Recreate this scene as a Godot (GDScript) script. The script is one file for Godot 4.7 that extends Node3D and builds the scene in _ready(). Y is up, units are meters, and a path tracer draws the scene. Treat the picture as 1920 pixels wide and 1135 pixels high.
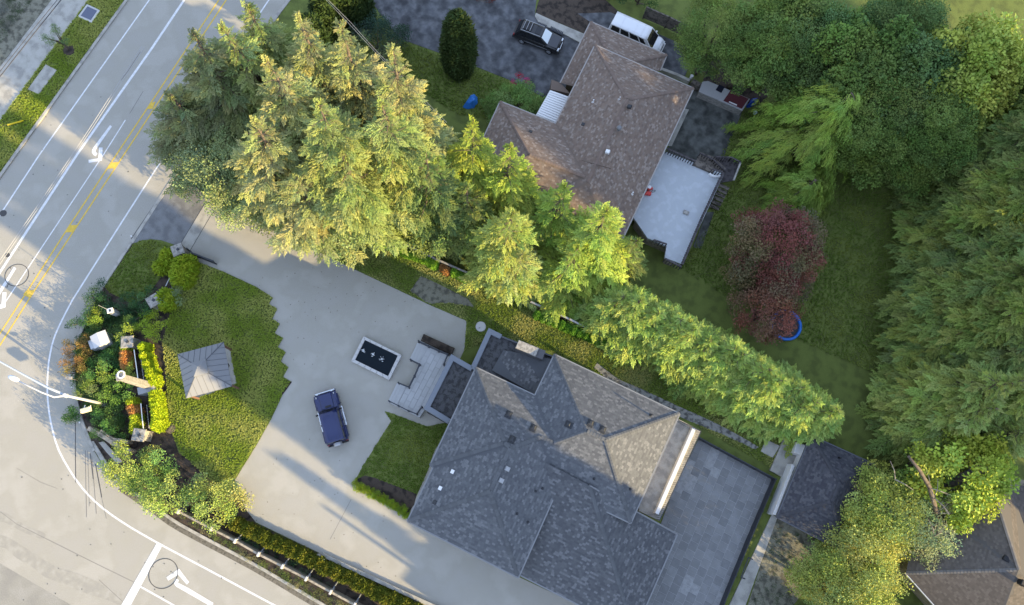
extends Node3D
# A suburban street corner seen from the air in low evening sun. Metres, y up, x to the east of the picture, z towards its foot.

# ---------------------------------------------------------------- shapes
class Shape:
	var st := SurfaceTool.new()
	var tint := Color.WHITE
	func _init():
		st.begin(Mesh.PRIMITIVE_TRIANGLES)
		st.set_smooth_group(-1)
	func soft(on := true):
		st.set_smooth_group(0 if on else -1)
	# corners run counter-clockwise seen from outside
	func tri(a: Vector3, b: Vector3, c: Vector3):
		for p in [a, c, b]:
			st.set_color(tint)
			st.add_vertex(p)
	func quad(a, b, c, d):
		tri(a, b, c)
		tri(a, c, d)
	func box(c: Vector3, s: Vector3, basis := Basis(), bevel := 0.0):
		var h := s * 0.5
		var p := func(x, y, z): return c + basis * Vector3(x * h.x, y * h.y, z * h.z)
		if bevel <= 0.0:
			var v := []
			for z in [-1, 1]:
				for y in [-1, 1]:
					for x in [-1, 1]:
						v.append(c + basis * Vector3(x * h.x, y * h.y, z * h.z))
			quad(v[4], v[5], v[7], v[6])
			quad(v[1], v[0], v[2], v[3])
			quad(v[5], v[1], v[3], v[7])
			quad(v[0], v[4], v[6], v[2])
			quad(v[6], v[7], v[3], v[2])
			quad(v[0], v[1], v[5], v[4])
			return
		var low := []
		var mid := []
		var top := []
		for k in [[-1, -1], [1, -1], [1, 1], [-1, 1]]:
			low.append(c + basis * Vector3(k[0] * h.x, -h.y, k[1] * h.z))
			mid.append(c + basis * Vector3(k[0] * h.x, h.y - bevel, k[1] * h.z))
			top.append(c + basis * Vector3(k[0] * (h.x - bevel), h.y, k[1] * (h.z - bevel)))
		for i in 4:
			var j := (i + 1) % 4
			quad(low[j], low[i], mid[i], mid[j])
			quad(mid[j], mid[i], top[i], top[j])
		quad(top[3], top[2], top[1], top[0])
		quad(low[0], low[1], low[2], low[3])
	func loft(rings: Array, closed := true, caps := true):
		for i in rings.size() - 1:
			var a = rings[i]
			var b = rings[i + 1]
			var n = a.size()
			for k in (n if closed else n - 1):
				var m = (k + 1) % n
				quad(a[k], a[m], b[m], b[k])
		if caps and closed:
			for e in [0, rings.size() - 1]:
				var r = rings[e]
				var mid := Vector3.ZERO
				for p in r:
					mid += p / r.size()
				for k in r.size():
					if e == 0:
						tri(mid, r[(k + 1) % r.size()], r[k])
					else:
						tri(mid, r[k], r[(k + 1) % r.size()])
	func tube(points: Array, radii: Array, sides := 6, caps := true):
		var rings := []
		var up := Vector3.UP
		for i in points.size():
			var d: Vector3 = (points[mini(i + 1, points.size() - 1)] - points[maxi(i - 1, 0)]).normalized()
			if absf(d.dot(up)) > 0.95:
				up = Vector3.RIGHT
			var x := d.cross(up).normalized()
			var y := x.cross(d).normalized()
			var ring := []
			for k in sides:
				var a := TAU * k / sides
				ring.append(points[i] + (x * cos(a) + y * sin(a)) * radii[i])
			rings.append(ring)
		loft(rings, true, caps)
	func lathe(c: Vector3, profile: Array, sides := 16, basis := Basis()):
		var rings := []
		for q in profile:
			var ring := []
			for k in sides:
				var a := -TAU * k / sides
				ring.append(c + basis * Vector3(cos(a) * q.x, q.y, sin(a) * q.x))
			rings.append(ring)
		loft(rings)
	func flat(poly: Array, y: float):
		var pk := PackedVector2Array(poly)
		var ix := Geometry2D.triangulate_polygon(pk)
		for i in range(0, ix.size(), 3):
			face_up(V(pk[ix[i]], y), V(pk[ix[i + 1]], y), V(pk[ix[i + 2]], y))
	func face_up(a: Vector3, b: Vector3, c: Vector3):
		if (b - a).cross(c - a).y < 0:
			tri(a, c, b)
		else:
			tri(a, b, c)
	func V(p: Vector2, y: float) -> Vector3:
		return Vector3(p.x, y, p.y)
	func prism(poly: Array, y0: float, y1: float, bevel := 0.0):
		var top := poly if bevel <= 0.0 else shrink(poly, bevel)
		flat(top, y1)
		var area := 0.0
		for i in poly.size():
			area += poly[i].cross(poly[(i + 1) % poly.size()])
		for i in poly.size():
			var j := (i + 1) % poly.size()
			var a: Vector2 = poly[i]
			var b: Vector2 = poly[j]
			var ta: Vector2 = top[i]
			var tb: Vector2 = top[j]
			if area < 0:
				var t = a
				a = b
				b = t
				t = ta
				ta = tb
				tb = t
			quad(V(b, y0), V(a, y0), V(a, y1 - bevel), V(b, y1 - bevel))
			if bevel > 0.0:
				quad(V(b, y1 - bevel), V(a, y1 - bevel), V(ta, y1), V(tb, y1))
	func shrink(poly: Array, by: float) -> Array:
		var area := 0.0
		for i in poly.size():
			area += poly[i].cross(poly[(i + 1) % poly.size()])
		var out := []
		var n := poly.size()
		for i in n:
			var e: Vector2 = (poly[i] - poly[(i + n - 1) % n]).normalized()
			var f: Vector2 = (poly[(i + 1) % n] - poly[i]).normalized()
			var n1 := Vector2(-e.y, e.x) * signf(area)
			var n2 := Vector2(-f.y, f.x) * signf(area)
			var m := (n1 + n2).normalized()
			out.append(poly[i] + m * by / maxf(m.dot(n1), 0.35))
		return out
	# a strip of ground paint or a wall along a path: from the path, w0 to the left and w1 to the right
	func sides_of(path: Array, w0: float, w1: float) -> Array:
		var l := []
		var r := []
		for i in path.size():
			var e: Vector2 = (path[i] - path[maxi(i - 1, 0)]).normalized()
			var f: Vector2 = (path[mini(i + 1, path.size() - 1)] - path[i]).normalized()
			if i == 0:
				e = f
			if i == path.size() - 1:
				f = e
			var n1 := Vector2(e.y, -e.x)
			var m := (n1 + Vector2(f.y, -f.x)).normalized()
			var k := 1.0 / maxf(m.dot(n1), 0.4)
			l.append(path[i] + m * k * w0)
			r.append(path[i] - m * k * w1)
		return [l, r]
	func ribbon(path: Array, w: float, y: float):
		var s := sides_of(path, w * 0.5, w * 0.5)
		for i in path.size() - 1:
			face_up(V(s[0][i], y), V(s[0][i + 1], y), V(s[1][i + 1], y))
			face_up(V(s[0][i], y), V(s[1][i + 1], y), V(s[1][i], y))
	func wall(path: Array, w: float, y0: float, y1: float, bevel := 0.0):
		var s := sides_of(path, w * 0.5, w * 0.5)
		var back = s[1].duplicate()
		back.reverse()
		prism(s[0] + back, y0, y1, bevel)
	func done() -> ArrayMesh:
		st.generate_normals()
		return st.commit()

static func bend(path: Array, n := 5) -> Array:
	var out := []
	for i in path.size() - 1:
		var a: Vector2 = path[maxi(i - 1, 0)]
		var b: Vector2 = path[i]
		var c: Vector2 = path[i + 1]
		var d: Vector2 = path[mini(i + 2, path.size() - 1)]
		for k in n:
			out.append(b.cubic_interpolate(c, a, d, float(k) / n))
	out.append(path[-1])
	return out

func v3(p: Vector2, y := 0.0) -> Vector3:
	return Vector3(p.x, y, p.y)

# ---------------------------------------------------------------- things, parts, setting
func mesh_node(called: String, shape, material: Material) -> MeshInstance3D:
	var o := MeshInstance3D.new()
	o.name = called
	o.mesh = shape if shape is Mesh else shape.done()
	o.material_override = material
	return o

func tag(o: Node, label := "", category := "", group := "", kind := ""):
	if label: o.set_meta("label", label)
	if category: o.set_meta("category", category)
	if group: o.set_meta("group", group)
	if kind: o.set_meta("kind", kind)
	return o

func thing(called: String, label: String, category: String, at := Vector3.ZERO, turn := 0.0, group := "") -> Node3D:
	var o := Node3D.new()
	o.name = called
	o.position = at
	o.rotation.y = turn
	add_child(o, true)
	return tag(o, label, category, group)

func part(called: String, shape, material: Material, parent: Node, label := "") -> MeshInstance3D:
	var o := mesh_node(called, shape, material)
	parent.add_child(o, true)
	return tag(o, label)

func single(called: String, shape, material: Material, label: String, category: String, group := "") -> MeshInstance3D:
	var o := mesh_node(called, shape, material)
	add_child(o, true)
	return tag(o, label, category, group)

func struct(called: String, shape, material: Material, label := "") -> MeshInstance3D:
	var o := mesh_node(called, shape, material)
	add_child(o, true)
	return tag(o, label, "", "", "structure")

func many(called: String, mesh: Mesh, material: Material, places: Array, tints: Array, parent: Node) -> MultiMeshInstance3D:
	var mm := MultiMesh.new()
	mm.transform_format = MultiMesh.TRANSFORM_3D
	mm.use_colors = true
	mm.mesh = mesh
	mm.instance_count = places.size()
	for i in places.size():
		mm.set_instance_transform(i, places[i])
		mm.set_instance_color(i, tints[i])
	var o := MultiMeshInstance3D.new()
	o.name = called
	o.multimesh = mm
	o.material_override = material
	parent.add_child(o, true)
	return tag(o, "", "", "", "stuff")

# ---------------------------------------------------------------- materials
func lin(r: float, g: float, b: float) -> Color:
	return Color(r, g, b).linear_to_srgb()

func mat(c: Color, rough := 0.8, metal := 0.0) -> StandardMaterial3D:
	var m := StandardMaterial3D.new()
	m.albedo_color = c
	m.roughness = rough
	m.metallic = metal
	return m

func noise(sd: int, freq: float, octaves := 4, kind := FastNoiseLite.TYPE_SIMPLEX_SMOOTH) -> FastNoiseLite:
	var n := FastNoiseLite.new()
	n.seed = sd
	n.noise_type = kind
	n.frequency = freq
	n.fractal_octaves = octaves
	return n

func pattern(n: FastNoiseLite, stops: Array, colors: Array, size := 512) -> NoiseTexture2D:
	var g := Gradient.new()
	g.offsets = PackedFloat32Array(stops)
	g.colors = PackedColorArray(colors)
	var t := NoiseTexture2D.new()
	t.width = size
	t.height = size
	t.seamless = true
	t.noise = n
	t.color_ramp = g
	return t

func relief(n: FastNoiseLite, strength: float, size := 512) -> NoiseTexture2D:
	var t := NoiseTexture2D.new()
	t.width = size
	t.height = size
	t.seamless = true
	t.noise = n
	t.as_normal_map = true
	t.bump_strength = strength
	return t

# fine grain (metres a repeat) times a coarse blotch pattern, both laid over the world from above
func ground_mat(sd: int, dark: Color, light: Color, repeat: float, blotch_dark: float, blotch_repeat: float, bump := 1.5, freq := 0.06, blotch_freq := 0.012) -> StandardMaterial3D:
	var m := mat(Color.WHITE, 0.92)
	m.albedo_texture = pattern(noise(sd, freq, 5), [0.2, 0.8], [dark, light])
	m.uv1_triplanar = true
	m.uv1_world_triplanar = true
	m.uv1_scale = Vector3.ONE / repeat
	m.detail_enabled = true
	m.detail_blend_mode = BaseMaterial3D.BLEND_MODE_MUL
	m.detail_uv_layer = BaseMaterial3D.DETAIL_UV_2
	m.uv2_triplanar = true
	m.uv2_world_triplanar = true
	m.uv2_scale = Vector3.ONE / blotch_repeat
	m.detail_albedo = pattern(noise(sd + 7, blotch_freq, 5), [0.25, 0.5, 0.75], [Color(blotch_dark, blotch_dark, blotch_dark), Color(0.96, 0.96, 0.95), Color.WHITE])
	if bump > 0:
		m.normal_enabled = true
		m.normal_texture = relief(noise(sd + 3, freq * 1.6, 3), bump)
		m.normal_scale = 0.7
	return m

func leaf_mat(back: float, rough := 0.65) -> StandardMaterial3D:
	var m := mat(Color.WHITE, rough)
	m.vertex_color_use_as_albedo = true
	m.backlight_enabled = true
	m.metallic_specular = 0.25
	m.backlight = Color(back, back * 1.05, back * 0.35)
	return m

var M := {}
func make_materials():
	M.road = ground_mat(11, lin(.345, .325, .28), lin(.44, .42, .365), 2.3, 0.965, 23.0, 1.2)
	M.road_patch = ground_mat(12, lin(.27, .26, .23), lin(.36, .345, .305), 2.7, 0.92, 17.0, 0.8)
	M.driveway = ground_mat(13, lin(.32, .305, .27), lin(.50, .475, .41), 1.1, 0.97, 21.0, 2.2, 0.14)
	M.apron = ground_mat(14, lin(.17, .175, .18), lin(.25, .25, .25), 2.3, 0.85, 8.0, 1.2)
	M.concrete = ground_mat(15, lin(.38, .365, .325), lin(.48, .46, .41), 2.3, 0.85, 7.0, 0.8)
	M.kerb = ground_mat(16, lin(.38, .36, .32), lin(.48, .46, .41), 1.9, 0.85, 5.0, 0.8)
	M.old_asphalt = ground_mat(17, lin(.075, .08, .088), lin(.15, .155, .165), 9.0, 0.75, 14.0, 1.4, 0.016)
	M.mossy = ground_mat(18, lin(.07, .075, .068), lin(.14, .145, .135), 7.0, 0.7, 11.0, 1.2, 0.012)
	M.soil = ground_mat(19, lin(.035, .027, .02), lin(.11, .08, .06), 1.7, 0.6, 5.0, 3.0)
	M.turf = ground_mat(20, lin(.095, .13, .022), lin(.19, .225, .05), 1.3, 0.85, 9.0, 3.0)
	M.dark_turf = ground_mat(21, lin(.025, .04, .009), lin(.07, .095, .022), 1.5, 0.75, 9.0, 3.0)
	M.gravel = ground_mat(22, lin(.20, .195, .18), lin(.44, .43, .39), 0.9, 0.6, 3.5, 3.0, 0.12)
	M.weeds = ground_mat(23, lin(.14, .14, .10), lin(.32, .30, .235), 1.6, 0.7, 4.5, 3.0)
	M.stain = ground_mat(31, lin(.31, .295, .255), lin(.42, .40, .35), 1.6, 0.93, 5.0, 0.8)
	M.grime = ground_mat(32, lin(.10, .09, .07), lin(.24, .22, .18), 0.9, 0.75, 2.0, 2.0, 0.12)
	M.white_paint = ground_mat(24, lin(.72, .72, .72), lin(.80, .80, .80), 1.1, 0.94, 2.5, 0.0)
	M.yellow_paint = ground_mat(25, lin(.70, .47, .07), lin(.76, .53, .09), 1.1, 0.95, 2.5, 0.0)
	M.tar = mat(lin(.06, .058, .056), 0.7)
	M.grey_line = mat(lin(.17, .16, .15), 0.8)
	M.cement = mat(lin(.52, .51, .49), 0.85)
	M.stone = ground_mat(26, lin(.30, .285, .26), lin(.42, .40, .365), 0.9, 0.8, 2.0, 0.8)
	M.tan_wall = ground_mat(27, lin(.36, .31, .235), lin(.46, .40, .31), 1.5, 0.75, 3.0, 0.8)
	M.white_metal = mat(lin(.78, .78, .77), 0.45)
	M.lamp_white = mat(lin(.56, .56, .56), 0.45)
	M.grey_metal = mat(lin(.38, .40, .42), 0.45, 0.3)
	M.dark_metal = mat(lin(.03, .035, .045), 0.5)
	M.black = mat(lin(.012, .012, .014), 0.6)
	M.wire = mat(lin(.05, .05, .055), 0.6)
	M.pale_wire = mat(lin(.42, .42, .43), 0.5)
	M.yellow_plastic = mat(lin(.80, .62, .03), 0.5)
	M.bark = ground_mat(28, lin(.10, .075, .055), lin(.24, .19, .14), 0.8, 0.6, 2.0, 3.0)
	M.pale_bark = ground_mat(29, lin(.26, .22, .17), lin(.42, .37, .30), 0.8, 0.6, 2.0, 3.0)
	M.weathered = ground_mat(30, lin(.10, .085, .07), lin(.22, .19, .16), 1.2, 0.6, 3.0, 2.0)
	M.leaf = leaf_mat(0.26)
	M.needle = leaf_mat(0.2)
	M.shade_leaf = leaf_mat(0.16)
	M.grass = leaf_mat(0.45)
	M.tab = mat(Color.WHITE, 0.9)
	M.tab.vertex_color_use_as_albedo = true

# ---------------------------------------------------------------- the scene
func _ready():
	# camera, sky, sun, exposure
	var cam := Camera3D.new()
	cam.name = "camera"
	cam.fov = 45.75
	cam.near = 0.5
	cam.far = 2000.0
	cam.transform = Transform3D(Basis(Vector3(0.99834, 0.05763, 0.0), Vector3(-0.01391, 0.24095, -0.97044), Vector3(-0.05592, 0.96883, 0.24135)), Vector3(0, 62, 0))
	add_child(cam)
	cam.current = true
	var env := Environment.new()
	env.background_mode = Environment.BG_SKY
	var sky := ProceduralSkyMaterial.new()
	sky.sky_top_color = lin(.32, .41, .60)
	sky.sky_horizon_color = lin(.48, .535, .61)
	sky.sky_curve = 0.2
	sky.ground_horizon_color = lin(.45, .5, .55)
	sky.ground_bottom_color = lin(.2, .2, .2)
	sky.sky_energy_multiplier = 1.0
	env.sky = Sky.new()
	env.sky.sky_material = sky
	env.ambient_light_source = Environment.AMBIENT_SOURCE_SKY
	env.tonemap_mode = Environment.TONE_MAPPER_LINEAR
	env.tonemap_exposure = 2.55
	env.sdfgi_enabled = true
	env.ssao_enabled = true
	env.ssil_enabled = true
	var world := WorldEnvironment.new()
	world.name = "world"
	world.environment = env
	add_child(world)
	var sun := DirectionalLight3D.new()
	sun.name = "sun"
	sun.light_color = lin(1.0, .77, .40)
	sun.light_energy = 1.6
	sun.light_angular_distance = 0.5
	sun.shadow_enabled = true
	var e := deg_to_rad(15.5)
	sun.basis = Basis.looking_at(Vector3(-0.838 * cos(e), -sin(e), -0.545 * cos(e)), Vector3.UP)
	add_child(sun)
	make_materials()
	make_leaves()
	build_ground()
	build_main_house()
	build_neighbour()
	build_other_buildings()
	build_wing_outside()
	build_garden_corner()
	build_street_furniture()
	build_vehicles()
	build_fences()
	build_small_plants()
	build_trees()
	build_grass()

func build_ground():
	_bare()
	var s := Shape.new()
	s.flat([Vector2(-700, -700), Vector2(700, -700), Vector2(700, 700), Vector2(-700, 700)], -0.02)
	struct("ground", s, M.turf)
	s = Shape.new()
	s.flat([Vector2(-33.39, -44.93), Vector2(-41.06, -28.55), Vector2(-42.18, -26.09), Vector2(-47.05, -15.78), Vector2(-51.51, -6.31), Vector2(-61.87, 15.2), Vector2(-39.02, 35.51), Vector2(1.15, 23.5), Vector2(-10.87, 10), Vector2(-11.65, 9.56), Vector2(-16.98, 6.64), Vector2(-23.07, 3.59), Vector2(-27.36, 0.83), Vector2(-29.42, -0.46), Vector2(-30.82, -2.38), Vector2(-31.24, -3.15), Vector2(-32.14, -4.8), Vector2(-32.79, -6.38), Vector2(-33.19, -7.98), Vector2(-33.43, -9.33), Vector2(-33.54, -11.34), Vector2(-33.22, -12.5), Vector2(-32.6, -14.67), Vector2(-32.37, -15.38), Vector2(-30.13, -20.37), Vector2(-26.01, -29.23), Vector2(-19.24, -43.88), Vector2(-18.17, -46.19), Vector2(-10.86, -62.5), Vector2(-25.44, -61.64)], 0.0)
	struct("road", s, M.road)
	s = Shape.new()
	s.flat([Vector2(-40.21, 4.57), Vector2(-36.8, 6.32), Vector2(-30.96, 9.42), Vector2(-29.62, 10.13), Vector2(-32.68, 12.97), Vector2(-40.72, 12.87)], 0.004)
	struct("road_patch", s, M.road_patch)
	s = Shape.new()
	s.flat([Vector2(-40.54, -44.63), Vector2(-44.05, -37.35), Vector2(-47.5, -30.2), Vector2(-50.75, -23.46), Vector2(-44.4, -23.1), Vector2(-43.13, -31.82), Vector2(-37.1, -44.77), Vector2(-32.17, -55.41), Vector2(-35.77, -55.22)], 0.02)
	struct("sidewalk", s, M.concrete)
	s = Shape.new()
	s.prism([Vector2(-37.1, -44.77), Vector2(-43.13, -31.82), Vector2(-45.16, -27.4), Vector2(-48.01, -20.8), Vector2(-47.18, -16.48), Vector2(-42.28, -26.71), Vector2(-41.41, -28.54), Vector2(-33.69, -44.92), Vector2(-28.55, -55.61), Vector2(-32.17, -55.41)], -0.1, 0.06)
	struct("grass_verge", s, M.turf)
	s = Shape.new()
	s.prism([Vector2(-40.54, -44.63), Vector2(-44.05, -37.35), Vector2(-47.5, -30.2), Vector2(-50.75, -23.46), Vector2(-58.58, -32.77), Vector2(-47.12, -55.88), Vector2(-35.77, -55.22)], -0.1, 0.05)
	struct("weedy_bank", s, M.weeds)
	# kerbs
	s = Shape.new()
	s.wall([Vector2(-28.52, -55.35), Vector2(-33.54, -44.93), Vector2(-41.25, -28.55), Vector2(-42.23, -26.4), Vector2(-47.1, -16.06), Vector2(-51.57, -6.57)], 0.28, -0.1, 0.13, 0.02)
	struct("kerb", s, M.kerb)
	s = Shape.new()
	s.wall([Vector2(-12.8, -57.74), Vector2(-18.1, -45.9), Vector2(-19.22, -43.88), Vector2(-25.96, -29.24), Vector2(-30.08, -20.37)], 0.3, -0.1, 0.03, 0.01)
	struct("kerb", s, M.kerb)
	s = Shape.new()
	s.wall(bend([Vector2(-30.08, -20.37), Vector2(-32.38, -15.43), Vector2(-32.59, -14.67), Vector2(-33.17, -12.5), Vector2(-33.49, -11.34), Vector2(-33.38, -9.33), Vector2(-33.15, -7.98), Vector2(-32.75, -6.38), Vector2(-32.1, -4.8), Vector2(-31.23, -3.15), Vector2(-30.78, -2.38)], 4), 0.26, -0.1, 0.13, 0.02)
	struct("kerb", s, M.kerb)
	s = Shape.new()
	s.prism([Vector2(-31.29, -3.08), Vector2(-30.83, -2.53), Vector2(-30.43, -1.99), Vector2(-29.48, -0.52), Vector2(-29.01, -0.63), Vector2(-29.46, -1.22), Vector2(-30.19, -2.21), Vector2(-30.92, -3.19)], -0.1, 0.10, 0.02)
	struct("kerb_ramp", s, M.kerb)
	s = Shape.new()
	s.wall(bend([Vector2(-29.42, -0.46), Vector2(-28.96, -0.51), Vector2(-27.36, 0.76), Vector2(-25.44, 2.01), Vector2(-23.08, 3.51), Vector2(-16.99, 6.56), Vector2(-11.65, 9.48), Vector2(-4.85, 13.19)], 4), 0.24, -0.1, 0.13, 0.02)
	struct("kerb", s, M.kerb)
	s = Shape.new()
	s.ribbon(bend([Vector2(-28.4, 0.55), Vector2(-25.57, 2.3), Vector2(-23.27, 3.76), Vector2(-17.14, 6.8), Vector2(-11.8, 9.72), Vector2(-4.85, 13.43)], 4), 0.42, 0.005)
	struct("gutter_grit", s, M.grime)
	# gutter line along the driveway mouth
	s = Shape.new()
	s.ribbon([Vector2(-26, -29.23), Vector2(-27.87, -25.37), Vector2(-30.16, -20.74)], 0.06, 0.006)
	struct("gutter_joint", s, M.tar)
	# driveway of the corner house, apron, strip
	s = Shape.new()
	s.flat([Vector2(-26.78, -26.86), Vector2(-26.27, -26.6), Vector2(-23.75, -24.95), Vector2(-25.86, -20.06), Vector2(-26.72, -20.42), Vector2(-27.57, -20.69), Vector2(-28.52, -20.77), Vector2(-29.65, -20.37), Vector2(-30.13, -20.48)], 0.006)
	struct("driveway_apron", s, M.apron)
	s = Shape.new()
	s.flat([Vector2(-23.87, -24.94), Vector2(-23.02, -24.11), Vector2(-24.93, -19.76), Vector2(-25.97, -20.03)], 0.012)
	struct("concrete_strip", s, M.concrete)
	s = Shape.new()
	s.ribbon([Vector2(-23.84, -24.88), Vector2(-25.95, -20.12)], 0.05, 0.016)
	struct("strip_joint", s, M.tar)
	s = Shape.new()
	s.ribbon([Vector2(-23.06, -24.07), Vector2(-24.93, -19.8)], 0.05, 0.016)
	struct("strip_joint", s, M.tar)
	var drive := [Vector2(-23.07, -24.09), Vector2(-19.46, -22.64), Vector2(-11.66, -18.83), Vector2(-3.85, -15.17), Vector2(-0.45, -13.71), Vector2(-0.58, -11.18), Vector2(-1.51, -9.06), Vector2(4.96, -5.43), Vector2(-0.44, 0.13), Vector2(-5.09, 3.03), Vector2(4.1, 7.59), Vector2(9, 9.79), Vector2(18.14, 14.85), Vector2(9.49, 16.27), Vector2(-3.53, 9.75), Vector2(-11.76, 5.78), Vector2(-17.27, 3.28), Vector2(-18.21, 2.24), Vector2(-19.27, -0.04), Vector2(-17.78, -2.85), Vector2(-16.73, -5.01)]
	drive.append_array([Vector2(-16, -7.29), Vector2(-15.74, -7.58), Vector2(-15.25, -8.2), Vector2(-15.99, -8.62), Vector2(-15.61, -9.45), Vector2(-16.32, -9.97), Vector2(-15.94, -10.74), Vector2(-16.65, -11.21), Vector2(-16.24, -12), Vector2(-17.01, -12.41), Vector2(-16.63, -13.26), Vector2(-17.3, -13.67), Vector2(-16.97, -14.59), Vector2(-17.74, -15.01), Vector2(-17.39, -15.57)])
	drive.append_array([Vector2(-18.94, -16.55), Vector2(-21.82, -17.86), Vector2(-24.45, -18.85), Vector2(-25.14, -19.77)])
	s = Shape.new()
	s.flat(drive, 0.01)
	struct("driveway", s, M.driveway)
	s = Shape.new()
	s.ribbon([Vector2(-9.71, 1.48), Vector2(-11.24, 4.62)], 0.03, 0.014)
	struct("driveway_joint", s, M.grey_line)
	# soil and lawns
	s = Shape.new()
	s.flat([Vector2(-32.38, -15.43), Vector2(-30.08, -20.37), Vector2(-27.53, -19.73), Vector2(-25.47, -19.77), Vector2(-24.2, -18.7), Vector2(-25.67, -15.38), Vector2(-25.9, -12.54), Vector2(-24.98, -4.4), Vector2(-24, -2.22), Vector2(-17.84, 1.61), Vector2(-18.07, 2.32), Vector2(-17.26, 3.36), Vector2(-11.76, 5.82), Vector2(-3.27, 9.91), Vector2(1.02, 12.29), Vector2(-3.15, 14.18), Vector2(-11.65, 9.48), Vector2(-16.99, 6.56), Vector2(-23.08, 3.51), Vector2(-27.36, 0.76), Vector2(-29.44, -0.59), Vector2(-30.78, -2.38), Vector2(-31.23, -3.15), Vector2(-32.1, -4.8), Vector2(-32.75, -6.38), Vector2(-33.15, -7.98), Vector2(-33.38, -9.33), Vector2(-33.49, -11.34), Vector2(-33.17, -12.5), Vector2(-32.59, -14.67)], 0.004)
	struct("garden_soil", s, M.soil)
	s = Shape.new()
	s.flat([Vector2(-29.82, -20.36), Vector2(-29.21, -20.63), Vector2(-28.52, -20.73), Vector2(-27.31, -20.41), Vector2(-26.06, -19.8), Vector2(-26.11, -19.17), Vector2(-27.66, -16.41), Vector2(-28.53, -15.05), Vector2(-29.44, -14.92), Vector2(-31.39, -15.86), Vector2(-31.81, -16.47)], 0.02)
	struct("corner_lawn", s, M.turf)
	lawns.append([[Vector2(-29.82, -20.36), Vector2(-29.21, -20.63), Vector2(-28.52, -20.73), Vector2(-27.31, -20.41), Vector2(-26.06, -19.8), Vector2(-26.11, -19.17), Vector2(-27.66, -16.41), Vector2(-28.53, -15.05), Vector2(-29.44, -14.92), Vector2(-31.39, -15.86), Vector2(-31.81, -16.47)], 1])
	var front := [Vector2(-24.45, -18.85), Vector2(-21.82, -17.81), Vector2(-18.94, -16.5)]
	front.append_array([Vector2(-17.39, -15.54), Vector2(-17.74, -15.01), Vector2(-16.97, -14.59), Vector2(-17.3, -13.67), Vector2(-16.63, -13.26), Vector2(-17.01, -12.41), Vector2(-16.24, -12), Vector2(-16.65, -11.21), Vector2(-15.94, -10.74), Vector2(-16.32, -9.97), Vector2(-15.61, -9.45), Vector2(-15.99, -8.62), Vector2(-15.25, -8.2), Vector2(-15.74, -7.58)])
	front.append_array([Vector2(-16.73, -5.01), Vector2(-17.78, -2.85), Vector2(-19.23, -0.13), Vector2(-20.97, 0.13), Vector2(-23.79, -2.22), Vector2(-24.98, -4.4), Vector2(-25.75, -8.86), Vector2(-26.37, -11.61), Vector2(-25.67, -15.38)])
	s = Shape.new()
	s.flat(front, 0.02)
	struct("front_lawn", s, M.turf)
	lawns.append([front, 0])
	s = Shape.new()
	s.flat([Vector2(-15.5, -8.28), Vector2(-15.21, -8.2), Vector2(-15.93, -7.06), Vector2(-16.06, -7.29)], 0.03)
	struct("bare_soil_corner", s, M.soil)
	var house_lawn := [Vector2(-7.29, -5.77), Vector2(-6.6, -5.55), Vector2(-3.68, -4.49), Vector2(-1.43, -4.94), Vector2(-3.08, -2.27), Vector2(-3.32, -1.26), Vector2(-5.09, 3.03), Vector2(-9.54, 0.09), Vector2(-8.9, -1.17), Vector2(-6.71, -4.92)]
	s = Shape.new()
	s.flat(house_lawn, 0.02)
	struct("house_lawn", s, M.turf)
	lawns.append([house_lawn, 1])
	s = Shape.new()
	s.flat([Vector2(-8.67, -0.42), Vector2(-7.88, -0.25), Vector2(-4.34, 1.06), Vector2(-4.54, 1.93), Vector2(-5.07, 2.69), Vector2(-9.53, 0.29), Vector2(-9.33, -0.14)], 0.03)
	struct("hedge_soil", s, M.soil)
	var strip := [Vector2(-23.08, -24.15), Vector2(-19.46, -22.7), Vector2(-11.67, -18.88), Vector2(-3.85, -15.22), Vector2(-0.43, -13.71), Vector2(-0.62, -10.94), Vector2(1, -11.91), Vector2(7.34, -11.02), Vector2(18.23, -5.68), Vector2(19.81, -4.58), Vector2(26.12, -0.98), Vector2(27.74, -3.24), Vector2(20.92, -6.99), Vector2(13.52, -11.33), Vector2(5.49, -15.1), Vector2(-0.02, -17.74), Vector2(-9.45, -21.79), Vector2(-15.81, -24.52), Vector2(-20.26, -26.49), Vector2(-22.16, -26.44)]
	s = Shape.new()
	s.flat(strip, 0.0)
	struct("side_lawn", s, M.turf)
	lawns.append([strip, 2])
	s = Shape.new()
	s.flat(bend([Vector2(11.04, -10.11), Vector2(12.93, -8.68), Vector2(14.59, -7.97), Vector2(18.13, -6.33), Vector2(20.48, -5.28), Vector2(22.81, -4.12), Vector2(25, -2.85)], 3) + bend([Vector2(24.62, -2.62), Vector2(22.18, -3.77), Vector2(19.84, -4.69), Vector2(17.5, -5.74), Vector2(13.96, -7.37), Vector2(12.2, -8.43), Vector2(10.79, -9.62)], 3), 0.012)
	struct("gravel_path", s, M.gravel)
	s = Shape.new()
	s.flat([Vector2(-4.58, -17.78), Vector2(-3.11, -17.11), Vector2(-0.3, -15.71), Vector2(0.2, -14.97), Vector2(-1.98, -15.31), Vector2(-3.84, -15.22), Vector2(-5.5, -16.38)], 0.012)
	struct("bare_ground_patch", s, M.weeds)
	# neighbour's yard
	s = Shape.new()
	s.flat([Vector2(-19.92, -52.88), Vector2(-10.62, -46.22), Vector2(-7.43, -41.76), Vector2(-1.08, -39.43), Vector2(3.58, -37.51), Vector2(7.18, -35.57), Vector2(11.37, -37.32), Vector2(12.55, -41.82), Vector2(10.71, -42.35), Vector2(5.86, -44.98), Vector2(6.39, -50.38), Vector2(5.77, -54.17)], 0.01)
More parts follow.
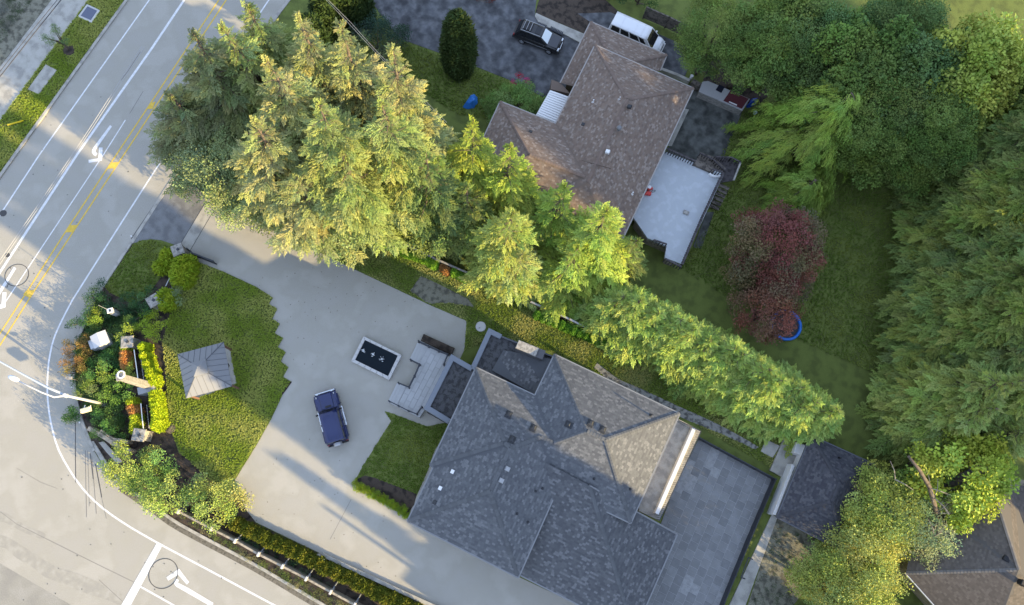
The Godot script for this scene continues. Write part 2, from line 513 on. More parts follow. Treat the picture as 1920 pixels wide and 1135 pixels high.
	struct("neighbour_driveway", s, M.old_asphalt)
	s = Shape.new()
	s.flat([Vector2(6.61, -47.61), Vector2(12.13, -47.85), Vector2(14.8, -45.13), Vector2(11.17, -42.82), Vector2(5.91, -45.15), Vector2(6.19, -46.33)], 0.012)
	struct("bare_yard", s, M.soil)
	s = Shape.new()
	s.prism([Vector2(5.95, -45.1), Vector2(7.77, -44.22), Vector2(10.76, -42.9), Vector2(10.27, -41.92), Vector2(8.69, -42.81), Vector2(6.27, -43.89), Vector2(5.85, -44.73)], -0.1, 0.12, 0.02)
	struct("concrete_strip", s, M.concrete)
	s = Shape.new()
	s.flat([Vector2(10.14, -45.25), Vector2(13.44, -45.54), Vector2(18.83, -42.97), Vector2(21.71, -41.54), Vector2(20.65, -38.63), Vector2(18.38, -39.45), Vector2(14.68, -41.89)], 0.014)
	struct("van_pad", s, M.old_asphalt)
	s = Shape.new()
	s.flat([Vector2(20.98, -37.45), Vector2(21.92, -37.18), Vector2(26.1, -35.03), Vector2(24, -30.35), Vector2(22.78, -28), Vector2(18.36, -30.13), Vector2(18.78, -31.7)], 0.014)
	struct("back_patio", s, M.mossy)
	s = Shape.new()
	s.flat([Vector2(20.22, -35.12), Vector2(20.8, -35.01), Vector2(18.89, -31.1), Vector2(18.41, -31.09)], 0.018)
	struct("patio_edge_slab", s, M.concrete)
	s = Shape.new()
	s.flat([Vector2(22.39, -38.24), Vector2(23.05, -39.92), Vector2(24.26, -41.49), Vector2(28.3, -40.11), Vector2(28.84, -36.82), Vector2(27.94, -35.9), Vector2(26.3, -35.85)], 0.016)
	struct("bare_yard", s, M.soil)
	s = Shape.new()
	s.flat([Vector2(26.06, -34.64), Vector2(22.46, -29.75), Vector2(25.54, -29.29), Vector2(22.02, -23.27), Vector2(18.75, -19.06), Vector2(29.59, -12.23), Vector2(36.17, -9.38), Vector2(45.24, -30.37), Vector2(32.09, -37.45)], 0.0)
	struct("back_lawn", s, M.turf)
	lawns.append([[Vector2(26.06, -34.64), Vector2(23.23, -29.78), Vector2(25.54, -29.29), Vector2(22.02, -23.27), Vector2(18.75, -19.06), Vector2(29.59, -12.23), Vector2(36.17, -9.38), Vector2(45.24, -30.37), Vector2(32.09, -37.45)], 3])
	lawns.append([[Vector2(-7.42, -41.52), Vector2(-1.08, -39.25), Vector2(3.48, -37.45), Vector2(5.63, -35.69), Vector2(3.58, -33.09), Vector2(-1.5, -33.77), Vector2(-4.57, -35.64), Vector2(-6.67, -37.84)], 4])
	lawns.append([[Vector2(-37.1, -44.77), Vector2(-43.13, -31.82), Vector2(-45.16, -27.4), Vector2(-44.36, -22.86), Vector2(-42.28, -26.71), Vector2(-41.41, -28.54), Vector2(-33.69, -44.92), Vector2(-31.08, -50.47), Vector2(-34.62, -50.29)], 0])
	lawns.append([[Vector2(-26.93, -28.94), Vector2(-24.1, -26.91), Vector2(-18.66, -24.45), Vector2(-15.74, -23.49), Vector2(-11.85, -22.04), Vector2(-14.07, -27.17), Vector2(-23.14, -31.73)], 1])
	# markings
	var u := func(called: String, path: Array, w: float, m: Material):
		var q := Shape.new()
		q.ribbon(path, w, 0.008)
		return struct(called, q, m)
	u.call("lane_line", [Vector2(-26.36, -55.72), Vector2(-31.47, -45.02), Vector2(-39.17, -28.61), Vector2(-41.63, -22.79), Vector2(-45.53, -14.62)], 0.13, M.white_paint)
	u.call("lane_line", [Vector2(-28.2, -45.16), Vector2(-30.65, -39.7), Vector2(-35.9, -28.7), Vector2(-40.76, -17.54), Vector2(-42.67, -13.27)], 0.22, M.white_paint)
	u.call("lane_line", [Vector2(-32.09, -32.27), Vector2(-33.58, -28.76), Vector2(-39.88, -14.89)], 0.10, M.white_paint)
	u.call("lane_line", bend([Vector2(-15.81, -54.36), Vector2(-20.17, -45.51), Vector2(-24.56, -36.36), Vector2(-28, -29.18), Vector2(-31.08, -22.45), Vector2(-33.94, -16.07), Vector2(-34.45, -14.88), Vector2(-35.08, -12.99), Vector2(-35.43, -11.55), Vector2(-35.52, -9.68), Vector2(-35.34, -7.72), Vector2(-35.05, -6.24), Vector2(-34.55, -4.57), Vector2(-33.62, -2.42), Vector2(-31.89, -0.04), Vector2(-30.14, 1.67), Vector2(-27.94, 3.17), Vector2(-25.08, 4.73), Vector2(-20.94, 6.78), Vector2(-16.8, 8.84), Vector2(-15.15, 9.65), Vector2(-9.9, 12.16)], 3), 0.14, M.white_paint)
	u.call("lane_line", [Vector2(-25.83, 8.11), Vector2(-23.16, 9.49), Vector2(-20.61, 10.81)], 0.13, M.white_paint)
	u.call("centre_line", [Vector2(-24.93, -45.3), Vector2(-29.59, -35.03), Vector2(-32.2, -29.33), Vector2(-35.49, -22.1), Vector2(-38.52, -15.2), Vector2(-39.87, -12.15), Vector2(-41.73, -7.92)], 0.12, M.yellow_paint)
	u.call("centre_line", [Vector2(-24.23, -45.33), Vector2(-28.96, -35.05), Vector2(-31.54, -29.34), Vector2(-34.89, -21.97), Vector2(-37.66, -15.89), Vector2(-39.7, -11.14), Vector2(-41.54, -6.86)], 0.12, M.yellow_paint)
	for b in [[Vector2(-32.78, -28.01), Vector2(-32.21, -28.06), Vector2(-32.33, -27.42), Vector2(-32.8, -27.41), Vector2(-33.14, -27.34), Vector2(-33.01, -27.65)], [Vector2(-35.52, -21.92), Vector2(-34.94, -21.97), Vector2(-35.19, -21.27), Vector2(-35.89, -21.25)], [Vector2(-38.32, -15.92), Vector2(-37.66, -15.97), Vector2(-37.86, -15.26), Vector2(-38.04, -15.29), Vector2(-38.54, -15.55)], [Vector2(-30.15, -33.98), Vector2(-29.63, -34.24), Vector2(-29.78, -33.46), Vector2(-30.27, -33.45)]]:
		s = Shape.new()
		s.flat(b, 0.012)
		struct("centre_marking", s, M.yellow_paint)
	for b in [[Vector2(-33.39, -31.7), Vector2(-33.21, -31.55), Vector2(-34.2, -29.48), Vector2(-34.31, -29.17), Vector2(-34.32, -29.03), Vector2(-34.11, -28.83), Vector2(-34.25, -28.57), Vector2(-34.46, -28.69), Vector2(-34.64, -28.93), Vector2(-34.65, -29.16), Vector2(-34.55, -29.49)], [Vector2(-34.07, -29.44), Vector2(-33.75, -29.45), Vector2(-33.67, -28.68), Vector2(-33.63, -28.16), Vector2(-34.77, -27.89), Vector2(-34.83, -28.2), Vector2(-34.01, -28.38)], [Vector2(-23.15, 7.51), Vector2(-22.92, 7.64), Vector2(-22.96, 7.84), Vector2(-22.14, 8.23), Vector2(-20.07, 9.36), Vector2(-20.09, 9.58), Vector2(-20.36, 9.56), Vector2(-23.07, 8.13), Vector2(-23.24, 7.94), Vector2(-23.27, 7.72)], [Vector2(-23, 6.8), Vector2(-22.1, 7.81), Vector2(-22.27, 7.98), Vector2(-23.01, 7.25), Vector2(-23.73, 7.68), Vector2(-23.91, 7.44)], [Vector2(-39.7, -18.02), Vector2(-39.47, -17.88), Vector2(-40.26, -15.92), Vector2(-40.6, -15.13), Vector2(-40.82, -15.29), Vector2(-40.43, -16.26), Vector2(-40.23, -16.68)], [Vector2(-40.27, -15.74), Vector2(-39.93, -15.73), Vector2(-39.8, -14.39), Vector2(-40.22, -14.26), Vector2(-40.42, -14.55), Vector2(-40.19, -14.68)]]:
		s = Shape.new()
		s.flat(b, 0.012)
		struct("arrow_marking", s, M.white_paint)
	s = Shape.new()
	s.flat([Vector2(-24.95, 4.84), Vector2(-24.5, 5.05), Vector2(-26.39, 9.46), Vector2(-27.22, 11.09), Vector2(-27.84, 11.08), Vector2(-27.12, 9.46)], 0.012)
	struct("stop_line", s, M.white_paint)
	for b in [[Vector2(-37.82, 3.96), Vector2(-36.5, 4.38), Vector2(-35.36, 5), Vector2(-34.22, 5.62), Vector2(-32.4, 6.65), Vector2(-30.88, 7.07), Vector2(-29.33, 7.68), Vector2(-27.56, 8.5), Vector2(-26.44, 9.11), Vector2(-26.69, 9.61), Vector2(-28.53, 9), Vector2(-30.26, 8.48), Vector2(-31.7, 7.87), Vector2(-33.23, 7.35), Vector2(-34.39, 6.54), Vector2(-35.63, 5.92), Vector2(-36.57, 5.2), Vector2(-37.67, 4.89)], [Vector2(-37.89, 2.29), Vector2(-36.79, 2.61), Vector2(-35.17, 3.55), Vector2(-33.72, 4.08), Vector2(-33.97, 4.49), Vector2(-35.42, 3.97), Vector2(-36.9, 3.24), Vector2(-37.75, 3.13)]]:
		s = Shape.new()
		s.flat(bend(b + [b[0]], 3).slice(0, -1), 0.006)
		struct("tyre_stain", s, M.stain)
	# detector loops, sealed cracks and streaks of tar
	for c in [[Vector3(-39.33, 0, -17.27), 0.98], [Vector3(-24.17, 0, 7.15), 1.12]]:
		s = Shape.new()
		var ring := []
		for k in 41:
			ring.append(Vector2(c[0].x + c[1] * cos(TAU * k / 40), c[0].z + c[1] * sin(TAU * k / 40)))
		s.ribbon(ring, 0.055, 0.016)
		struct("detector_loop", s, M.tar)
	for k in [[[Vector2(-32.65, -4.8), Vector2(-32.28, -2.21), Vector2(-31.91, 0.13)], 0.06], [[Vector2(-31.52, -2.42), Vector2(-31.11, 0.18), Vector2(-30.69, 2.84)], 0.04], [[Vector2(-31.34, -2.42), Vector2(-30.92, -0.03), Vector2(-30.59, 1.99)], 0.03], [[Vector2(-31.11, -2.2), Vector2(-30.58, -0.14)], 0.05], [[Vector2(-30.95, -1.99), Vector2(-30.45, 0.29), Vector2(-29.96, 2.58)], 0.04], [[Vector2(-30.56, -1.33), Vector2(-29.86, 0.82), Vector2(-29.72, 1.3)], 0.07], [[Vector2(-29.72, 1.3), Vector2(-29.13, 2.95)], 0.03], [[Vector2(-29.09, 7.58), Vector2(-27.05, 9.21)], 0.03], [[Vector2(-37.45, 2.4), Vector2(-36.04, 3.34), Vector2(-29.51, 6.36), Vector2(-25.62, 8.12)], 0.03], [[Vector2(-31.61, -39.38), Vector2(-32.48, -37.33), Vector2(-33.03, -36.31)], 0.04], [[Vector2(-30.86, -35.25), Vector2(-31.8, -32.91)], 0.04], [[Vector2(-40.19, -16.22), Vector2(-39.95, -16.18), Vector2(-39.95, -16.39), Vector2(-39.81, -16.52)], 0.05], [[Vector2(-36.74, -1), Vector2(-34.64, 0.13), Vector2(-33.29, 0.61)], 0.02], [[Vector2(-35.48, -11.19), Vector2(-34.87, -10.79)], 0.03]]:
		u.call("dark_line", k[0], k[1], M.tar if k[1] > 0.045 else M.grey_line)  # thin dark lines on the road, the wider ones darker
	for c in [[Vector3(-41.4, 0, -22.92), .30], [Vector3(-40.39, 0, -19.06), .2]]:
		s = Shape.new()
		s.lathe(c[0], [Vector2(0.001, 0.012), Vector2(c[1], 0.012), Vector2(c[1], 0.002)], 18)
		single("manhole_cover", s, M.tar, ("round dark iron cover beside the outer lane line" if c[1] > .25 else "smaller iron cover beside the thick lane line"), "manhole cover")
	var r := RandomNumberGenerator.new()
	r.seed = 5
	s = Shape.new()
	for k in 90:
		var p: Vector3 = [Vector3(-40.14, 0, -30.69), Vector3(-38.16, 0, -12.4), Vector3(-26.97, 0, 3.25), Vector3(-33.14, 0, 3.64), Vector3(-20.26, 0, 7.34), Vector3(-34.84, 0, -23.07)][k % 6] + Vector3(r.randf_range(-6, 6), 0, r.randf_range(-6, 6))
		var blob := []
		var a0 := r.randf() * TAU
		for j in 6:
			blob.append(Vector2(p.x, p.z) + Vector2.from_angle(a0 + j * TAU / 6) * r.randf_range(.02, .07))
		s.flat(blob, 0.0165)
	var bits := Shape.new()
	for k in 130:
		var p: Vector3 = [Vector3(-15.46, 0, -19.46), Vector3(-8.69, 0, -15.63), Vector3(-14.09, 0, -0.09), Vector3(-7.77, 0, 4.15), Vector3(-12.29, 0, -13.66), Vector3(-14.91, 0, -11.73)][k % 6] + Vector3(r.randf_range(-4, 4), 0, r.randf_range(-3.5, 3.5))
		if not Geometry2D.is_point_in_polygon(Vector2(p.x, p.z), PackedVector2Array(drive)): continue
		var blob := []
		for j in 5:
			blob.append(Vector2(p.x, p.z) + Vector2.from_angle(j * TAU / 5) * r.randf_range(.02, .06))
		bits.flat(blob, 0.0145)
	tag(struct("leaf_litter", bits, M.grime), "", "", "", "stuff")
	tag(struct("road_specks", s, M.tar), "", "", "", "stuff")

var lawns := []
# where nothing grows: paths, slabs, covers, the gazebo floor
var bare_spots := []
func _bare():
	for q in [[Vector2(11.04, -10.11), Vector2(12.93, -8.68), Vector2(14.59, -7.97), Vector2(18.13, -6.33), Vector2(20.48, -5.28), Vector2(22.81, -4.12), Vector2(25, -2.85), Vector2(24.62, -2.62), Vector2(22.18, -3.77), Vector2(19.84, -4.69), Vector2(17.5, -5.74), Vector2(13.96, -7.37), Vector2(12.2, -8.43), Vector2(10.79, -9.62)], [Vector2(-4.58, -17.78), Vector2(-3.11, -17.11), Vector2(-0.3, -15.71), Vector2(0.2, -14.97), Vector2(-1.98, -15.31), Vector2(-3.84, -15.22), Vector2(-5.5, -16.38)], [Vector2(-37.16, -44.28), Vector2(-35.84, -43.63), Vector2(-36.44, -42.24), Vector2(-37.82, -42.86)], [Vector2(-39.94, -37.66), Vector2(-38.85, -37.1), Vector2(-40.11, -34.56), Vector2(-41.16, -35.04)], [Vector2(-38.63, -39.62), Vector2(-37.7, -39.65), Vector2(-37.52, -38.87), Vector2(-37.99, -38.63), Vector2(-38.57, -38.83)], [Vector2(-24.63, -10.41), Vector2(-20.69, -11.12), Vector2(-19.84, -7.98), Vector2(-23.05, -6.73), Vector2(-23.47, -6.88)], [Vector2(27.33, -3.78), Vector2(29.04, -3.07), Vector2(26.99, -0.2), Vector2(25.73, -0.86)], [Vector2(25.64, -3.49), Vector2(26.85, -2.95), Vector2(26.12, -1.93), Vector2(25.11, -2.47)], [Vector2(0.37, -13.65), Vector2(1.28, -13.66), Vector2(1.29, -12.77), Vector2(0.38, -12.76)], [Vector2(-8.67, -0.42), Vector2(-7.88, -0.25), Vector2(-4.34, 1.06), Vector2(-4.54, 1.93), Vector2(-5.07, 2.69), Vector2(-9.53, 0.29), Vector2(-9.33, -0.14)], [Vector2(19.82, -3.57), Vector2(26.19, -0.07), Vector2(20.9, 9.96), Vector2(13.09, 10.01), Vector2(16.9, 0.41)], [Vector2(-22.84, -24.65), Vector2(-21.19, -25.09), Vector2(-21.36, -23.89), Vector2(-22.37, -23.96)]]:
		bare_spots.append(PackedVector2Array(q))

# ---------------------------------------------------------------- roofs
func eave(a: Vector2, b: Vector2, h: float, slope: float, inside: Vector2) -> Plane:
	var d := (b - a).normalized()
	var n := Vector2(-d.y, d.x)
	if (inside - a).dot(n) < 0:
		n = -n
	var nn := Vector3(-slope * n.x, 1, -slope * n.y).normalized()
	return Plane(nn, v3(a, h))

func meet(p: Plane, q: Plane, r: Plane) -> Vector3:
	var x = p.intersect_3(q, r)
	return x if x != null else Vector3.ZERO

func on_plane(p: Plane, at: Vector2) -> Vector3:
	return Vector3(at.x, (p.d - p.normal.x * at.x - p.normal.z * at.y) / p.normal.y, at.y)

var tab_mesh: ArrayMesh
var cap_mesh: ArrayMesh
class Roof:
	var sheet := Shape.new()
	var places := []
	var tints := []
	var caps := []
	var cap_tints := []
	var palette := []
	var rng := RandomNumberGenerator.new()
	var row := 0.155
	var width := 0.25
	func facet(pts: Array):
		var flat := PackedVector2Array()
		var n := Vector3.ZERO
		for i in pts.size():
			var a: Vector3 = pts[i]
			var b: Vector3 = pts[(i + 1) % pts.size()]
			n += a.cross(b)
		n = n.normalized()
		if n.y < 0:
			n = -n
		var e := Vector3.UP.cross(n).normalized()
		var s := e.cross(n)
		if s.y < 0:
			s = -s
			e = -e
		for p in pts:
			flat.append(Vector2(p.dot(e), p.dot(s)))
		var ix := Geometry2D.triangulate_polygon(flat)
		for i in range(0, ix.size(), 3):
			sheet.face_up(pts[ix[i]], pts[ix[i + 1]], pts[ix[i + 2]])
		var lo := Vector2(1e9, 1e9)
		var hi := Vector2(-1e9, -1e9)
		for p in flat:
			lo = lo.min(p)
			hi = hi.max(p)
		var c: Vector3 = pts[0]
		var depth := c.dot(n)
		var v := lo.y + 0.02
		while v < hi.y:
			var u := lo.x - rng.randf() * width
			while u < hi.x:
				var w := width * rng.randf_range(0.7, 1.25)
				var ok := true
				for q in [Vector2(u, v), Vector2(u + w, v), Vector2(u, v + row), Vector2(u + w, v + row)]:
					if not Geometry2D.is_point_in_polygon(q, flat):
						ok = false
						break
				if ok:
					var at := e * (u + w * 0.5) + s * (v + row * 0.5) + n * (depth + 0.005)
					places.append(Transform3D(Basis(e * (w / 0.30) * 0.97, n, -s * (row / 0.19)), at))
					var t: Color = palette[rng.randi() % palette.size()]
					tints.append(t * rng.randf_range(0.93, 1.07))
				u += w
			v += row
	func cap(a: Vector3, b: Vector3, tint: Color):
		var d := (b - a).normalized()
		var x := d.cross(Vector3.UP).normalized()
		var n := int(a.distance_to(b) / 0.24)
		for i in n:
			caps.append(Transform3D(Basis(x, x.cross(d), -d), a + d * (0.24 * i + 0.12) + Vector3.UP * 0.045))
			cap_tints.append(tint * rng.randf_range(0.85, 1.12))

func make_tabs():
	var s := Shape.new()
	s.box(Vector3.ZERO, Vector3(0.294, 0.003, 0.196), Basis())
	tab_mesh = s.done()
	s = Shape.new()
	for k in [-1, 1]:
		s.box(Vector3(k * 0.07, -0.012, 0), Vector3(0.15, 0.02, 0.235), Basis(Vector3.BACK, -k * 0.22) * Basis(Vector3.RIGHT, -0.06))
	cap_mesh = s.done()

func finish_roof(roof: Roof, parent: Node, sheet_mat: Material):
	var r := part("roof", roof.sheet, sheet_mat, parent)
	many("shingles", tab_mesh, M.tab, roof.places, roof.tints, r)
	if roof.caps:
		many("ridge_caps", cap_mesh, M.tab, roof.caps, roof.cap_tints, r)
	return r

func gutters(parent: Node, pts: Array, h: float, m: Material, size := 0.13):
	for i in pts.size() - 1:
		var s := Shape.new()
		s.wall([pts[i], pts[i + 1]], size, h - 0.12, h + 0.02, 0.015)
		part("gutter", s, m, parent)

func roof_bits(parent: Node, plane: Plane, at: Vector2, called: String, m: Material, kind: String):
	var p := on_plane(plane, at)
	var n := plane.normal
	var e := Vector3.UP.cross(n).normalized()
	var b := Basis(e, n, e.cross(n))
	var s := Shape.new()
	if kind == "box":
		s.box(p + n * 0.12, Vector3(0.34, 0.24, 0.34), b, 0.04)
	elif kind == "hood":
		s.box(p + n * 0.05, Vector3(0.5, 0.1, 0.6), b, 0.02)
		s.box(p + n * 0.16 , Vector3(0.36, 0.16, 0.42), b, 0.1)
	elif kind == "pipe":
		s.lathe(p, [Vector2(0.05, -0.1), Vector2(0.05, 0.42), Vector2(0.001, 0.42)], 8)
		s.lathe(p, [Vector2(0.14, -0.05), Vector2(0.06, 0.1), Vector2(0.05, 0.1)], 8)
	elif kind == "tall_pipe":
		s.lathe(p, [Vector2(0.05, -0.1), Vector2(0.05, 0.75), Vector2(0.001, 0.75)], 8)
		s.lathe(p, [Vector2(0.16, -0.05), Vector2(0.06, 0.12), Vector2(0.05, 0.12)], 8)
	elif kind == "plate":
		s.box(p + n * 0.05, Vector3(0.3, 0.06, 0.28), b, 0.02)
	elif kind == "turbine":
		s.lathe(p, [Vector2(0.15, -0.1), Vector2(0.15, 0.15), Vector2(0.21, 0.2), Vector2(0.21, 0.32), Vector2(0.12, 0.4), Vector2(0.001, 0.42)], 12)
	return part(called, s, m, parent)

func build_main_house():
	make_tabs()
	var H := 5.6
	var sl := 0.42
	var house := thing("house", "large house with grey hipped shingle roof beside the blue car's driveway", "house", Vector3(5.39, 0, -1.84))
	var o: Vector3 = -house.position
	house.position = Vector3.ZERO
	var A := Vector2(0.4, -8.72)
	var V := Vector2(5.05, -6.55)
	var B := Vector2(6.66, -9.83)
	var C := Vector2(16.57, -5.17)
	var D := Vector2(12.31, 3.14)
	var E := Vector2(6.77, 0.57)
	var F := Vector2(3.73, 6.98)
	var G := Vector2(-4.6, 2.94)
	var J2 := Vector2(-2.78, -0.99)
	var J1 := Vector2(-3.02, -1.15)
	var m := Vector2(5.32, -2.08)
	var e1 := eave(A, J1, H, sl, m)
	var e2 := eave(A, V, H, sl, m)
	var e3 := eave(V, B, H, sl, Vector2(9.13, -4.96))
	var e4 := eave(B, C, H, sl, m)
	var e5 := eave(C, D, H, sl, m)
	var e6 := eave(D, E, H, sl, m)
	var e7 := eave(E, F, H, sl, Vector2(0.83, 1.88))
	var e8 := eave(F, G, H, sl, m)
	var e9 := eave(G, J2, H, sl, m)
	var e10 := eave(J1, J2, H, sl, m)
	var p1 := meet(e1, e2, e10)
	var p1b := meet(e10, e9, e2)
	var p2 := meet(e2, e9, e7)
	var p3 := meet(e9, e7, e8)
	var p4 := meet(e2, e7, e6)
	var p5 := meet(e2, e3, e6)
	var p6 := meet(e3, e4, e6)
	var p7 := meet(e4, e6, e5)
	var roof := Roof.new()
	roof.rng.seed = 3
	roof.palette = [Color(.085, .09, .098), Color(.10, .105, .112), Color(.11, .116, .122), Color(.125, .13, .136), Color(.095, .10, .108), Color(.155, .16, .165)]
	roof.facet([v3(J1, H), v3(A, H), p1])
	roof.facet([v3(A, H), v3(V, H), p5, p4, p2, p1b, p1])
	roof.facet([v3(V, H), v3(B, H), p6, p5])
	roof.facet([v3(B, H), v3(C, H), p7, p6])
	roof.facet([v3(C, H), v3(D, H), p7])
	roof.facet([v3(D, H), v3(E, H), p4, p5, p6, p7])
	roof.facet([v3(E, H), v3(F, H), p3, p2, p4])
	roof.facet([v3(F, H), v3(G, H), p3])
	roof.facet([v3(G, H), v3(J2, H), p1b, p2, p3])
	roof.facet([v3(J1, H), p1, p1b, v3(J2, H)])
	var ct := Color(.105, .11, .115)
	for q in [[v3(A, H), p1], [p1, p2], [p2, p3], [p2, p4], [p4, p5], [v3(B, H), p6], [p5, p6], [p6, p7], [p7, v3(C, H)], [p7, v3(D, H)], [p3, v3(G, H)], [p3, v3(F, H)], [v3(J1, H), p1]]:
		roof.cap(q[0], q[1], ct)
	var slate := mat(lin(.085, .09, .098), 0.9)
	var gut := mat(lin(.20, .205, .21), 0.5)
	finish_roof(roof, house, slate)
	gutters(house, [J2, J1, A, V, B, C, D, E, F, G, J2], H, gut)
	var outline := [J1, A, V, B, C, D, E, F, G, J2]
	var s := Shape.new()
	s.prism(s.shrink(outline, 0.06), H - 0.25, H - 0.03)
	part("soffit", s, mat(lin(.45, .44, .42), 0.8), house)
	s = Shape.new()
	var walls := s.shrink(outline, 0.65)
	s.prism(walls, -0.1, H - 0.22)
	part("wall", s, ground_mat(41, lin(.42, .38, .32), lin(.52, .48, .41), 2.0, 0.9, 4.0, 0.6), house)
	# windows on the walls
	var glass := mat(lin(.02, .025, .03), 0.08)
	for i in walls.size():
		var a: Vector2 = walls[i]
		var b: Vector2 = walls[(i + 1) % walls.size()]
		var len := a.distance_to(b)
		if len < 4.0:
			continue
		var k := int(len / 3.2)
		for j in k:
			for y in [1.5, 4.2]:
				var c := a.lerp(b, (j + 0.5) / k)
				var dir := (b - a) / len
				var bs := Basis(Vector3(dir.x, 0, dir.y), Vector3.UP, Vector3(dir.x, 0, dir.y).cross(Vector3.UP))
				var q := Shape.new()
				q.box(v3(c, y), Vector3(1.5, 1.3, 0.14), bs, 0.02)
				var fr := part("window", q, M.white_metal, house)
				q = Shape.new()
				q.box(v3(c, y), Vector3(1.34, 1.14, 0.17), bs)
				part("pane", q, glass, fr)
	# things that stand out of the roof
	var dark := mat(lin(.03, .033, .038), 0.6)
	var pale := mat(lin(.34, .35, .36), 0.6)
	roof_bits(house, e2, Vector2(2.93, -4.92), "roof_vent", dark, "hood")
	roof_bits(house, e2, Vector2(4.8, -3.91), "roof_vent", dark, "hood")
	roof_bits(house, e2, Vector2(3.15, -3.01), "roof_vent", dark, "hood")
	roof_bits(house, e3, Vector2(7.52, -4.16), "roof_vent", dark, "hood")
	roof_bits(house, e4, Vector2(9.12, -4.23), "roof_vent", dark, "hood")
	roof_bits(house, e4, Vector2(10.03, -3.76), "roof_vent", dark, "hood")
	roof_bits(house, e4, Vector2(14.08, -4.97), "vent_pipe", dark, "tall_pipe")
	roof_bits(house, e7, Vector2(2.77, -0.88), "roof_vent", pale, "box")
	roof_bits(house, e7, Vector2(2.32, -0.04), "roof_vent", pale, "box")
	roof_bits(house, e7, Vector2(5.54, 0.55), "vent_pipe", dark, "pipe")
	roof_bits(house, e7, Vector2(4.99, 0.74), "vent_pipe", dark, "pipe")
	roof_bits(house, e7, Vector2(3.56, 2.37), "vent_pipe", dark, "pipe")
	roof_bits(house, e7, Vector2(4.41, 3), "vent_pipe", dark, "pipe")
	roof_bits(house, e6, Vector2(9.46, -0.16), "vent_pipe", dark, "pipe")
	roof_bits(house, e5, Vector2(12.24, 0.6), "vent_pipe", dark, "pipe")
	roof_bits(house, e9, Vector2(-1.27, -0.67), "roof_plate", M.white_metal, "plate")
	roof_bits(house, e9, Vector2(-2.17, 0.54), "roof_plate", M.white_metal, "plate")
	roof_bits(house, e9, Vector2(-2.57, 1.56), "roof_plate", dark, "plate")
	# garage wing with its lower roof
	var gh := 3.6
	var g1a := Vector2(4.04, 7.06)
	var g1b := Vector2(8.48, 9.22)
	var g1c := g1a + (g1b - g1a).normalized() * 17.6
	var g2a := Vector2(16.43, 4.09)
	var g2b := Vector2(13.73, 9.27)
	var g0 := Vector2(13.3, 2.49)
	var gm := Vector2(9.96, 6.59)
	var pg1 := eave(g1a, g1b, gh, 0.33, gm)
	var pg2 := eave(g2a, g2b, gh, 0.33, gm)
	var dn := (g2b - g2a).normalized()
	var corner = Geometry2D.line_intersects_line(g1a, (g1b - g1a).normalized(), g2a, dn)
	var q1 := E + (E - D).normalized() * -0.3
	var back_u := (g2a - g0).normalized()
	var back_a := g0 - back_u * 12.0
	var hip_end = Geometry2D.line_intersects_line(back_a, back_u, corner, (Vector2(pg1.normal.z - pg2.normal.z, pg2.normal.x - pg1.normal.x)).normalized())
	var wall_top := E.lerp(F, 0.02)
	var ga := Roof.new()
	ga.rng.seed = 4
	ga.palette = [Color(.075, .078, .084), Color(.085, .088, .094), Color(.095, .098, .103), Color(.105, .108, .112), Color(.15, .152, .156)]
	ga.facet([v3(g1a, gh), v3(corner, gh), on_plane(pg1, hip_end), on_plane(pg1, back_a + (g1a - F) * 0.0 + back_u * 0.6)])
	ga.facet([v3(corner, gh), v3(g2a, gh), on_plane(pg2, hip_end)])
	ga.cap(on_plane(pg1, hip_end), v3(corner, gh), ct)
	finish_roof(ga, house, slate)
	gutters(house, [g1a, corner, g2a], gh, gut)
	var gut2 := Shape.new()
	gut2.tube([v3(g2a, gh), on_plane(pg2, hip_end)], [0.07, 0.07], 6)
	part("gutter", gut2, gut, house)
	s = Shape.new()
	s.prism(s.shrink([g1a, corner, g2a, g2a - back_u * 14.0], 0.5), -0.1, gh - 0.1)
	part("garage_wall", s, M.tan_wall, house)
	# flat roofs with parapets over the entrance and the rear wing
	var membrane := ground_mat(42, lin(.05, .052, .056), lin(.10, .10, .105), 2.0, 0.7, 3.0, 1.0)
	var parapet := mat(lin(.17, .19, .22), 0.6)
	s = Shape.new()
	s.prism([Vector2(-1.51, -9.91), Vector2(0.09, -8.91), Vector2(0.63, -8.95), Vector2(-1.66, -4.43), Vector2(-1.82, -4.62), Vector2(-3.62, -5.59)], -0.1, 3.35)
	part("entrance_roof", s, membrane, house)
	for w in [[Vector2(0.09, -8.9), Vector2(-1.54, -9.83), Vector2(-3.49, -5.72), Vector2(-1.66, -4.64)], [Vector2(0.13, -8.88), Vector2(1.53, -12.07), Vector2(2.47, -11.61)]]:
		s = Shape.new()
		s.wall(w, 0.42, 2.9, 3.62, 0.02)
		part("parapet", s, parapet, house)
	s = Shape.new()
	s.prism([Vector2(1.38, -12.06), Vector2(6.89, -10.05), Vector2(5.37, -6.76), Vector2(0.13, -8.89)], -0.1, 3.3)
	part("rear_roof", s, membrane, house)
	s = Shape.new()
	s.wall([Vector2(1.37, -12.06), Vector2(3.7, -11.16), Vector2(6.8, -9.98)], 0.14, 2.9, 3.6)
	part("parapet", s, mat(lin(.07, .075, .085), 0.6), house)
	var low := Roof.new()
	low.rng.seed = 6
	low.palette = ga.palette
	var l1 := Vector2(2.68, -10.52)
	var l2 := Vector2(1.72, -8.82)
	var l3 := Vector2(5.23, -6.76)
	var l4 := Vector2(6.6, -9.66)
	low.facet([v3(l1, 3.45), v3(l2, 3.45), v3(l3, 4.25), v3(l4, 4.25)])
	finish_roof(low, house, slate)
	# chimney
	s = Shape.new()
	s.prism([Vector2(3.84, -11.01), Vector2(6.01, -10.2), Vector2(5.74, -9.49), Vector2(3.59, -10.37)], 2.0, 5.1)
	var ch := part("chimney", s, mat(lin(.09, .09, .095), 0.8), house)
	s = Shape.new()
